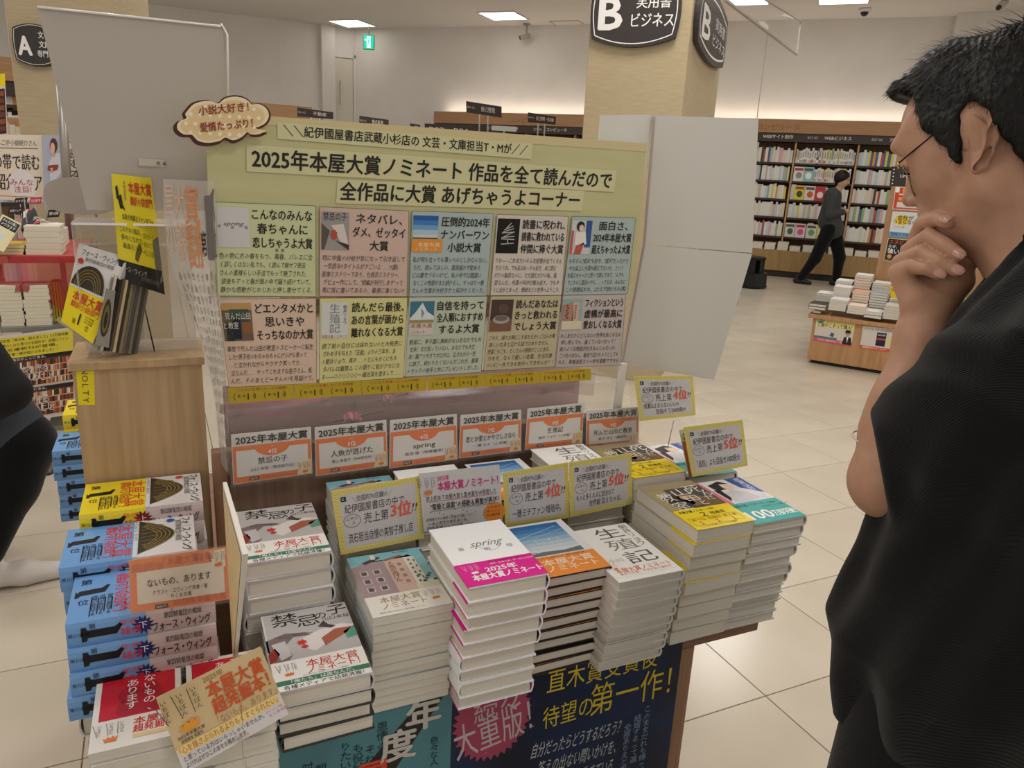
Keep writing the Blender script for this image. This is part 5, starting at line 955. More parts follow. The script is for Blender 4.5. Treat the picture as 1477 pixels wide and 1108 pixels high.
# row of upright booklets
bkc = ['#8a8478', '#d0c9bb', '#1d1a18', '#2b2724', '#5e5243', '#c4b48c', '#3c372f', '#8b7d5e', '#6b665c', '#55514a', '#7c7768', '#48443e', '#666055']
TL0, TR0, BL0, BR0 = (160, 402), (216, 408), (140, 505), (198, 512)
for i, c in enumerate(bkc):
    a, b_ = i/13, (i+.93)/13
    tl, tr, bl, br = Lp(TL0, TR0, a), Lp(TL0, TR0, b_), Lp(BL0, BR0, a), Lp(BL0, BR0, b_)
    v0 = 1.442+.0035*i; q = [at_v(tl[0], tl[1], v0+.008), at_v(tr[0], tr[1], v0+.011), at_v(br[0], br[1], v0+.0035), at_v(bl[0], bl[1], v0)]
    e = empty('booklet', q[3], 0, ['pale grey booklet, foremost in the upright row', 'booklet with the gold dragon arch at the front of the upright row', 'black booklet, third of the upright row on the cabinet', 'dark brown booklet, fourth of the upright row on the cabinet'][i] if i < 4 else '%s booklet spine, %s of the upright row on the cabinet' % ({'#5e5243': 'brown', '#c4b48c': 'cream', '#3c372f': 'dark', '#8b7d5e': 'tan', '#6b665c': 'grey', '#55514a': 'dark grey', '#7c7768': 'light grey', '#48443e': 'charcoal', '#666055': 'last grey'}[c], ordinal(i)), 'booklet', 'upright booklets on the cabinet')
    mb = MB(); back = [p+Vector((.004, .055, .012)) for p in q]
    mb.add(q+back, [(3, 2, 1, 0), (4, 5, 6, 7), (0, 1, 5, 4), (1, 2, 6, 5), (2, 3, 7, 6), (3, 0, 4, 7)], C(c, .35)); mb.build('cover', e)
    mb = MB(); t4 = [q[0], q[1], back[1], back[0]]; cc = sum(t4, Vector())/4; mb.add([cc+(p-cc)*.8+Vector((0, 0, .0006)) for p in t4], [(0, 1, 2, 3)], paper_m); mb.build('pages', e)
q = pts3([(153, 416, 1.440), (166.5, 420, 1.441), (157, 502, 1.433), (137, 497, 1.434)])
e = empty('booklet', q[3], 0, 'slim dark booklet with a gold arch picture facing forward', 'booklet'); mb = MB(); mb.quadbox(q, .003, C('#8b857a', .3)); mb.build('cover', e)
put, n_ = bil(q); pr = Print(scaled(put, .03, .12)); pr.disc(.014, .06, .011, .04, C('#3a3020'), 1); pr.disc(.014, .062, .008, .03, C('#6f5e30'), 2); pr.disc(.014, .064, .004, .018, C('#2c2418'), 3); pr.build('cover_print', e)
stn = empty('acrylic_stand', at_v(205, 500, 1.47), 0, 'clear acrylic stand with a black wire leg on the cabinet top', 'acrylic stand')
mb = MB(); mb.quadbox(pts3([(80, 462, 1.462), (150, 512, 1.441), (150, 508, 1.47), (84, 458, 1.50)]), .002, clear_plastic('stand_lip', .4, '#b8ada0')); mb.build('lip', stn)
mb = MB(); mb.quadbox(pts3([(176, 360, 1.52), (216, 372, 1.52), (222, 505, 1.52), (196, 512, 1.50)]), .002, clear_plastic('stand_clear2', .12)); mb.build('back_plate', stn)
mb = MB(); mb.tube(pts3([(208, 441, 1.52), (223, 507, 1.50)]), .0012, black_m, 6); mb.build('wire_leg', stn)
# yellow curled poster
def curl(u, v, l=0):
    tl, tr, bl, br = (160.5, 250.5), (218, 257), (173, 404), (238, 425)
    x = (tl[0]*(1-u)+tr[0]*u)*(1-v)+(bl[0]*(1-u)+br[0]*u)*v; y = (tl[1]*(1-u)+tr[1]*u)*(1-v)+(bl[1]*(1-u)+br[1]*u)*v
    x += 6*math.sin(math.pi*v)*u*0; d = 1.476+.020*u*u-.010*math.sin(math.pi*u)
    p = at_v(x, y, d); return p+Vector((0, -l, 0))
yp = empty('curled_poster', at_v(200, 420, 1.48), 0, 'curled yellow and black award poster standing behind the booklets', 'poster')
mb = MB(); mb.grid(lambda u, v: curl(u, 1-v), 10, 10, C('#ddcb2a', .4)); mb.grid(lambda u, v: curl(1-u, 1-v)+Vector((0, .0008, 0)), 10, 10, C('#ddcb2a', .4)); mb.build('paper', yp)
pr = Print(lambda x, y, l: curl(x, y, l+.0006), .0004)
for i in range(8): pr.poly([(i/8, .80+.0*i), ((i+1)/8, .80), ((i+1)/8, 1), (i/8, 1)], C('#24201c', .4), 1)
for i in range(6): pr.poly([(.86, .55+.07*i), (1, .5+.075*i), (1, .575+.075*i), (.86, .62+.07*i)], C('#6c675c', .4), 1)
dk = C('#3a3018'); pr.vtext('2025年', .30, .05, .035, dk, 2, wx=1.6); 
for i, ch in enumerate('本屋大賞'): pr.text(ch, .40+.145*i, .06, .10, RED, 2, w=.13, bold=.02)
for i, ch in enumerate('翻訳小説部門'): pr.text(ch, .42+.09*i, .19, .075, RED, 2, w=.08, bold=.02)
pr.text('血沸き肉躍るファンタジー', .18, .36, .05, dk, 2, w=.75, bold=.01)
for i, t in enumerate(('これぞ本の龍兵、', '夢中になれた', '最高だった。')): pr.text(t, .10+.02*i, .48+.075*i, .05, dk, 2, w=.5)
for i, t in enumerate(('世界が待った', '初めての', '手に汗握る')): pr.text(t, .64, .50+.075*i, .05, C('#8a7c22'), 2, w=.26)
pr.poly([(.07, .12), (.12, .10), (.14, .2), (.20, .18), (.22, .27), (.27, .33), (.20, .31), (.15, .32), (.12, .24), (.08, .22)], INK, 2)
pr.poly([(.50, .62), (.56, .60), (.58, .66), (.52, .72), (.46, .78), (.40, .76), (.42, .71)], C('#6b5c1c'), 2); pr.text('ース・ウィング', .14, .845, .05, C('#b7b2a8'), 2, w=.5); pr.text('第四騎竜団の戦姫', .5, .90, .04, C('#6f6a62'), 2, w=.4); pr.build('print', yp)
# ------------------------------------------------------------------ twisted clear film printed with text, hanging at the board's left edge
L_ = [(235, 258), (236, 300), (240, 350), (252, 400), (268, 440), (284, 480), (298, 520), (308, 570), (314, 620), (318, 668)]
R_ = [(309, 262), (311, 300), (313, 350), (316, 400), (319, 450), (322, 490), (325, 530), (328, 570), (331, 640), (334, 690)]
def film(u, v, l=0):
    k = v*(len(L_)-1); i = min(int(k), len(L_)-2); f = k-i; a = Lp(L_[i], L_[i+1], f); b_ = Lp(R_[i], R_[i+1], f); p = Lp(a, b_, u)
    d = 1.408+.018*math.sin(u*math.pi*1.0)*-1+.010*math.sin(9*u+6*v)*min(1, v*1.6)
    return at_v(p[0], p[1], d)+Vector((0, -l, 0))
fm = empty('printed_film', at_v(322, 690, 1.405), 0, 'twisted clear film with orange and black lettering beside the board', 'film')
mb = MB(); mb.grid(lambda u, v: film(u, 1-v), 24, 30, clear_plastic('film_clear', .42, '#cbc3bb', .2)); mb.build('film_sheet', fm)
pr = Print(lambda x, y, l: film(min(max(x, 0), 1), y, l+.001), .0003); OG2 = C('#c98a5c'); GY = C('#6f6862')
for i, ch in enumerate('本屋大賞'): pass
for i, ch in enumerate('賞翻'): pr.text(ch, .40, .03+.14*i, .13, OG2, 2, w=.28, bold=.02, res=3)
for i, ch in enumerate('大訳'): pr.text(ch, .20, .03+.13*i, .12, C('#cda78a'), 2, w=.2, bold=.01)
for i, ch in enumerate('屋小'): pr.text(ch, .02, .02+.12*i, .11, C('#d0b19a'), 2, w=.17, bold=.01)
pr.burst(.66, .16, .05, .018, C('#e08a3c'), 2, 8, .5); pr.vtext('第', .72, .19, .075, C('#38332e'), 2, bold=.02, wx=1.9); pr.text('1', .80, .03, .26, GY, 2, w=.13, bold=.03); pr.text('位', .92, .18, .09, GY, 2, w=.07, bold=.02)
pr.poly([(.90, .06), (.97, .03), (.99, .03), (.96, .09), (.99, .16), (.93, .11)], GY, 2)
r = random.Random(4)
for c_i in range(9):
    x = .10+.1*c_i
    for j in range(16):
        y = .32+.04*j+r.uniform(-.005, .005)
        if y < .96: pr.text(r.choice('本書店員世界物語夢中読者賞竜魔法大作待望戦姫第四'), x, y, .026, C('#8b857d') if c_i % 3 else C('#4e4944'), 2, w=.055, res=1)
pr.build('print', fm)
# ================================================================== THE FAR WALL BOOKCASE
BO = Vector((8.83, 9.38, 0)); WDr = math.radians(WD); RW = Matrix.Rotation(WDr, 3, 'Z')
def wb_box(mb, s0, s1, t0, t1, z0, z1, m, bev=0): mb.box((s0, t0, z0), (s1, t1, z1), m, RW, BO, bev)   # s along wall, t into wall
BAY = .905; cs_dark = mat('shelf_dark', '#3a302b', .5)
band_m = noise_mat('case_fascia', '#96714f', '#a47d5a', (1.2, 1.2, 30), 3, .5)
def s_of(px, py): p = at_pl(px, py, BO+wn*.25, WD); return (p-BO).dot(we)
sL = s_of(607, 180); nb_l = int(round((0-sL)/BAY)); S0 = -nb_l*BAY; S1 = BAY*4
fs = empty('wall_bookcase', BO+we*(S0+S1)/2, 0, 'long wall bookcase with wooden fascia and dark header along the back wall', 'bookcase')
mb = MB(); wb_box(mb, S0, S1, .18, .56, 2.20, 2.40, band_m); mb.build('fascia', fs)
mb = MB(); wb_box(mb, S0, S1, .20, .56, 2.07, 2.199, cs_dark); mb.build('header_strip', fs)
mb = MB(); wb_box(mb, S0, S1, .545, .56, 0, 2.069, noise_mat('case_back', '#6c5038', '#7a5b40', (12, 12, 1), 3, .6)); mb.build('back_panel', fs)
mb = MB(); wb_box(mb, S0, S1, 0.0, .544, .10, .42, noise_mat('bench_front', '#8e7347', '#9c8053', (12, 12, 1), 3, .5)); mb.build('bench', fs)
mb = MB(); wb_box(mb, S0, S1, .03, .5, 0.0, .10, mat('kick_dark', '#2b211b', .6)); mb.build('kick_board', fs)
for k in range(-nb_l, 5):
    mb = MB(); wb_box(mb, k*BAY-.013, k*BAY+.013, .25, .544, .421, 2.069, wood_mid); mb.build('upright', fs)
SZ = [1.76, 1.487, 1.205, .925, .62]
for k in range(-nb_l, 4):
    for z in SZ[:5]:
        mb = MB(); wb_box(mb, k*BAY+.0132, (k+1)*BAY-.0132, .26, .544, z-.03, z, cs_dark); mb.build('shelf', fs)
for k in range(-nb_l, 4):
    mb = MB(); wb_box(mb, k*BAY+.002, k*BAY+.004, -.002, .0, .11, .41, cs_dark); mb.build('bench_joint', fs)
def wput(s0, z0, t): return lambda x, y, l: BO+we*(s0+x)+wn*(t-l)+Vector((0, 0, z0-y))
pr = Print(wput(0, 0, .199), .002); 
for k in range(-nb_l, 4):
    a = wput(k*BAY, 2.165, .199); p2 = Print(a, .002)
    names = {-1: 'WEBサイト制作', 0: 'WEBビジネス', 1: 'アプリ・SNS'}; p2.text('B%02d-%02d' % (27, 5+k), .16, .0, .045, C('#b9b3ab'), 1); p2.text(names.get(k, 'コンピュータ'), .40, -.005, .055, C('#d8d4cc'), 1, bold=.01); p2.build('lettering', fs)
p2 = Print(wput(s_of(1095, 185)-.02, 2.33, .179), .002); p2.text('コンピュータ', 0, 0, .09, C('#7d5c3e'), 1, w=.62); p2.build('lettering', fs)
p2 = Print(wput(s_of(740, 182)-.02, 2.33, .179), .002); p2.text('コンピュータ', 0, 0, .09, C('#7d5c3e'), 1, w=.62); p2.build('lettering', fs)
# cove light strip hidden on top of the case washes the wall
cove = mat('cove_strip', '#ffffff', .5, emit='#fff2df', est=14)
for nm, a0, a1 in (('right', S0, S1),):
    mb = MB(); wb_box(mb, a0+.05, a1, .50, .53, 2.401, 2.412, cove); o = mb.build('light_strip', fs)
PAL = [('white', '#d6d4ce', 44), ('cream', '#cfc8b2', 18), ('pale blue', '#b5c6cf', 10), ('grey', '#b0aeaa', 10), ('yellow', '#cfc25a', 4), ('orange', '#cf8f52', 3), ('red', '#b0514a', 3), ('green', '#94ad7a', 4), ('pink', '#cfa9ad', 5), ('dark blue', '#50667f', 3), ('black', '#45423f', 3), ('teal', '#86a9a6', 4)]
pool = [p for p in PAL for _ in range(p[2])]
bookmesh = {}
def nth(i):
    o1 = ['', 'first', 'second', 'third', 'fourth', 'fifth', 'sixth', 'seventh', 'eighth', 'ninth', 'tenth', 'eleventh', 'twelfth', 'thirteenth', 'fourteenth', 'fifteenth', 'sixteenth', 'seventeenth', 'eighteenth', 'nineteenth', 'twentieth']
    return o1[i] if i <= 20 else ('twenty-'+o1[i-20] if i < 30 else 'thirty-'+o1[i-30] if i > 30 else 'thirtieth')
def shelf_book(s, z, w, h, col, cname, label, group, t0=.285, lean=0.0, depth=.15):
    key = (cname, round(w, 3), round(h, 3))
    if key not in bookmesh:
        mb = MB(); m = C(col, .5); mb.box((-w/2, 0, 0), (w/2, depth, h), m, bev=.0015)
        mb.box((-w/2-.0002, -.0006, h*.05), (w/2+.0002, .03, h*.26), C(random.choice(['#d9d6cf', '#cfc9bd', '#c9bdb0', '#b9a07a', '#9fb0bd', '#c0756a']), .5))
        mb.box((-w*.22, -.0008, h*.40), (w*.22, .001, h*.82), C('#8f8c86' if cname not in ('black', 'dark blue') else '#c8c5be', .6)); bookmesh[key] = mb.mesh('book')
    o = bpy.data.objects.new('book', bookmesh[key]); COL.objects.link(o); p = BO+we*s+wn*t0; o.location = (p.x, p.y, z); o.rotation_euler = (0, lean, WDr); return tag(o, label, 'book', group)
rows = ['top', 'second', 'third', 'fourth', 'bottom']; bays = {-1: 'bay beside the white folded board', 0: 'middle bay behind the walking man', 1: 'bay beside the wooden tower'}
r = random.Random(11); rest = MB()
def fill(k, ri, indiv):
    z = SZ[ri]; s = k*BAY+.02; end = (k+1)*BAY-.02; zt = (2.05 if ri == 0 else SZ[ri-1]-.03)-z
    ct_ = 0
    while s < end-.02:
        ct_ += 1; cn, cc, _ = r.choice(pool); w = r.choice((.026, .034, .034, .042)); hh = min(zt-.02, r.choice((.19, .2, .21, .22, .235)))
        if s+w > end: break
        if indiv:
            g = 'upright books, %s shelf of the middle bay' % rows[ri]; shelf_book(s+w/2, z+.0003, w-.001, hh, cc, cn, '%s book spine, %s from the left divider, %s shelf behind the walking man' % (cn, nth(ct_), rows[ri]), g)
        else:
            wb_box(rest, s, s+w-.001, .285, .43, z+.0003, z+hh, C(cc, .5))
        s += w
cnt = 0
for k in range(-nb_l, 4):
    for ri in range(5):
        indiv = k == 0 and ri < 2; fill(k, ri, indiv)
o = rest.build('shelved_books'); tag(o, 'further upright books filling the other bays of the wall bookcase', 'books', kind='stuff')
# face-out books on the middle bay
for i, (px, py, c, lb) in enumerate(((1152, 250, '#d3d2cb', 'white face-out manual on the second shelf'), (1166, 251, '#8fb9ba', 'teal face-out manual on the second shelf'), (1153, 277, '#c9c23c', 'yellow face-out magazine on the third shelf'), (1168, 278, '#d8cfc6', 'cream face-out magazine on the third shelf'), (1183, 276, '#b93a3c', 'red face-out magazine on the third shelf'), (1139, 333, '#cfd0c4', 'white face-out booklet on the bottom shelf'), (1154, 333, '#dfc9cf', 'pink-spotted face-out booklet on the bottom shelf'), (1170, 333, '#c9cdc0', 'pale green face-out booklet on the bottom shelf'))):
    ri = 1 if py < 255 else (2 if py < 290 else 4); p = at_pl(px, py, BO+wn*.262, WD); s = (p-BO).dot(we); z = SZ[ri]+.001
    e = empty('magazine', BO+we*s+wn*.262+Vector((0, 0, z)), WDr, lb+' of the wall bookcase', 'magazine'); mb = MB(); mb.box((-.075, 0, 0), (.075, .012, .22), C(c, .4), bev=.001); mb.build('cover', e, False)
    pr = Print(lambda x, y, l: Vector((x-.075, -.0003-l, .22-y)), .0006); pr.rect(.012, .02, .138, .06, C('#5d5a55' if i % 2 else '#a53c46'), 1); pr.disc(.08, .13, .045, .05, C(['#8b8a84', '#dfe7e6', '#3f4a2c', '#c65f3a', '#e2d8d0', '#53605a', '#cf5f88', '#7a8f63'][i]), 1, 14); pr.build('cover_print', e).parent = e; e.children[-1].matrix_parent_inverse = Matrix.Identity(4)
# flat piles on the bench
bench = MB()
for i in range(16):
    s_ = -1.3+.19*i; n = r.choice((3, 4, 5, 4)); z = .4205; dx = r.uniform(-.005, .005)
    for j in range(n):
        t = r.uniform(.018, .03); cn, cc, _ = r.choice(pool[:60]); a0 = s_+dx+r.uniform(-.004, .004)
        wb_box(bench, a0-.08, a0+.08, .03, .23, z, z+.002, C(cc, .5)); wb_box(bench, a0-.079, a0+.079, .031, .23, z+.002, z+t-.0025, paper_m); wb_box(bench, a0-.08, a0+.08, .03, .23, z+t-.0025, z+t-.0004, C(cc, .5)); z += t
tag(bench.build('piled_books'), 'low piles of flat white books along the bench of the wall bookcase', 'books', kind='stuff')
# ------------------------------------------------------------------ stool
sp = at_z(1082, 414, 0); st_ = empty('step_stool', (sp.x, sp.y, 0), 0, 'round black rolling step stool before the wall bookcase', 'stool')
bk = mat('black_plastic', '#151413', .45)
def ringsec(mb, z0, z1, r0, r1, m, n=28): 
    V = [(r0*math.cos(2*math.pi*i/n), r0*math.sin(2*math.pi*i/n), z0) for i in range(n)]+[(r1*math.cos(2*math.pi*i/n), r1*math.sin(2*math.pi*i/n), z1) for i in range(n)]
    mb.add(V, [list(range(n-1, -1, -1)), list(range(n, 2*n))]+[[i, (i+1) % n, n+(i+1) % n, n+i] for i in range(n)], m, False)
mb = MB(); ringsec(mb, .02, .035, .225, .225, bk); ringsec(mb, .035, .20, .215, .205, bk); ringsec(mb, .20, .215, .21, .21, bk); mb.build('base', st_, False)
mb = MB()
for i in range(4):
    a0 = 2*math.pi*i/4+.5; P = [(.155*math.cos(a0+.28*j), .155*math.sin(a0+.28*j)) for j in range(-2, 3)]; Q = [(.135*math.cos(a0+.28*j), .135*math.sin(a0+.28*j)) for j in range(2, -3, -1)]; mb.prism(P+Q, .215, .40, bk)
mb.build('riser', st_, False)
mb = MB(); ringsec(mb, .40, .425, .165, .17, bk); ringsec(mb, .425, .435, .165, .15, bk); mb.build('top_step', st_, False)
# ------------------------------------------------------------------ the other display table with tower panel
FD = -59.0; fP = at_z(1163, 523, 0); fe_ = at_z(1262, 539, 0)-fP; FD = math.degrees(math.atan2(fe_.y, fe_.x)); fu = Vector((math.cos(math.radians(FD)), math.sin(math.radians(FD)), 0)); fn = Vector((-fu.y, fu.x, 0)); RF_ = Matrix.Rotation(math.radians(FD), 3, 'Z')
print('far table dir', FD, fP)
def fbx(mb, s0, s1, t0, t1, z0, z1, m, bev=0): mb.box((s0, t0, z0), (s1, t1, z1), m, RF_, fP, bev)
FW = 2.3; FDp = 1.15
ft = empty('display_table', fP+fu*FW/2, 0, 'brown oak island table behind the reading man, posters on its front', 'table')
mb = MB(); fbx(mb, 0, FW, 0, FDp, .03, .385, wood_mid, .003); mb.build('base', ft)
mb = MB(); fbx(mb, .03, FW-.03, .03, FDp-.03, 0, .03, mat('kick_dark', '', .6)); mb.build('plinth', ft)
mb = MB(); fbx(mb, -.04, FW+.04, -.03, FDp+.03, .386, .42, wood_mid, .004); mb.build('tabletop', ft)
# tower
TT0 = .62; tA = at_pl(1262, 400, fP+fn*TT0, FD); s_t = (tA-fP).dot(fu); tTop = at_pl(1283, 214, fP+fn*TT0, FD).z
tw = empty('tower_panel', fP+fu*(s_t+.5)+fn*TT0, 0, 'tall oak end panel with posters rising from the far island table', 'panel')
mb = MB(); fbx(mb, s_t, s_t+1.2, TT0, TT0+.32, .4205, tTop, noise_mat('tower_oak', '#a07855', '#ac8460', (14, 14, 1), 3, .5), .003); mb.build('panel', tw)
tp = lambda x, y: at_pl(x, y, fP+fn*(TT0-.004), FD)
def poster(q, label, m, name='poster'):
    return sheet(name, q, label, 'poster', m, .002)
e, put, w, h = poster([tp(1286, 240), tp(1345, 243), tp(1337, 272), tp(1283, 268)], 'small black notice with white dots above the tower posters', C('#3a3230')); pr = Print(scaled(put, w, h))
for i in range(5): pr.disc(w*.07, h*(.15+.18*i), h*.035, h*.035, W_, 1, 8)
pr.text('LIMITED', w*.25, h*.35, h*.2, W_, 1); pr.build('print', e)
e, put, w, h = poster([tp(1291.5, 269), tp(1350, 272), tp(1343, 305), tp(1287, 302)], 'red and orange magazine poster, topmost on the wooden tower', C('#c9463a')); pr = Print(scaled(put, w, h))
pr.rect(w*.02, h*.02, w*.12, h*.25, W_, 1); pr.rect(w*.2, h*.05, w, h*.28, C('#e9a22f'), 1); pr.text('限定', w*.3, h*.08, h*.18, C('#8e2a1c'), 2); pr.rect(w*.12, h*.30, w, h*.36, C('#e9cfa9'), 1); pr.rect(w*.12, h*.45, w, h*.60, C('#e9a22f'), 1); pr.text('大重版出来', w*.2, h*.46, h*.12, C('#8e2a1c'), 2); pr.rect(w*.1, h*.66, w, h*.9, C('#d6cfc9'), 1); pr.frame(0, 0, w, h, h*.03, C('#dcd3c8'), 1); pr.build('print', e)
e, put, w, h = poster([tp(1287.5, 305), tp(1343, 308), tp(1337, 346), tp(1281.5, 341)], 'white poster with yellow burst and blue foot on the wooden tower', C('#cfd6d6')); pr = Print(scaled(put, w, h))
pr.burst(w*.28, h*.32, w*.22, h*.22, C('#e3c23a'), 1, 12, .8); pr.text('会社が', w*.16, h*.14, h*.17, INK, 2, bold=.02); pr.text('つまらない？', w*.06, h*.32, h*.15, INK, 2, bold=.02); pr.text('それでも働く', w*.08, h*.56, h*.07, C('#b9583c'), 2); pr.disc(w*.66, h*.5, h*.09, h*.09, C('#d98a8f'), 1, 12); pr.rect(0, h*.80, w, h, C('#6f9cc4'), 1); pr.text('冒険する組織のつくりかた', w*.05, h*.83, h*.12, C('#173a66'), 2); pr.build('print', e)
e, put, w, h = poster([tp(1281, 343), tp(1336, 348), tp(1330, 385), tp(1274, 376)], 'black poster with orange heading, lowest on the wooden tower', C('#2a211e')); pr = Print(scaled(put, w, h))
pr.frame(0, 0, w, h, h*.03, C('#b9c4a0'), 1); pr.text('エヌビディア', w*.06, h*.06, h*.17, C('#d9663a'), 1, bold=.01); pr.text('なぜ、これほど', w*.06, h*.28, h*.13, W_, 1, bold=.01); pr.text('強いのか', w*.06, h*.44, h*.2, W_, 1, bold=.02); pr.disc(w*.13, h*.78, h*.09, h*.09, C('#d98a5c'), 1, 12); pr.text('THE NVIDIA WAY', w*.04, h*.90, h*.07, C('#9fae62'), 1, bold=.01); pr.text('つい', w*.3, h*.72, h*.1, W_, 1); pr.build('print', e)
# front posters
fpz = lambda x, y: at_pl(x, y, fP-fn*.003, FD)
e, put, w, h = poster([fpz(1178, 458.5), fpz(1234, 463.5), fpz(1228, 500), fpz(1173, 491)], 'pale yellow poster with a man in a suit on the far table front', C('#d9d48f')); pr = Print(scaled(put, w, h))
pr.rect(0, h*.38, w, h*.80, C('#cfc6bd'), 1); pr.disc(w*.12, h*.09, w*.10, h*.12, C('#2f6f72'), 2, 14); pr.text('第1位', w*.04, h*.05, h*.09, W_, 3); pr.text('我が子のために!!', w*.26, h*.05, h*.13, C('#b5793c'), 2, w=w*.7); pr.text('と親がこぞって購入!', w*.06, h*.20, h*.16, INK, 2, w=w*.88, bold=.01); pr.rect(0, h*.76, w*.6, h*.84, C('#2f7f80'), 3); pr.rect(0, h*.84, w, h, C('#cf5577'), 3); pr.text('子どもに読ませたい一冊', w*.1, h*.87, h*.08, W_, 4)
pr.disc(w*.86, h*.50, w*.07, h*.10, C('#b98a6c'), 3, 14); pr.disc(w*.86, h*.44, w*.075, h*.07, C('#221d1a'), 4, 12); pr.poly([(w*.74, h*.96), (w*.78, h*.68), (w*.86, h*.62), (w*.96, h*.68), (w*.99, h*.96)], C('#26262a'), 4); pr.poly([(w*.84, h*.64), (w*.89, h*.64), (w*.87, h*.9)], W_, 5); pr.poly([(w*.40, h*.70), (w*.44, h*.54), (w*.52, h*.60), (w*.50, h*.74)], C('#4c5a72'), 3); pr.build('print', e)
e, put, w, h = poster([fpz(1245, 470), fpz(1303, 476), fpz(1296, 510), fpz(1240, 502)], 'white poster showing a dark book, beside the forearm on the far table', C('#cfc8c0')); pr = Print(scaled(put, w, h))
pr.text('ホテル 1日1000冊売れた', w*.05, h*.05, h*.12, C('#8e4a44'), 1, w=w*.85); pr.rect(w*.38, h*.22, w*.62, h*.80, C('#262436'), 1); pr.rect(w*.38, h*.46, w*.62, h*.54, C('#b5483a'), 2); pr.text('2030年', w*.4, h*.28, h*.09, W_, 2, w=w*.2); pr.rect(w*.66, h*.35, w*.92, h*.75, C('#d6cd8c'), 1); pr.rect(0, h*.86, w, h, C('#cf5636'), 1); pr.text('話題騒然のベストセラー', w*.05, h*.885, h*.08, W_, 2); pr.build('print', e)
# stacks on the far table
def far_stack(px, py_top, n, t, cols, desc, k, tt, w=.132, d=.19, cream='#cbc3ad'):
    """px,py_top: front-left top corner pixel, tt: depth of the front edge behind the table front"""
    p = at_pl(px, py_top, fP+fn*tt, FD); s = (p-fP).dot(fu); top = p.z; z = max(.4203, top-n*t)
    for j in range(n):
        key = ('far', cols[j % len(cols)], round(t, 4))
        if key not in bookmesh:
            mb = MB(); c = C(cols[j % len(cols)], .45); ct = .002; mb.box((0, .002, 0), (w, d, ct), c); mb.box((0, .002, t-.0006-ct), (w, d, t-.0006), c); mb.box((0, .0015, ct), (ct, d, t-.0006-ct), c); mb.box((ct+.0005, .005, ct), (w-.002, d-.002, t-.0006-ct), paper_m); bookmesh[key] = mb.mesh('book')
        o = bpy.data.objects.new('book', bookmesh[key]); COL.objects.link(o); q = fP+fu*(s+r.uniform(-.003, .003))+fn*tt; o.location = (q.x, q.y, z+j*t); o.rotation_euler = (0, 0, math.radians(FD)+r.uniform(-.02, .02))
        tag(o, '%s, %s, far island table' % (desc, 'topmost' if j == n-1 else ordinal(n-1-j)+' from top'), 'book', desc+' on the far table')
B1, B2_, W1, W2_ = '#2d2a28', '#8c9aa4', '#d9d7d3', '#c2bdb6'
for i, a in enumerate((
    (1167, 437, 2, .024, [B1], 'black-edged hardcover at the table corner'), (1197, 431, 5, .018, [W1], 'white softcover right of the corner hardcovers'), (1223, 440, 3, .022, ['#e2cfc2'], 'pink-topped softcover in the front row'), (1247, 448, 2, .028, [B1, W1], 'white hardcover with black boards in the front row'), (1276, 440, 6, .018, [W2_], 'pale softcover behind the forearm'))):
    far_stack(*a, i, -.02+.0)
for i, a in enumerate((
    (1178, 422, 4, .022, ['#aeb9bf', W1], 'blue-grey softcover in the second row'), (1203, 413, 6, .020, [W1], 'white softcover in the second row'), (1230, 420, 6, .021, ['#d8a080'], 'salmon-edged hardcover in the second row'), (1256, 421, 6, .021, [B2_], 'grey-blue hardcover in the second row'), (1283, 431, 6, .020, ['#9fc08c', W1], 'green-topped softcover in the second row'))):
    far_stack(*a, i, .19)
for i, a in enumerate((
    (1206, 404, 6, .020, [W1], 'white softcover in the rear row'), (1234, 396, 8, .023, ['#b9564a', W1], 'red-lined cream hardcover in the rear row'), (1259, 407, 6, .021, ['#8fae6c', W1], 'green-lined softcover in the rear row'))):
    far_stack(*a, i, .40)
e, put, w, h = sheet('price_label', [fpz(1173, 448), fpz(1184, 449.5), fpz(1183.5, 452.5), fpz(1172.5, 451)], 'tiny pale shelf label at the far table corner', 'label', C('#b9bda6'), .001)
pp = [at_pl(x, y, fP+fn*.16, FD) for x, y in ((1283, 412), (1300, 414), (1302, 432), (1285, 430))]; e, put, w, h = sheet('price_card', pp, 'small yellow card among the books beside the wrist', 'card', C('#dcb52f'), .001); pr = Print(scaled(put, w, h)); pr.text('売れてます', w*.1, h*.2, h*.25, INK, 1, w=w*.8); pr.build('print', e)
# things right of the wrist: end of the same table, coloured books
for i, (x, y, c, lb) in enumerate(((1378, 430, '#8ab04a', 'green book standing on the far table behind the wrist'), (1385, 442, '#d9c340', 'yellow book on the far table behind the wrist'), (1372, 455, '#d6d3cb', 'white book lying on the far table behind the wrist'), (1364, 470, '#c9c6bb', 'pale book at the table edge behind the sleeve'))):
    p = at_pl(x, y, fP+fn*(.35-.08*i), FD); s = (p-fP).dot(fu)
    if s > FW-.15: s = FW-.2-.05*i
    mb = MB(); zt = max(p.z, .5); fbx(mb, s, s+.15, .40-.09*i, .47-.09*i, .4203, zt, C(c, .4), .001); mb.build('book'); o = COL.objects[-1] if 0 else None
    tag(bpy.data.objects[[o_.name for o_ in bpy.data.objects if o_.name.startswith('book')][-1]] if 0 else list(COL.objects)[-1], lb, 'book')
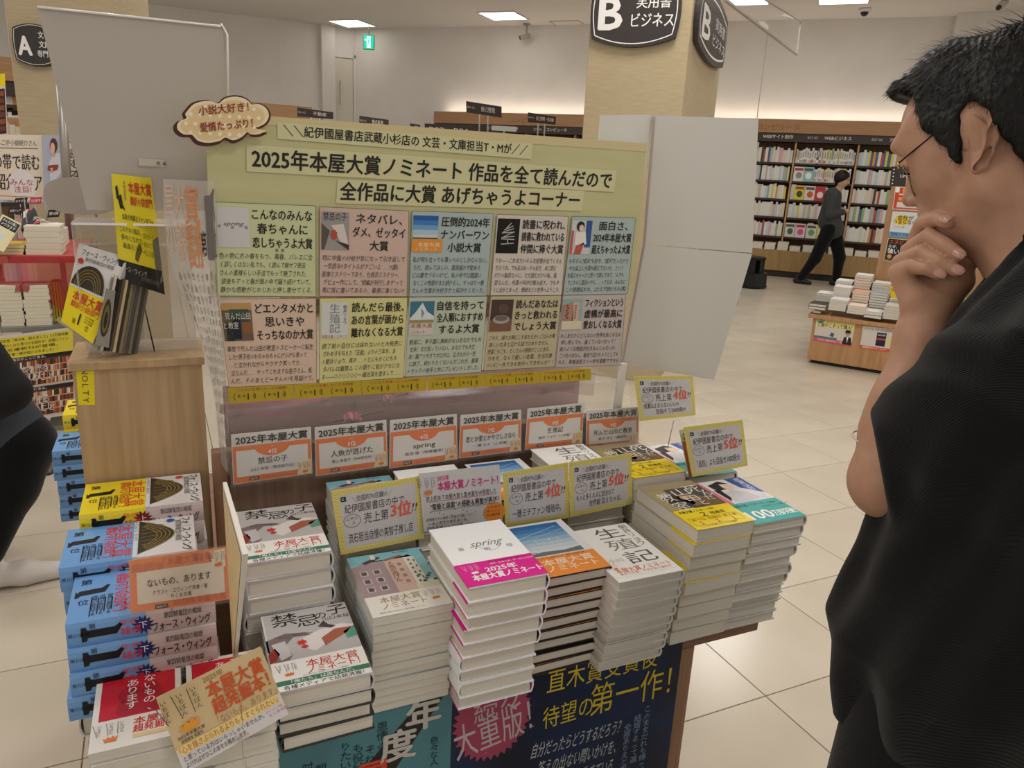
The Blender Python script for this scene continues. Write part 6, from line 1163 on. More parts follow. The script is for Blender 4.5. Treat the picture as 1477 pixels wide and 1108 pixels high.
# ------------------------------------------------------------------ hanging section boards over the middle of the shop
def secsign(q, dist, txt, label, posts=True):
    P = [at_d(x, y, dist) for x, y in q]; PZ = 1.70 if dist < 8.5 else 0.0; pl0 = P[0]; dg = math.degrees(math.atan2(P[1].y-P[0].y, P[1].x-P[0].x))
    e, put, w, h = sheet('section_board', P, label, 'section board', C('#3a302d', .5), .012, 'dark section boards above the shelves'); pr = Print(scaled(put, w, h), .002); pr.text(txt[0], w*.03, h*.35, h*.26, C('#b5aea6'), 1, w=w*.2); pr.text(txt[1], w*.62, h*.25, h*.45, C('#d8d2ca'), 1, 'c', .01, w=w*.38 if len(txt[1]) < 6 else w*.62); pr.build('lettering', e)
    mb = MB(); a = (P[3]*.62+P[2]*.38); b_ = (P[3]*.38+P[2]*.62); mb.tube([a, Vector((a.x, a.y, PZ))], .008, grey_m, 6); e2 = mb.build('post', e); mb = MB(); mb.tube([b_, Vector((b_.x, b_.y, PZ))], .008, grey_m, 6); mb.build('post', e)
    return P
row = []
for q, d_, t, lb in (([(672.2, 145.7), (723.6, 153.8), (723.5, 169.8), (672.8, 162)], 7.6, ('B04-01', '自己啓発'), 'dark section board on two posts, left of the pillar'),
    ([(761.5, 162), (802, 168.5), (801, 180), (761.3, 176)], 8.2, ('B04-02', '自己啓発・仕事術'), 'dark section board touching the pillar edge'),
    ([(428.7, 155), (480.7, 162), (480.7, 172), (428.7, 168)], 7.6, ('B02-02', '不動産'), 'dark section board above the cloud badge'),
    ([(518.3, 167), (560.7, 172.8), (560.7, 184), (518.3, 180)], 8.2, ('B02-01', '株式投資'), 'dark section board over the middle of the headline'),
    ([(591.5, 178), (606, 180), (606, 190), (591.5, 188)], 8.6, ('B03', '経営'), 'smallest dark section board, over the headline')):
    P = secsign(q, d_, t, lb); row.append(P)
# free-standing case below these boards (its top barely shows above the khaki board)
for (q0, q1, lb) in ((row[2], row[3], 'oak double bookcase below the left section boards'), (row[0], row[1], 'oak double bookcase below the right section boards')):
    a, b_ = q0[3], q1[2]; d = (b_-a); d.z = 0; L_2 = d.length; ag = math.atan2(d.y, d.x); R2 = Matrix.Rotation(ag, 3, 'Z'); root = empty('bookcase', (a+b_)/2*1.0, 0, lb, 'bookcase'); root.location.z = 0
    A_ = Vector((a.x, a.y, 0)); mb = MB(); mb.box((-.1, -.02, 0), (L_2+.1, .0, 1.67), wood_mid, R2, A_); mb.box((-.1, -.25, 0), (-.08, .25, 1.67), wood_mid, R2, A_); mb.box((L_2+.08, -.25, 0), (L_2+.1, .25, 1.67), wood_mid, R2, A_); mb.box((-.1, -.25, 1.67), (L_2+.1, .25, 1.70), wood_mid, R2, A_); mb.build('carcass', root)
    for i in range(6): mb = MB(); mb.box((-.079, -.24, .1+.26*i), (L_2+.079, -.021, .12+.26*i), cs_dark, R2, A_); mb.build('shelf', root)
e, put, w, h = sheet('aisle_board', [at_d(612.5, 178, 9.3), at_d(680.5, 182, 9.3), at_d(680.5, 196, 9.3), at_d(612.5, 192, 9.3)], 'dark aisle board lettered B03 and B04 above the khaki board', 'aisle board', C('#3a302d', .5), .02); pr = Print(scaled(put, w, h), .003); pr.text('B03', w*.1, h*.25, h*.5, C('#d8d2ca'), 1, w=w*.3); pr.text('B04', w*.62, h*.25, h*.5, C('#d8d2ca'), 1, w=w*.3); pr.build('lettering', e); mb = MB(); c = (Vector(e.location)); mb.tube([c, Vector((c.x, c.y, 0.0))], .012, grey_m, 6); mb.build('post', e)
e, put, w, h = sheet('card_holder', [at_d(709, 181, 8.9), at_d(745, 183, 8.9), at_d(745, 190, 8.9), at_d(709, 188, 8.9)], 'small white card with dark corner beside the aisle board', 'card', C('#b9bcb9'), .01); mb = MB(); mb.tube([Vector(e.location), Vector((e.location.x, e.location.y, 0))], .01, grey_m, 6); mb.build('post', e)
# left wall bookcase behind (seen between poster and badge)
def simple_case(q_l, q_r, dist0, dist1, ztop, label, nsh=6):
    a = at_d(*q_l, dist0); b_ = at_d(*q_r, dist1); d = b_-a; d.z = 0; L_2 = d.length; ag = math.atan2(d.y, d.x); R2 = Matrix.Rotation(ag, 3, 'Z'); A_ = Vector((a.x, a.y, 0)); root = empty('bookcase', (A_.x, A_.y, 0), 0, label, 'bookcase')
    mb = MB(); mb.box((0, .0, ztop-.2), (L_2, .36, ztop), band_m, R2, A_); mb.build('fascia', root)
    mb = MB(); mb.box((0, .02, ztop-.33), (L_2, .36, ztop-.201), cs_dark, R2, A_); mb.build('header_strip', root)
    mb = MB(); mb.box((0, .34, 0), (L_2, .36, ztop-.331), wood_mid, R2, A_); mb.box((0, .03, 0), (.03, .339, ztop-.331), wood_mid, R2, A_); mb.box((L_2-.03, .03, 0), (L_2, .339, ztop-.331), wood_mid, R2, A_); mb.build('carcass', root)
    bk_ = MB()
    for i in range(nsh):
        mb = MB(); z = .35+.29*i; mb.box((.031, .04, z-.03), (L_2-.031, .339, z), cs_dark, R2, A_); mb.build('shelf', root)
        s = .04
        while s < L_2-.08:
            w = r.choice((.026, .034, .042)); _, cc, _ = r.choice(pool); bk_.box((s, .08, z+.0004), (s+w-.001, .22, z+r.uniform(.18, .235)), C(cc, .5), R2, A_); s += w
    o = bk_.build('shelved_books', root); o['kind'] = 'stuff'
    mb = MB(); mb.box((.05, .30, ztop+.001), (L_2-.05, .33, ztop+.010), cove, R2, A_); mb.build('light_strip', root); return root
simple_case((352, 140), (450, 157), 12.5, 12.8, 2.22, 'wall bookcase behind the cloud badge on the left wall')
simple_case((-60, 125), (34, 128), 8.6, 8.6, 2.2, 'wall bookcase at the far left behind the first pillar')
# ================================================================== LEFT SIDE: wire table with red cloth, fair boards
LP = (-.60, 3.80)
lq = lambda x, y, dy=0.0: at_v(x, y, 3.80+dy)
steel = mat('grey_steel', '#8f8b82', .4, .6)
rk = empty('steel_table', (-.9, 4.1, 0), 0, 'grey steel table with red film over its shelf, left of the oak cabinet', 'table')
legx = lq(61, 640).x; zt_ = lq(60, 476).z; zs = lq(60, 478).z
mb = MB(); mb.box((legx-.022, 3.80, 0.012), (legx+.022, 3.845, zs), steel); mb.build('leg', rk)
for dx, dy in ((.0, .75), (-1.1, 0), (-1.1, .75), (.42, .40)):
    mb = MB(); mb.box((legx-.02+dx, 3.80+dy, 0.012), (legx+.02+dx, 3.84+dy, zs), steel); mb.build('leg', rk)
for dx, dy in ((0, 0), (0, .75), (-1.1, 0), (-1.1, .75), (.42, .40)): mb = MB(); mb.tube([(legx+dx, 3.82+dy, 0), (legx+dx, 3.82+dy, .012)], .03, dark_m, 10); mb.build('foot', rk)
mb = MB(); mb.box((legx-1.14, 3.80, zs), (legx+.45, 4.60, zs+.02), steel); mb.build('lower_shelf', rk)
mb = MB(); mb.box((legx+.023, 3.83, .20), (legx+.40, 4.2, .225), steel); mb.build('brace', rk)
mb = MB(); mb.box((legx-1.1, 3.99, .22), (legx+.42, 4.02, .245), steel); mb.build('brace', rk)
zu = lq(50, 372).z
mb = MB(); mb.box((legx-1.14, 3.86, zu-.03), (legx+.22, 4.60, zu), mat('red_board', '#b3504c', .6)); mb.build('upper_shelf', rk)
for dx, dy in ((-.08+.24, .08), (-1.1, .08), (.16, .75), (-1.1, .75)): mb = MB(); mb.box((legx-.02+dx, 3.80+dy, zs+.02), (legx+.0+dx, 3.82+dy, zu-.03), steel); mb.build('post', rk)
redf = clear_plastic('red_film', .62, '#a8232a', .3)
def drape(u, v): 
    x = legx-1.14+1.42*u; z = zu+.004-(.14+.10*abs(math.sin(3.3*u+.4))+.22*max(0, u-.80)*4)*v; return Vector((x, 3.845+.014*math.sin(26*u+3*v)+.008*math.sin(61*u), z))
mb = MB(); mb.grid(drape, 60, 8, redf); mb.build('red_film', rk)
mb = MB(); mb.box((legx+.245, 3.85, zs+.02), (legx+.25, 4.5, zu), redf); mb.build('red_film', rk)
# books on the lower shelf: two columns
r = random.Random(21)
for c_, x0, x1 in ((0, 3, 37), (1, 39, 76)):
    a, b_ = lq(x0, 474, .03), lq(x1, 474, .03); w = b_.x-a.x; zt2 = lq(20, 412, .03).z; n = 11; t = (zt2-zs-.02)/n
    mb0 = MB(); mb0.box((0, 0, 0), (w, .12, .0012), C('#ddd6c4')); mb0.box((.001, -.0005, .0012), (w-.001, .12, t-.002), C('#cfc8b2', .8)); mb0.box((0, 0, t-.002), (w, .12, t-.0007), C('#ddd6c4')); me = mb0.mesh('book')
    for j in range(n):
        o = bpy.data.objects.new('book', me); COL.objects.link(o); o.location = (a.x+r.uniform(-.004, .004), a.y, zs+.0205+j*t); tag(o, 'cream paperback in the %s pile under the red film, %s' % ('left' if c_ == 0 else 'right', 'topmost' if j == n-1 else ordinal(n-1-j)+' from top'), 'book', 'cream paperbacks under the red film, %s pile' % ('left' if c_ == 0 else 'right'))
mb = MB(); # yellow wire goods
for i in range(5): mb.box((lq(79+4*i, 470, .1).x, 3.9, zs+.021), (lq(82+4*i, 470, .1).x, 4.0, zs+.20), C('#d8c23a')); 
o = mb.build('yellow_booklets'); tag(o, 'yellow booklets upright at the table corner under the red film', 'booklets', kind='stuff')
# books on top
def flatbook(x0, x1, ybase, t, col, label, dy=.1, n=1, depth=.18, group=None):
    a, b_ = lq(x0, ybase, dy), lq(x1, ybase, dy)
    for j in range(n):
        mb = MB(); w = b_.x-a.x; mb.box((0, 0, 0), (w, depth, .002), C(col)); mb.box((.001, -.0004, .002), (w-.002, depth, t-.003), C('#cfc8b4', .8)); mb.box((0, 0, t-.003), (w, depth, t-.0006), C(col)); o = mb.build('book'); o.location = (a.x+.004*((j*7) % 3-1), a.y, zu+.0005+j*t); tag(o, label+(', %s' % ('topmost' if j == n-1 else ordinal(n-1-j)+' from top') if n > 1 else ''), 'book', group)
flatbook(39, 91, 370, .025, '#d5cdb9', 'cream book in the pile on the red table', n=5, group='cream books piled on the red table')
flatbook(-20, 36, 371, .014, '#c9b648', 'yellow-edged thin book in the pile at the left frame edge', n=3, group='thin yellow-edged books on the red table')
q = [lq(4, 309, .10), lq(31, 323, .10), lq(5, 364, .03), lq(-24, 348, .03)]; e, put, w, h = sheet('display_book', q, 'book with black label propped up at the left frame edge', 'book', C('#d2c8a0'), .02); pr = Print(scaled(put, w, h)); pr.rect(w*.1, h*.05, w*.98, h*.34, INK, 1); pr.text('みんなの推し', w*.15, h*.08, h*.09, W_, 2, w=w*.75); pr.text('つづきます', w*.15, h*.2, h*.09, W_, 2, w=w*.75); pr.disc(w*.4, h*.6, w*.25, h*.16, C('#b9c6cc'), 1); pr.build('cover_print', e)
q = [lq(34, 303, .35), lq(50, 300, .35), lq(59, 329, .15), lq(30, 331, .15)]; e, put, w, h = sheet('display_book', q, 'black book with pink band propped behind the cream pile', 'book', C('#2c2a2c'), .02); pr = Print(scaled(put, w, h)); pr.poly([(w*.4, 0), (w*.75, 0), (w, h*.75), (w*.55, h*.8)], C('#c23a6a'), 1); pr.poly([(0, h*.1), (w*.35, 0), (w*.5, h*.8), (w*.1, h*.9)], C('#d6d2cc'), 1); pr.text('人気の一冊', w*.52, h*.3, h*.12, W_, 2, rot=1.0); pr.build('cover_print', e)
for (x0, y0, x1, y1, m_, tx, lb) in ((22, 285, 40, 294, '#2c2724', 'おすすめ', 'black price card behind the propped books'), (44, 284, 61, 294, '#b5405a', '注目作', 'magenta price card in the left display'), (13, 299, 33, 308, '#2c2724', '文庫フェア', 'black price card above the propped book'), (70, 302, 87, 313, '#2c2724', '第4弾', 'black price card right of the left display')):
    dy = .5 if y0 < 298 else (.45 if x0 > 60 else .3); q = [lq(x0, y0+1, dy), lq(x1, y0, dy), lq(x1-2, y1, dy), lq(x0-2, y1+1, dy)]; e, put, w, h = sheet('price_card', q, lb, 'card', C(m_), .003); pr = Print(scaled(put, w, h)); pr.text(tx, w*.1, h*.3, h*.4, W_, 1, w=w*.8); pr.build('print', e)
    c = (q[2]+q[3])/2; mb = MB(); mb.tube([c, Vector((c.x, c.y, zu+.001))], .002, grey_m, 5); mb.build('stem', e)
for i, (x0, x1, yb, n, c, lb) in enumerate(((70, 92, 330, 4, '#cfc9c4', 'pale book in the pile behind the black fourth-edition card'), (57, 70, 331, 3, '#c9a0a4', 'pink book in the small pile beside the pink-banded book'))):
    a, b_ = lq(x0, yb, .45), lq(x1, yb, .45)
    for j in range(n): mb = MB(); mb.box((a.x, 4.25, zu+.0005+.02*j), (b_.x, 4.42, zu+.0195+.02*j), C(c), bev=.001); o = mb.build('book'); tag(o, lb+', %s' % (ordinal(n-1-j)+' from top' if j < n-1 else 'topmost'), 'book', lb)
# poster clipped on the front of the steel table
q = [at_v(-30, 489, 3.79), at_v(105, 472, 3.79), at_v(106, 597, 3.79), at_v(-22, 618, 3.79)]
e, put, w, h = sheet('poster', q, 'poster of crowded bookshelves with a yellow head hung on the steel table', 'poster', C('#cfc9be', .4), .002); pr = Print(scaled(put, w, h), .0012)
pr.rect(0, h*.03, w, h*.26, C('#d6c640'), 1); 
for i, t in enumerate(('感動の70代女性「母の本、読みました」7.5万部突破', '続々重版、暮らしから見つける読める！全国にファン', '生活文庫新刊が登場。', 'このフェア第一弾が紹介されました！！')): pr.text(t, w*(.05+.08*(i > 1)), h*(.045+.052*i), h*.032, INK, 2, w=w*(.9-.2*(i > 1)))
for b0 in (.26, .62):
    pr.rect(0, h*b0, w, h*(b0+.045), C('#2b2320'), 1); pr.text('だから毎日がここにある。', w*.2, h*(b0+.008), h*.028, W_, 2, w=w*.5); pr.rect(0, h*(b0+.045), w, h*(b0+.34), C('#5e4030'), 1)
    rr = random.Random(int(b0*100))
    for rI in range(4):
        x = 0
        while x < .97: ww = rr.uniform(.012, .03); pr.rect(w*x, h*(b0+.06+.07*rI), w*(x+ww*.85), h*(b0+.12+.07*rI), C(rr.choice(['#8e4a34', '#c98a6a', '#5a3a2c', '#d8cbb8', '#a35c3c', '#3c2c26'])), 2); x += ww
        pr.rect(0, h*(b0+.122+.07*rI), w, h*(b0+.13+.07*rI), C('#d8b9a0'), 3)
    for x in (.3, .58, .84): pr.rect(w*x, h*(b0+.05), w*(x+.01), h*(b0+.34), C('#c9a48a'), 3)
    pr.text('本を売る', w*.42, h*(b0+.10), h*.09, C('#dcd5cc'), 4, w=w*.3); pr.text('日々のこと', w*.38, h*(b0+.21), h*.08, C('#dcd5cc'), 4, w=w*.4)
pr.build('print', e)
# fair boards
q = [at_v(-80, 193, 4.75), at_v(60.5, 195, 4.75), at_v(64, 291, 4.75), at_v(-72, 284, 4.75)]
e, put, w, h = sheet('fair_board', q, 'large cream fair board with black Japanese headline at the left edge', 'board', C('#d5cebb', .5), .01); pr = Print(scaled(put, w, h), .0015)
pr.line([(w*.02, h*.20), (w*.95, h*.20)], h*.012, C('#6b645a'), 1); pr.text('読書家×けんご＠小説紹介さん', w*.30, h*.08, h*.08, HW, 1, w=w*.64); pr.text('あの本の帯で読む', w*.18, h*.30, h*.22, MK, 1, w=w*.78, bold=.012); pr.text('小説紹介フェア', w*.30, h*.60, h*.24, MK, 1, w=w*.68, bold=.012); pr.line([(w*.02, h*.94), (w*.98, h*.94)], h*.008, C('#b5683c'), 1); pr.build('lettering', e)
mb = MB(); mb.tube([q[2]*.5+q[3]*.5, Vector(((q[2].x+q[3].x)/2, 4.76, zu))], .008, grey_m, 6); mb.build('post', e)
q = [at_v(61, 195, 4.74), at_v(88, 195, 4.74), at_v(92, 250, 4.74), at_v(63.5, 282, 4.74)]
e, put, w, h = sheet('photo_panel', q, 'blue-grey photo panel of a reader in white beside the cream fair board', 'poster', C('#a3adba', .4), .01); pr = Print(scaled(put, w, h), .0015)
pr.poly([(w*.35, h*.98), (w*.30, h*.52), (w*.50, h*.40), (w*.85, h*.42), (w*.99, h*.6), (w*.99, h*.9)], C('#c3c6ce'), 1); pr.disc(w*.58, h*.22, w*.20, h*.16, C('#54362c'), 2, 16); pr.disc(w*.52, h*.27, w*.12, h*.12, C('#d3ab96'), 3, 14); pr.poly([(w*.52, h*.36), (w*.64, h*.36), (w*.62, h*.46), (w*.5, h*.44)], C('#cfa48e'), 2); pr.poly([(w*.25, h*.55), (w*.5, h*.6), (w*.78, h*.68), (w*.7, h*.76), (w*.42, h*.70), (w*.22, h*.62)], C('#8e3b30'), 4); pr.poly([(w*.35, h*.62), (w*.5, h*.66), (w*.45, h*.74)], C('#d3ab96'), 5); pr.build('print', e)
mb = MB(); mb.tube([q[3], Vector((q[3].x, 4.75, zu))], .006, grey_m, 6); mb.build('post', e)
q = [at_v(93.5, 193, 4.9), at_v(112, 196, 4.9), at_v(118, 262, 4.9), at_v(96, 262, 4.9)]
e, put, w, h = sheet('fair_board', q, 'second cream board half hidden by the grey poster back', 'board', C('#d5cebb', .5), .01); pr = Print(scaled(put, w, h), .0015); pr.vtext('今読む本', w*.75, h*.08, h*.2, MK, 1); pr.build('lettering', e); mb = MB(); mb.tube([q[3], Vector((q[3].x, 4.92, 0))], .006, grey_m, 6); mb.build('post', e)
mb = MB(); a = at_v(80, 115, 4.6); b_ = at_v(93, 262, 4.6); mb.tube([(a.x+.02, 4.6, a.z), (b_.x, 4.6, zu+.0)], .022, steel, 10); o = mb.build('steel_pole'); tag(o, 'grey steel pole beside the photo panel', 'pole')
q = [at_v(22, 249, 4.0), at_v(42, 249, 4.0), at_v(42, 286, 4.0), at_v(22, 286, 4.0)]; c = at_v(32, 267, 4.0); rr_ = .04
e = empty('callout_card', (c.x, 4.0, c.z-.07), 0, 'white house-shaped callout card with red lettering in front of the fair board', 'card'); P = [(-.042, -.045), (.042, -.045), (.048, .03), (0, .07), (-.048, .03)]; mb = MB(); mb.add([(c.x+x, 4.0, c.z+y) for x, y in P]+[(c.x+x, 4.003, c.z+y) for x, y in P], [(0, 1, 2, 3, 4), (9, 8, 7, 6, 5)]+[(i, i+5, (i+1) % 5+5, (i+1) % 5) for i in range(5)], C('#cfc9c9')); mb.build('card', e)
pr = Print(lambda x, y, l: Vector((c.x-.05+x, 4.0-l, c.z+.07-y)), .001); pr.text('みんな', .05, .045, .026, C('#b5404a'), 1, 'c'); pr.text('注目!', .05, .075, .026, C('#b5404a'), 1, 'c'); pr.build('lettering', e); mb = MB(); mb.tube([(c.x, 4.004, c.z-.045), (c.x, 4.004, zu+.001)], .002, grey_m, 5); mb.build('stem', e)
# A14 A15 aisle board, header and books behind it
q = [at_d(28, 163, 7.2), at_d(76, 165, 7.2), at_d(77, 196, 7.2), at_d(31, 196, 7.2)]
e, put, w, h = sheet('aisle_board', q, 'dark aisle board lettered A14 and A15 at the left', 'aisle board', C('#3a302d'), .02); pr = Print(scaled(put, w, h), .003); pr.text('A14', w*.08, h*.12, h*.24, C('#d8d2ca'), 1, w=w*.26); pr.text('A15', w*.48, h*.12, h*.24, C('#d8d2ca'), 1, w=w*.26); pr.text('語学', w*.14, h*.48, h*.12, C('#b5aea6'), 1); pr.text('芸術・映画', w*.50, h*.48, h*.12, C('#b5aea6'), 1, w=w*.25)
for i in range(3): pr.text('・', w*.3, h*(.64+.11*i), h*.1, C('#b5aea6'), 1); pr.text('雑誌', w*.55, h*(.66+.11*i), h*.07, C('#b5aea6'), 1)
pr.build('lettering', e); mb = MB(); cc = (q[2]+q[3])/2; mb.tube([cc, Vector((cc.x, cc.y, 0))], .015, grey_m, 6); mb.build('post', e)
q = [at_d(19, 151, 7.5), at_d(76, 155, 7.5), at_d(76, 163, 7.5), at_d(19, 159, 7.5)]; e, put, w, h = sheet('section_board', q, 'narrow dark board above the A14 aisle board', 'section board', C('#3a302d'), .02); pr = Print(scaled(put, w, h), .003); pr.text('A13-A1', w*.1, h*.3, h*.4, C('#b5aea6'), 1); pr.text('保　育', w*.55, h*.2, h*.6, C('#d8d2ca'), 1); pr.build('lettering', e); mb = MB(); cc = (q[2]+q[3])/2; mb.tube([cc, Vector((cc.x, cc.y, 0))], .012, grey_m, 6); mb.build('post', e)
a, b_ = at_d(-30, 165, 7.6), at_d(92, 170, 7.6); d = b_-a; d.z = 0; ag = math.atan2(d.y, d.x); R2 = Matrix.Rotation(ag, 3, 'Z'); A_ = Vector((a.x, a.y, 0)); L_2 = d.length; zt3 = a.z
root = empty('bookcase', (A_.x, A_.y, 0), 0, 'low oak bookcase behind the cream fair board', 'bookcase')
mb = MB(); mb.box((0, .30, 0), (L_2, .32, zt3), wood_mid, R2, A_); mb.box((0, 0, zt3-.30), (L_2, .30, zt3-.27), wood_mid, R2, A_); mb.box((L_2-.03, 0, 0), (L_2, .3, zt3), wood_mid, R2, A_); mb.build('carcass', root)
for i in range(3): mb = MB(); mb.box((0.001, .02, .3+.33*i), (L_2-.031, .299, .33+.33*i), cs_dark, R2, A_); mb.build('shelf', root)
bk_ = MB(); s = .02
while s < L_2-.08:
    w = r.choice((.03, .036, .042)); _, cc_, _ = r.choice(pool)
    for zz_ in (zt3-.269, .3305+.33*2, .3305+.33, .3305): bk_.box((s, .06, zz_), (s+w-.001, .2, zz_+r.uniform(.18, .23)), C(cc_, .5), R2, A_)
    s += w
o = bk_.build('shelved_books', root); o['kind'] = 'stuff'
q = [at_d(-12, 108, 3.3), at_d(7, 106, 3.3), at_d(11, 194, 3.3), at_d(-8, 196, 3.3)]; e, put, w, h = sheet('poster', q, 'narrow poster with yellow head at the very left edge', 'poster', C('#cfc9c0'), .006); pr = Print(scaled(put, w, h)); pr.rect(0, 0, w, h*.2, C('#e2cc1f'), 1); pr.rect(0, h*.24, w*.93, h*.98, C('#3a2620'), 1)
for i in range(6): pr.rect(w*.1, h*(.28+.115*i), w*.85, h*(.36+.115*i), C(['#8e4a34', '#6b3c2c'][i % 2]), 2)
pr.build('print', e); mb = MB(); mb.tube([q[3]+Vector((0, .01, .1)), q[3]+Vector((-.25, .02, .1)), Vector((q[3].x-.25, q[3].y+.02, 0))], .01, grey_m, 6); mb.build('post', e)
# ================================================================== PEOPLE (implicit surfaces, meshed with surface nets)
class SDF:
    def __init__(s, lo, hi, h):
        s.lo = np.array(lo, float); s.h = h; s.n = np.ceil((np.array(hi)-s.lo)/h).astype(int)+1
        s.V = np.full(s.n, .5, np.float32); s.ax = [(s.lo[i]+h*np.arange(s.n[i])).astype(np.float32) for i in range(3)]
    def sub(s, a, b):
        i0 = np.clip(np.floor((np.array(a)-s.lo)/s.h).astype(int), 0, s.n-1); i1 = np.clip(np.ceil((np.array(b)-s.lo)/s.h).astype(int)+1, 1, s.n)
        sl = tuple(slice(i0[i], max(i1[i], i0[i]+1)) for i in range(3)); X = np.meshgrid(*[s.ax[i][sl[i]] for i in range(3)], indexing='ij'); return sl, X
    def comb(s, sl, d, k, op='u'):
        a = s.V[sl]
        if op == 'u': h = np.maximum(k-np.abs(a-d), 0)/k if k else 0; s.V[sl] = np.minimum(a, d)-(h*h*k/4 if k else 0)
        elif op == 's': d = -d; h = np.maximum(k-np.abs(a-d), 0)/k if k else 0; s.V[sl] = np.maximum(a, d)+(h*h*k/4 if k else 0)
        elif op == 'i': h = np.maximum(k-np.abs(a-d), 0)/k if k else 0; s.V[sl] = np.maximum(a, d)+(h*h*k/4 if k else 0)
    def cap(s, a, b, ra, rb, k=.01, op='u'):
        a = np.array(a, float); b = np.array(b, float); m = max(ra, rb)+k+.012; sl, (X, Y, Z) = s.sub(np.minimum(a, b)-m, np.maximum(a, b)+m)
        ab = b-a; L = float(ab@ab) or 1e-9; t = np.clip(((X-a[0])*ab[0]+(Y-a[1])*ab[1]+(Z-a[2])*ab[2])/L, 0, 1)
        d = np.sqrt((X-a[0]-t*ab[0])**2+(Y-a[1]-t*ab[1])**2+(Z-a[2]-t*ab[2])**2)-(ra+(rb-ra)*t); s.comb(sl, d, k, op)
    def chain(s, P, R, k=.006):
        for i in range(len(P)-1): s.cap(P[i], P[i+1], R[i], R[i+1], k)
    def ell(s, c, r, k=.01, op='u', M=None):
        c = np.array(c, float); m = max(r)+k+.012; sl, (X, Y, Z) = s.sub(c-m, c+m); X, Y, Z = X-c[0], Y-c[1], Z-c[2]
        if M is not None: X, Y, Z = (M[i][0]*X+M[i][1]*Y+M[i][2]*Z for i in range(3))
        k0 = np.sqrt((X/r[0])**2+(Y/r[1])**2+(Z/r[2])**2); k1 = np.sqrt((X/r[0]**2)**2+(Y/r[1]**2)**2+(Z/r[2]**2)**2)+1e-9
        s.comb(sl, k0*(k0-1)/k1, k, op)
    def half(s, p, n, k=0.0, op='s'):
        """removes the side the normal points to"""
        sl = tuple(slice(0, v) for v in s.n); X, Y, Z = np.meshgrid(*s.ax, indexing='ij'); n = np.array(n, float); n /= np.linalg.norm(n)
        d = -((X-p[0])*n[0]+(Y-p[1])*n[1]+(Z-p[2])*n[2]); s.comb(sl, d, k, 's')
    def nets(s, name, smooth=0):
        V = s.V; S_ = V < 0; nx, ny, nz = V.shape
        c = [S_[i:nx-1+i, j:ny-1+j, k:nz-1+k] for i in (0, 1) for j in (0, 1) for k in (0, 1)]
        anyc = c[0].copy(); allc = c[0].copy()
        for q in c[1:]: anyc |= q; allc &= q
        act = anyc & ~allc; I, J, K = np.nonzero(act); idx = -np.ones(act.shape, np.int64); idx[I, J, K] = np.arange(len(I))
        P = np.zeros((len(I), 3)); cnt = np.zeros(len(I))
        for ax in range(3):
            o = [a for a in range(3) if a != ax]
            for u in (0, 1):
                for v in (0, 1):
                    d0 = [0, 0, 0]; d0[o[0]] = u; d0[o[1]] = v; d1 = list(d0); d1[ax] = 1
                    a = V[I+d0[0], J+d0[1], K+d0[2]]; b = V[I+d1[0], J+d1[1], K+d1[2]]; m = (a < 0) != (b < 0)
                    t = np.where(m, a/np.where(m, a-b, 1), 0)
                    q = np.array(d0, float)[None].repeat(len(I), 0); q[:, ax] = t; P[m] += q[m]; cnt[m] += 1
        P = (P/cnt[:, None]+np.stack([I, J, K], 1))*s.h+s.lo
        F = []
        for ax in range(3):
            o = [a for a in range(3) if a != ax]; n = list(V.shape); sl0 = [slice(1, n[0]-1), slice(1, n[1]-1), slice(1, n[2]-1)]; sl0[ax] = slice(0, n[ax]-1); sl1 = list(sl0); sl1[ax] = slice(1, n[ax])
            a = S_[tuple(sl0)]; b = S_[tuple(sl1)]; E = np.stack(np.nonzero(a != b), 1)
            off = np.array([1, 1, 1]); off[ax] = 0; E = E+off
            w = S_[E[:, 0], E[:, 1], E[:, 2]]
            def g(u, v):
                Q = E.copy(); Q[:, o[0]] -= u; Q[:, o[1]] -= v; return idx[Q[:, 0], Q[:, 1], Q[:, 2]]
            q = np.stack([g(0, 0), g(1, 0), g(1, 1), g(0, 1)], 1); flip = w if ax != 1 else ~w
            q[flip] = q[flip][:, ::-1]; q = q[(q >= 0).all(1)]; F.append(q)
        F = np.concatenate(F)
        for _ in range(smooth):
            A = np.zeros_like(P); c2 = np.zeros(len(P))
            for a, b in ((0, 1), (1, 2), (2, 3), (3, 0)):
                np.add.at(A, F[:, a], P[F[:, b]]); np.add.at(A, F[:, b], P[F[:, a]]); np.add.at(c2, F[:, a], 1); np.add.at(c2, F[:, b], 1)
            P = P*.5+A/c2[:, None]*.5
        me = bpy.data.meshes.new(name); me.vertices.add(len(P)); me.vertices.foreach_set('co', P.astype(np.float32).ravel())
        me.loops.add(len(F)*4); me.loops.foreach_set('vertex_index', F[:, ::-1].astype(np.int32).ravel()); me.polygons.add(len(F)); me.polygons.foreach_set('loop_start', np.arange(0, len(F)*4, 4, dtype=np.int32))
        me.polygons.foreach_set('use_smooth', np.ones(len(F), bool)); me.update(calc_edges=True); me.validate(); return me
def skin_mat(name, c1, c2):
    m = noise_mat(name, c1, c2, (1, 1, 1), 45, .48, 5, spec=.35, lo=.3, hi=.7); b = m.node_tree.nodes['Principled BSDF']
    b.inputs['Subsurface Weight'].default_value = .12; b.inputs['Subsurface Radius'].default_value = (.012, .005, .003); b.inputs['Subsurface Scale'].default_value = 1.0
    return m
skin = skin_mat('skin_warm', '#ae836a', '#b98f77')
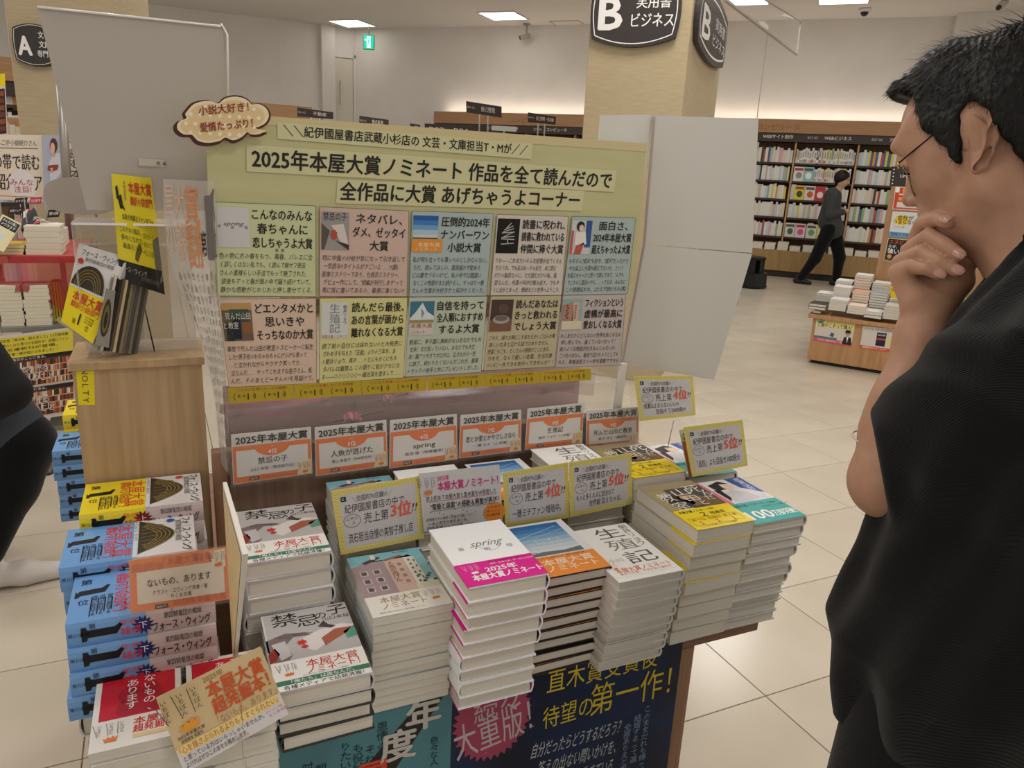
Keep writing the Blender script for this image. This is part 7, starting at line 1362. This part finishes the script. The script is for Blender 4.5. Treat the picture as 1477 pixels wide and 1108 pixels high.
def cloth(name, col, scale, depth=.6, rough=.9, wave=True):
    m = mat(name, col, rough, spec=.15); nt = m.node_tree; b = nt.nodes['Principled BSDF']; tc = nt.nodes.new('ShaderNodeTexCoord'); bp = nt.nodes.new('ShaderNodeBump'); bp.inputs['Strength'].default_value = depth; bp.inputs['Distance'].default_value = .0015
    if wave:
        w = nt.nodes.new('ShaderNodeTexWave'); w.inputs['Scale'].default_value = scale; w.inputs['Distortion'].default_value = 1.5; w.bands_direction = 'DIAGONAL'
    else: w = nt.nodes.new('ShaderNodeTexNoise'); w.inputs['Scale'].default_value = scale
    nt.links.new(tc.outputs['Object'], w.inputs['Vector']); nt.links.new(w.outputs[0] if not wave else w.outputs['Fac'], bp.inputs['Height']); nt.links.new(bp.outputs[0], b.inputs['Normal'])
    if 'Sheen Weight' in b.inputs: b.inputs['Sheen Weight'].default_value = .12
    return m
# ------------------------------------------------------------------ the reading man
HP = np.array([.8929216, .6173060, 1.5139968]); hy, hpt, hr = math.radians(105.026), math.radians(22.197), math.radians(3.297)
_F = np.array([math.cos(hy)*math.cos(hpt), math.sin(hy)*math.cos(hpt), -math.sin(hpt)]); _L0 = np.array([-math.sin(hy), math.cos(hy), 0]); _U0 = np.cross(_F, _L0)
_L = math.cos(hr)*_L0+math.sin(hr)*_U0; _U = -math.sin(hr)*_L0+math.cos(hr)*_U0; HM = np.stack([_F, _L, _U])   # rows: world->local
def hw(f, l, u): return HP+_F*f+_L*l+_U*u
def hl(x, y, l):
    """pixel on the head's plane at side offset l -> world"""
    d = np.array(ray(x, y)); C0 = np.array([0, 0, CAMH]); P0 = HP+_L*l; t = (P0-C0)@_L/(d@_L); return C0+d*t
def wloc(p): p = np.array(p)-HP; return (p@_F, p@_L, p@_U)
def atd(x, y, dist): return np.array(at_d(x, y, dist))
man = empty('person', (.93, .52, 0), 0, 'man in black T-shirt and wire glasses, hand on chin, reading the display', 'person')
elbow = atd(1285, 692, .965); wrist = hl(1337, 452, .030); W2 = np.array(wrist)
shoulder = np.array([.815, .495, 1.285])
h = .0020
lo = np.array([.62, .44, .98]); hi = np.array([1.08, .80, 1.68])
B_ = SDF(lo, hi, h)
def HC(a, b, ra, rb, k=.012, op='u'): B_.cap(hw(*a), hw(*b), ra, rb, k, op)
def HE(c, r, k=.015, op='u'): B_.ell(hw(*c), r, k, op, HM)
HE((-.014, 0, .034), (.102, .077, .079)); HE((.042, 0, .052), (.058, .060, .056), .02); HE((.036, 0, -.02), (.060, .060, .078), .02)
for sg in (1, -1):
    HC((.000, .050*sg, -.052), (.070, .014*sg, -.094), .024, .018, .02); HE((.052, .042*sg, -.012), (.030, .022, .026), .02); HC((.004, .062*sg, .02), (.0, .052*sg, -.05), .016, .02, .02)
    HE((.088, .030*sg, .036), (.018, .024, .012), .014); HE((.055, .055*sg, .03), (.03, .012, .03), .02)
HE((.070, 0, -.062), (.030, .030, .034), .018); HE((.076, 0, -.100), (.018, .020, .015), .012)
HE((.085, 0, -.050), (.014, .018, .012), .008)
HC((.094, 0, .024), (.107, 0, -.020), .0075, .0085, .010); HE((.109, 0, -.0245), (.0095, .0095, .009), .006)
for sg in (1, -1):
    HE((.099, .0125*sg, -.030), (.0095, .0065, .0075), .005); HE((.092, .033*sg, .010), (.012, .016, .010), .012, 's'); HE((.0835, .032*sg, .009), (.0125, .0145, .0105), .004)
    HE((.107, .0075*sg, -.039), (.005, .0034, .003), .002, 's')
HC((.092, -.014, -.058), (.092, .014, -.058), .006, .006, .004); HC((.089, -.014, -.069), (.089, .014, -.069), .0065, .0065, .004)
# neck
HC((-.018, 0, -.03), (-.040, 0, -.135), .060, .060, .03); HC((.012, 0, -.075), (-.012, 0, -.150), .040, .050, .03)
# arm
B_.chain([shoulder, elbow], [.050, .043], .02); e2_ = elbow*.55+W2*.45
B_.chain([elbow, elbow*.72+W2*.28, e2_, elbow*.15+W2*.85, W2], [.041, .043, .038, .0275, .0270], .02)
B_.ell(atd(1278, 700, .955), (.028, .028, .028), .03)
# hand: palm from wrist to the knuckles
Fn = {'index': ([(1322, 345, .020), (1331, 322, .030), (1352, 315, .047), (1366, 321, .058)], (.0115, .0108, .0100, .0085)),
      'middle': ([(1312, 362, .026), (1340, 341, .043), (1363, 354, .056), (1383, 368, .058)], (.0120, .0112, .0102, .0084)),
      'ring': ([(1299, 378, .032), (1331, 364, .052), (1356, 378, .062), (1380, 391, .060)], (.0115, .0108, .0098, .0082)),
      'little': ([(1294, 392, .036), (1317, 385, .060), (1338, 388, .068), (1354, 396, .066)], (.0112, .0100, .0088, .0074))}
for nm, (P, R) in Fn.items():
    Q = [hl(*p) for p in P]; B_.cap(W2+(Q[0]-W2)*.12, W2+(Q[0]-W2)*.86, .018, .0105, .006); B_.chain([W2+(Q[0]-W2)*.75]+Q, [.0098]+[r_*.91 for r_ in R], .0004)
B_.cap(hl(1345, 446, .030), hl(1368, 412, .020), .024, .022, .016); B_.cap(hl(1322, 432, .045), hl(1305, 403, .045), .018, .014, .014)
B_.chain([hl(1362, 425, .018), hl(1384, 405, .010), hl(1388, 384, .0), hl(1378, 350, -.02)], [.019, .0145, .0115, .010], .008)
# upper chest under the shirt collar
B_.cap((.915, .50, 1.36), (.925, .49, 1.40), .075, .06, .03)
body_me = B_.nets('body', 1); body_me.materials.append(skin); link('body', body_me, man, True)
# ear
EA = SDF(hw(-.03, .06, -.045)-.03, hw(0.0, .09, .045)+.03, .0011)
def el(x, y, l): return hl(x, y, l)
outer = [(1391, 175), (1390, 163), (1402, 157), (1418, 164), (1429, 179), (1432, 199), (1426, 220), (1417, 238)]
EA.ell(el(1411, 196, .0725), (.0185, .0060, .0330), .004, 'u', HM); EA.ell(el(1412, 236, .074), (.0085, .0050, .0120), .006, 'u', HM)
EA.chain([el(x, y, .080+.005*math.sin(math.pi*i/7)) for i, (x, y) in enumerate(outer)], [.0040, .0046, .0052, .0054, .0056, .0054, .0050, .0052], .0035)
EA.chain([el(1417, 238, .079), el(1411, 243, .076), el(1407, 238, .073)], [.0060, .0054, .0042], .004)
EA.ell(el(1404, 203, .0845), (.0085, .0095, .0135), .004, 's', HM); EA.ell(el(1412, 180, .0905), (.0120, .0080, .0090), .006, 's', HM)
EA.cap(el(1393, 202, .077), el(1394, 212, .077), .0044, .0040, .003)
ear_me = EA.nets('ear', 3); ear_me.materials.append(skin); link('ear', ear_me, man, True)
# nails
nail_m = mat('nail', '#bb8f7c', .28, coat=.4)
for nm, (P, R) in Fn.items():
    a, b_ = hl(*P[-2]), hl(*P[-1]); d = (b_-a)/np.linalg.norm(b_-a); view = np.array(CAM)-b_; view /= np.linalg.norm(view); up = view-d*(view@d)+.0; up = up+np.array([0, 0, .35]); up -= d*(up@d); up /= np.linalg.norm(up); sd = np.cross(up, d)
    mb = MB(); c0 = b_+d*.001; r_ = R[-1]+.0004
    mb.grid(lambda u, v: Vector(c0+d*((u-.42)*.0135)*(1)+(up*math.cos((v-.5)*1.35)+sd*math.sin((v-.5)*1.35)*(1-.25*(2*u-1)**4))*(r_-.0022*max(0, u-.7)*3)), 6, 6, nail_m); mb.build('fingernail', man)
# moles
for (x, y, l) in ((1325, 239, .0605), (1381, 237, .0735), (1410, 302, .0660), (1385, 315, .0625)):
    mb = MB(); c = hl(x, y, l); 
# hair: shell trimmed by a hairline polygon
HS = SDF(HP-.165+np.array([0, -.02, .05]), HP+.16+np.array([0, 0, .06]), .0026)
HS.ell(hw(-.028, 0, .034), (.110, .087, .094), .01, 'u', HM); HS.ell(hw(.032, 0, .060), (.066, .071, .084), .02, 'u', HM); HS.cap(hw(.083, -.03, .100), hw(.084, .03, .100), .017, .017, .02)
HS.cap(hw(-.06, .0, .0), hw(-.055, .0, -.045), .066, .056, .03)
for sg in (1, -1):
    HS.cap(hw(.040, .064*sg, .036), hw(.022, .0715*sg, -.004), .016, .0095, .012); HS.cap(hw(.018, .071*sg, .028), hw(.018, .0725*sg, -.012), .012, .008, .012); HS.cap(hw(-.030, .066*sg, .030), hw(-.048, .056*sg, -.035), .020, .018, .02)
sl = tuple(slice(0, v) for v in HS.n); X, Y, Z = np.meshgrid(*HS.ax, indexing='ij'); D = np.stack([X-HP[0], Y-HP[1], Z-HP[2]], -1); LF, LL, LU = D@_F, D@_L, D@_U; del D
hairpoly = [(.118, .118), (.112, .102), (.102, .104), (.092, .094), (.072, .096), (.060, .090), (.060, .068), (.060, .054), (.050, .032), (.038, .016), (.030, .003), (.024, -.018), (.018, -.022), (.013, -.006), (.009, .012), (.006, .034), (.000, .043), (-.012, .040), (-.021, .024), (-.025, .004), (-.030, -.012), (-.036, -.032), (-.045, -.055), (-.075, -.078), (-.14, -.07), (-.17, 0), (-.17, .1), (-.10, .2), (.05, .22), (.14, .18)]
def poly_sd(px, py, P):
    d = np.full(px.shape, 1e9, np.float32); ins = np.zeros(px.shape, bool); n = len(P)
    for i in range(n):
        ax_, ay = P[i]; bx_, by = P[(i+1) % n]; ex, ey = bx_-ax_, by-ay; t = np.clip(((px-ax_)*ex+(py-ay)*ey)/(ex*ex+ey*ey), 0, 1)
        d = np.minimum(d, (px-ax_-t*ex)**2+(py-ay-t*ey)**2); cnd = ((ay > py) != (by > py)) & (px < (bx_-ax_)*(py-ay)/((by-ay) or 1e-9)+ax_); ins ^= cnd
    d = np.sqrt(d); return np.where(ins, -d, d)
pd = poly_sd(LF+.0012*np.sin(LU*300+LL*90), LU+.0012*np.sin(LF*420), hairpoly).astype(np.float32)
th_ = np.arctan2(LU-.03, LF+.01); 
HS.V += (.0009*np.sin(th_*70+LL*160+6*np.sin(LL*60))*np.clip((LU-.0)/.08, 0, 1)+.0010*np.sin(th_*150-LL*330)).astype(np.float32)
HS.comb(sl, pd, .006, 'i'); del LF, LL, LU, pd, th_, X, Y, Z
hair_m = noise_mat('black_hair', '#0a0908', '#141210', (1, 1, 1), 120, .5, 3, spec=.3)
hair_me = HS.nets('hair', 0); hair_me.materials.append(hair_m); hob = link('hair', hair_me, man, True)
# strands on top of the shell
me = hair_me; nv = len(me.vertices); co = np.zeros(nv*3, np.float32); me.vertices.foreach_get('co', co); co = co.reshape(-1, 3)
no = np.zeros(nv*3, np.float32); me.vertex_normals.foreach_get('vector', no); no = no.reshape(-1, 3)
sel = rng.choice(nv, min(nv, 9000), replace=False); SV = []; SF = []
for i in sel:
    p = co[i].astype(float); nn = no[i].astype(float); f, l, u = wloc(p)
    if nn@(p-HP) < 0: continue
    top = np.clip((u-.02)/.09, 0, 1)
    # flow: away from the crown (back of head) forward and down
    crown = hw(-.055, 0, .14); fl = p-crown; fl = fl-nn*(fl@nn); ln = np.linalg.norm(fl)+1e-6; fl = fl/ln
    down = np.array([0, 0, -1.])-nn*(-nn[2]); fl = fl*(.4+.6*top)+down*(1-top)*.8+rng.normal(0, .22, 3); fl /= np.linalg.norm(fl)
    Ls = (.010+.013*top)*(1-.55*np.clip((f-.05)/.05, 0, 1))*rng.uniform(.6, 1.3); lift = (.06+.22*top*rng.random()); sd = np.cross(nn, fl); sd /= np.linalg.norm(sd)+1e-9; w_ = .00045
    q = []
    for t in (0, .4, .75, 1): c = p-nn*.002+fl*Ls*t+nn*(lift*Ls*math.sin(t*1.9)+.0012); q.append((c-sd*w_*(1-t*.85), c+sd*w_*(1-t*.85)))
    n0 = len(SV)
    for a, b_ in q: SV += [tuple(a), tuple(b_)]
    for j in range(3): SF.append((n0+2*j, n0+2*j+1, n0+2*j+3, n0+2*j+2))
mb = MB(); mb.add(SV, SF, hair_m, True); so = mb.build('hair_strands', man); so['kind'] = 'stuff'
# eyebrow, eyes
for sg in (1, -1):
    mb = MB(); mb.grid(lambda u, v: Vector(hw(.1035-.020*(u**2)-.001, (.012+.040*u)*sg, .036+.006*math.sin(math.pi*u*.9)+(v-.5)*.006*(1-.6*u))), 8, 2, hair_m); mb.build('eyebrow', man)
    mb = MB(); c = hw(.083, .032*sg, .008); mb.grid(lambda u, v: Vector(c+(_F*math.cos((u-.5)*2)*math.cos((v-.5)*.7)+_L*math.sin((u-.5)*2)+_U*math.sin((v-.5)*.7)-_U*.2)*.0142), 8, 4, mat('eye_dark', '#2a201b', .2)); mb.build('eye', man)
# glasses
gm = mat('glasses_metal', '#3a2520', .25, .8); gt = mat('glasses_bronze', '#8b7a63', .25, .9)
mb = MB(); mb.tube([hw(*p) for p in ((.086, .066, .009), (.048, .0705, .0225), (.010, .0765, .036), (-.004, .0755, .034), (-.014, .073, .022))], .0010, gm, 6); mb.build('temple_arm', man)
mb = MB(); mb.tube([hw(*p) for p in ((.086, -.066, .009), (.048, -.0705, .0225), (.010, -.0765, .036), (-.014, -.073, .022))], .0010, gm, 6); mb.build('temple_arm', man)
for sg in (1, -1):
    P = []
    for i in range(25):
        a = 2*math.pi*i/24; cx_, cy_ = .036+.0245*math.cos(a), -.0105+.0185*math.sin(a)*(1+.0*math.cos(a)); P.append(hw(.0985-.32*max(cx_-.02, 0)*.55+.16*cy_*-1*0-.010*(cx_/.06)**2+.17*(cy_+.01), cx_*sg, cy_))
    mb = MB(); mb.tube(P, .0008, gt, 6, False); mb.build('lens_rim', man)
    c = sum(np.array(p) for p in P[:24])/24; mb = MB(); mb.add([c]+P[:24], [(0, i+1, (i+1) % 24+1) for i in range(24)], clear_plastic('lens_glass', .22, '#b9b2aa', .03), True); mb.build('lens', man)
mb = MB(); mb.tube([hw(.101, -.012, .002), hw(.104, 0, .005), hw(.101, .012, .002)], .0009, gt, 6); mb.tube([hw(.090, .0605, .004), hw(.087, .066, .009)], .0016, mat('hinge_gold', '#cbb98f', .2, .9), 6); mb.build('bridge', man)
# ---- T-shirt
SH = SDF((.56, .20, .66), (1.32, .90, 1.48), .0052)
X, Y, Z = np.meshgrid(*SH.ax, indexing='ij'); ty = math.radians(105)
tf, tl = np.array([math.cos(ty), math.sin(ty)]), np.array([-math.sin(ty), math.cos(ty)])
# rows: z, centre x, y, half width (left-right), half depth
rows = [(.70, .940, .498, .198, .150), (.78, .940, .498, .205, .155), (.86, .938, .502, .228, .175), (.93, .932, .508, .238, .182), (1.0, .930, .505, .235, .165), (1.10, .925, .500, .225, .145), (1.20, .925, .495, .220, .135), (1.28, .925, .490, .215, .128), (1.34, .925, .490, .190, .112), (1.385, .922, .495, .125, .090), (1.41, .918, .50, .085, .078), (1.44, .915, .505, .076, .072)]
zz = [r_[0] for r_ in rows]; g_ = lambda k: np.interp(Z, zz, [r_[k] for r_ in rows]).astype(np.float32)
cxg, cyg, wl, wd = g_(1), g_(2), g_(3), g_(4); a = ((X-cxg)*tf[0]+(Y-cyg)*tf[1]); b_ = ((X-cxg)*tl[0]+(Y-cyg)*tl[1])
ang = np.arctan2(b_, a); fold = .007*np.sin(ang*9+Z*7)*np.clip((1.15-Z)/.3, 0, 1)+.0045*np.sin(ang*15-Z*16)+.004*np.sin(Z*38+b_*30)*np.clip((Z-1.0)/.1, 0, 1)
k0 = (np.abs(a/wd)**2.2+np.abs(b_/wl)**2.2)**(1/2.2); SH.V = ((k0-1)*np.minimum(wl, wd)*.9-fold).astype(np.float32)
SH.V = np.maximum(SH.V, (.802-Z).astype(np.float32)+0*a.astype(np.float32)); SH.V = np.maximum(SH.V, (Z-1.432-.10*(-a-.0)).astype(np.float32))
del cxg, cyg, wl, wd, ang, fold, k0
# sleeve over the raised arm, a wide open tube
so_ = atd(1448, 572, .93); se = np.array(atd(1294, 676, .955)); sdir = (se-so_)/np.linalg.norm(se-so_)
keep = SH.V; SH.V = np.full(SH.n, .5, np.float32)
SH.cap(so_, se+sdir*.06, .084, .068, .03); SH.cap(np.array([.845, .490, 1.30]), so_, .068, .080, .03); SH.cap(atd(1450, 612, .90), atd(1306, 702, .925), .056, .050, .02); SH.V += (.003*np.sin(Z*90+X*50)).astype(np.float32)
cn = -np.array(CR)+.30*np.array(CF)+sdir*.35; cn /= np.linalg.norm(cn); cutp = se+cn*.018
SH.half(cutp, cn, .004); SH.cap(se-sdir*.03, se+sdir*.10, .048, .060, .006, 's')
hN = np.maximum(.014-np.abs(keep-SH.V), 0)/.014; SH.V = (np.minimum(keep, SH.V)-hN*hN*.0035).astype(np.float32); del keep, hN
# right sleeve
rs = np.array([1.10, .54, 1.30]); SH.cap(rs, rs+np.array([.05, .10, -.20]), .082, .088, .04)
SH.cap(atd(1347, 1046, .83), atd(1344, 1100, .82), .004, .010, .002, 's'); SH.cap(atd(1347, 1046, .80), atd(1344, 1100, .79), .004, .010, .002, 's')
# slit at the side seam and neck hole
SH.cap((.917, .515, 1.37), (.912, .53, 1.50), .060, .066, .004, 's')
dark = cloth('black_ribbed_cotton', '#131314', 160, .35, .85)
sh_me = SH.nets('tshirt', 1); sh_me.materials.append(dark); link('tshirt', sh_me, man, True); del X, Y, Z, a, b_
# collar rib
mb = MB(); mb.tube([(.917+.070*math.cos(x_)*1.0, .508+.066*math.sin(x_), 1.418+.014*math.cos(x_-math.radians(285))) for x_ in [2*math.pi*i/28 for i in range(29)]], .0055, dark, 8, False); mb.build('collar', man)
# seam stitched along the side
# trousers, shoes
TR = SDF((.66, .18, .02), (1.24, .84, .98), .0075)
for sg in (1, -1):
    hipp = np.array([.935, .50, .90])+np.append(tl, 0)*.095*sg; kn = np.array([.935, .51, .48])+np.append(tl, 0)*.13*sg+np.append(tf, 0)*.02; an = np.array([.935, .50, .10])+np.append(tl, 0)*.14*sg
    TR.cap(hipp, kn, .128, .105, .04); TR.cap(kn, an, .105, .092, .04)
TR.cap((.935, .5, .92), (.935, .5, .96), .14, .14, .04)
tr_me = TR.nets('trousers', 1); tr_me.materials.append(cloth('black_trousers', '#0c0c0d', 60, .2)); link('trousers', tr_me, man, True)
shoe_m = mat('black_shoe', '#1a1918', .5)
def shoe(c, yaw, m, sole, parent, L=.27):
    Sx = SDF(np.array(c)-np.array([.2, .2, .02]), np.array(c)+np.array([.2, .2, .14]), .005); f = np.array([math.cos(yaw), math.sin(yaw), 0]); c = np.array(c)
    Sx.cap(c-f*L*.36+[0, 0, .045], c+f*L*.05+[0, 0, .045], .038, .042, .02); Sx.cap(c+f*L*.05+[0, 0, .038], c+f*L*.40+[0, 0, .028], .042, .030, .02); Sx.cap(c-f*L*.30+[0, 0, .05], c-f*L*.26+[0, 0, .09], .035, .038, .02)
    Sx.half(c+[0, 0, .002], (0, 0, -1)); me = Sx.nets('shoe', 1); me.materials.append(m); link('shoe', me, parent, True)
for sg in (1, -1): shoe(np.array([.935, .53, 0])+np.append(tl, 0)*.13*sg, ty+.1*sg, shoe_m, None, man)
# bracelet on the far wrist glimpsed at the elbow
mb = MB(); c = atd(1256, 634, .985); mb.tube([c+np.array([.022*math.cos(x_), .022*math.sin(x_), .004*math.sin(x_)]) for x_ in [2*math.pi*i/16 for i in range(17)]], .0013, mat('bracelet', '#cfc8bc', .4), 6, False); mb.build('bracelet', man)
# ------------------------------------------------------------------ the man walking past the far bookcase
wk0 = np.array(at_z(1180, 411, 0)); wd_ = -46.0; wfv = np.array([math.cos(math.radians(wd_)), math.sin(math.radians(wd_)), 0]); wside = np.array([-wfv[1], wfv[0], 0])
base = wk0.copy(); dist_w = math.hypot(base[0], base[1])
wp = lambda x, y, s=0: np.array(at_pl(x, y, base, wd_))+wside*s
walker = empty('person', base, 0, 'man in dark grey jacket and black trousers walking past the wall bookcase', 'person')
G = SDF(base-np.array([.75, .75, .02]), base+np.array([.75, .75, 1.85]), .014)
headc = wp(1216, 259); G.ell(headc, (.095, .085, .115), .02); G.cap(headc+[0, 0, -.08]-wfv*.02, wp(1207, 278), .05, .055, .03)
hj = SDF(base-np.array([.75, .75, .02]), base+np.array([.75, .75, 1.85]), .014)
hj.cap(wp(1201, 283), wp(1196, 318), .125, .15, .05); hj.cap(wp(1196, 318), wp(1201, 330), .15, .155, .05); hj.cap(wp(1200, 280, -.14), wp(1197, 309, -.2), .06, .055, .03); hj.cap(wp(1197, 309, -.2), wp(1216, 306, -.10), .052, .042, .03); hj.cap(wp(1203, 280, .14), wp(1201, 308, .16), .06, .05, .03); hj.cap(wp(1201, 308, .16), wp(1217, 305, .1), .05, .04, .03)
G.cap(wp(1217, 305, -.08), wp(1222, 304, -.06), .035, .032, .02)
me = G.nets('body', 1); me.materials.append(skin_mat('skin_pale', '#b08a72', '#bb967e')); link('body', me, walker, True)
jm = cloth('grey_jacket', '#3b3d3c', 40, .3); me = hj.nets('jacket', 1); me.materials.append(jm); link('jacket', me, walker, True)
tj = SDF(base-np.array([.95, .95, .02]), base+np.array([.75, .75, 1.2]), .014)
tj.cap(wp(1196, 330, -.08), wp(1176, 372, -.09), .11, .085, .03); tj.cap(wp(1176, 372, -.09), wp(1156, 399, -.09), .08, .06, .03); tj.cap(wp(1203, 330, .08), wp(1211, 372, .09), .11, .085, .03); tj.cap(wp(1211, 372, .09), wp(1206, 404, .09), .08, .06, .03)
me = tj.nets('trousers', 1); me.materials.append(MATS['black_trousers']); link('trousers', me, walker, True)
hh = SDF(headc-.2, headc+.2, .008); hh.ell(headc+[0, 0, .03]-wfv*.02, (.115, .10, .105), .01); hh.cap(headc-wfv*.06+[0, 0, .0], headc-wfv*.06+[0, 0, -.06], .055, .045, .02); hh.ell(headc+wfv*.085+[0, 0, -.055], (.06, .12, .085), .01, 's', [tuple(wfv), tuple(wside), (0, 0, 1)])
me = hh.nets('hair', 1); me.materials.append(hair_m); link('hair', me, walker, True)
mb = MB(); mb.tube([headc+wfv*.10-wside*.05+[0, 0, .0], headc-wside*.088+[0, 0, .01]], .003, black_m, 5); mb.build('glasses', walker)
shoe(np.array([*wp(1157, 408, -.09)[:2], 0]), math.radians(wd_), shoe_m, None, walker); shoe(np.array([*wp(1209, 413, .09)[:2], 0]), math.radians(wd_), shoe_m, None, walker)
# ------------------------------------------------------------------ passer-by cut off at the left edge
pb = np.array([-.80, 2.86, 0.]); pas = empty('person', pb, 0, 'passer-by in dark top, black trousers and white sneakers cut off by the left edge', 'person')
kf = np.array([1., .12, 0]); kf /= np.linalg.norm(kf); ks = np.array([-kf[1], kf[0], 0]); P_ = lambda x, y, dd: np.array(at_d(x, y, dd))
hipz = P_(20, 640, 2.88); Tp = SDF(pb+np.array([-.45, -.4, .02]), pb+np.array([.6, .45, .75]), .01)
Tp.cap(P_(28, 640, 2.9), P_(12, 700, 2.86), .115, .092, .03); Tp.cap(P_(12, 700, 2.86), P_(-22, 795, 2.82), .088, .060, .03); Tp.cap(P_(-30, 640, 3.0), P_(-50, 760, 3.1), .11, .08, .03); Tp.cap(P_(-50, 760, 3.1), P_(-80, 830, 3.15), .08, .06, .03)
me = Tp.nets('trousers', 1); me.materials.append(MATS['black_trousers']); link('trousers', me, pas, True)
Sp = SDF(pb+np.array([-.7, -.4, .35]), pb+np.array([.6, .45, 1.0]), .01)
Sp.cap(P_(-85, 510, 2.95), P_(-25, 580, 2.92), .115, .115, .04); Sp.cap(P_(-25, 580, 2.92), P_(8, 622, 2.92), .115, .120, .04)
me = Sp.nets('shirt', 1); me.materials.append(mat('navy_shirt', '#34383f', .8)); link('shirt', me, pas, True)
Ap = SDF(pb+np.array([-.5, -.6, .35]), pb+np.array([.6, .35, 1.1]), .01)
Ap.cap(P_(-30, 505, 2.75), P_(12, 565, 2.72), .060, .062, .03); Ap.cap(P_(12, 565, 2.72), P_(-10, 585, 2.70), .058, .05, .03)
me = Ap.nets('sleeve', 1); me.materials.append(mat('black_sleeve', '#121212', .85)); link('sleeve', me, pas, True)
Hb = SDF(pb+np.array([-.8, -.5, .3]), pb+np.array([.6, .45, 1.45]), .012); hc = P_(-120, 400, 2.95); Hb.ell(hc, (.085, .075, .10), .02); Hb.cap(hc-[0, 0, .08], P_(-85, 490, 2.95), .045, .06, .03); Hb.cap(P_(-14, 545, 2.72), P_(-30, 600, 2.68), .03, .035, .02)
me = Hb.nets('body', 1); me.materials.append(MATS['skin_pale']); link('body', me, pas, True)
hb2 = SDF(hc-.2, hc+.2, .012); hb2.ell(hc+[0, 0, .025]-kf*.015, (.098, .088, .10), .01); hb2.ell(hc+kf*.09-np.array([0, 0, .05]), (.06, .09, .07), .01, 's'); me = hb2.nets('hair', 1); me.materials.append(hair_m); link('hair', me, pas, True)
sneak = mat('white_sneaker', '#cfc9c4', .6); s0 = P_(28, 826, 2.84); shoe(np.array([s0[0], s0[1], 0.0]), .10, sneak, None, pas, .30); s1 = P_(-90, 860, 3.1); shoe(np.array([s1[0], s1[1], 0.0]), .05, sneak, None, pas, .30)
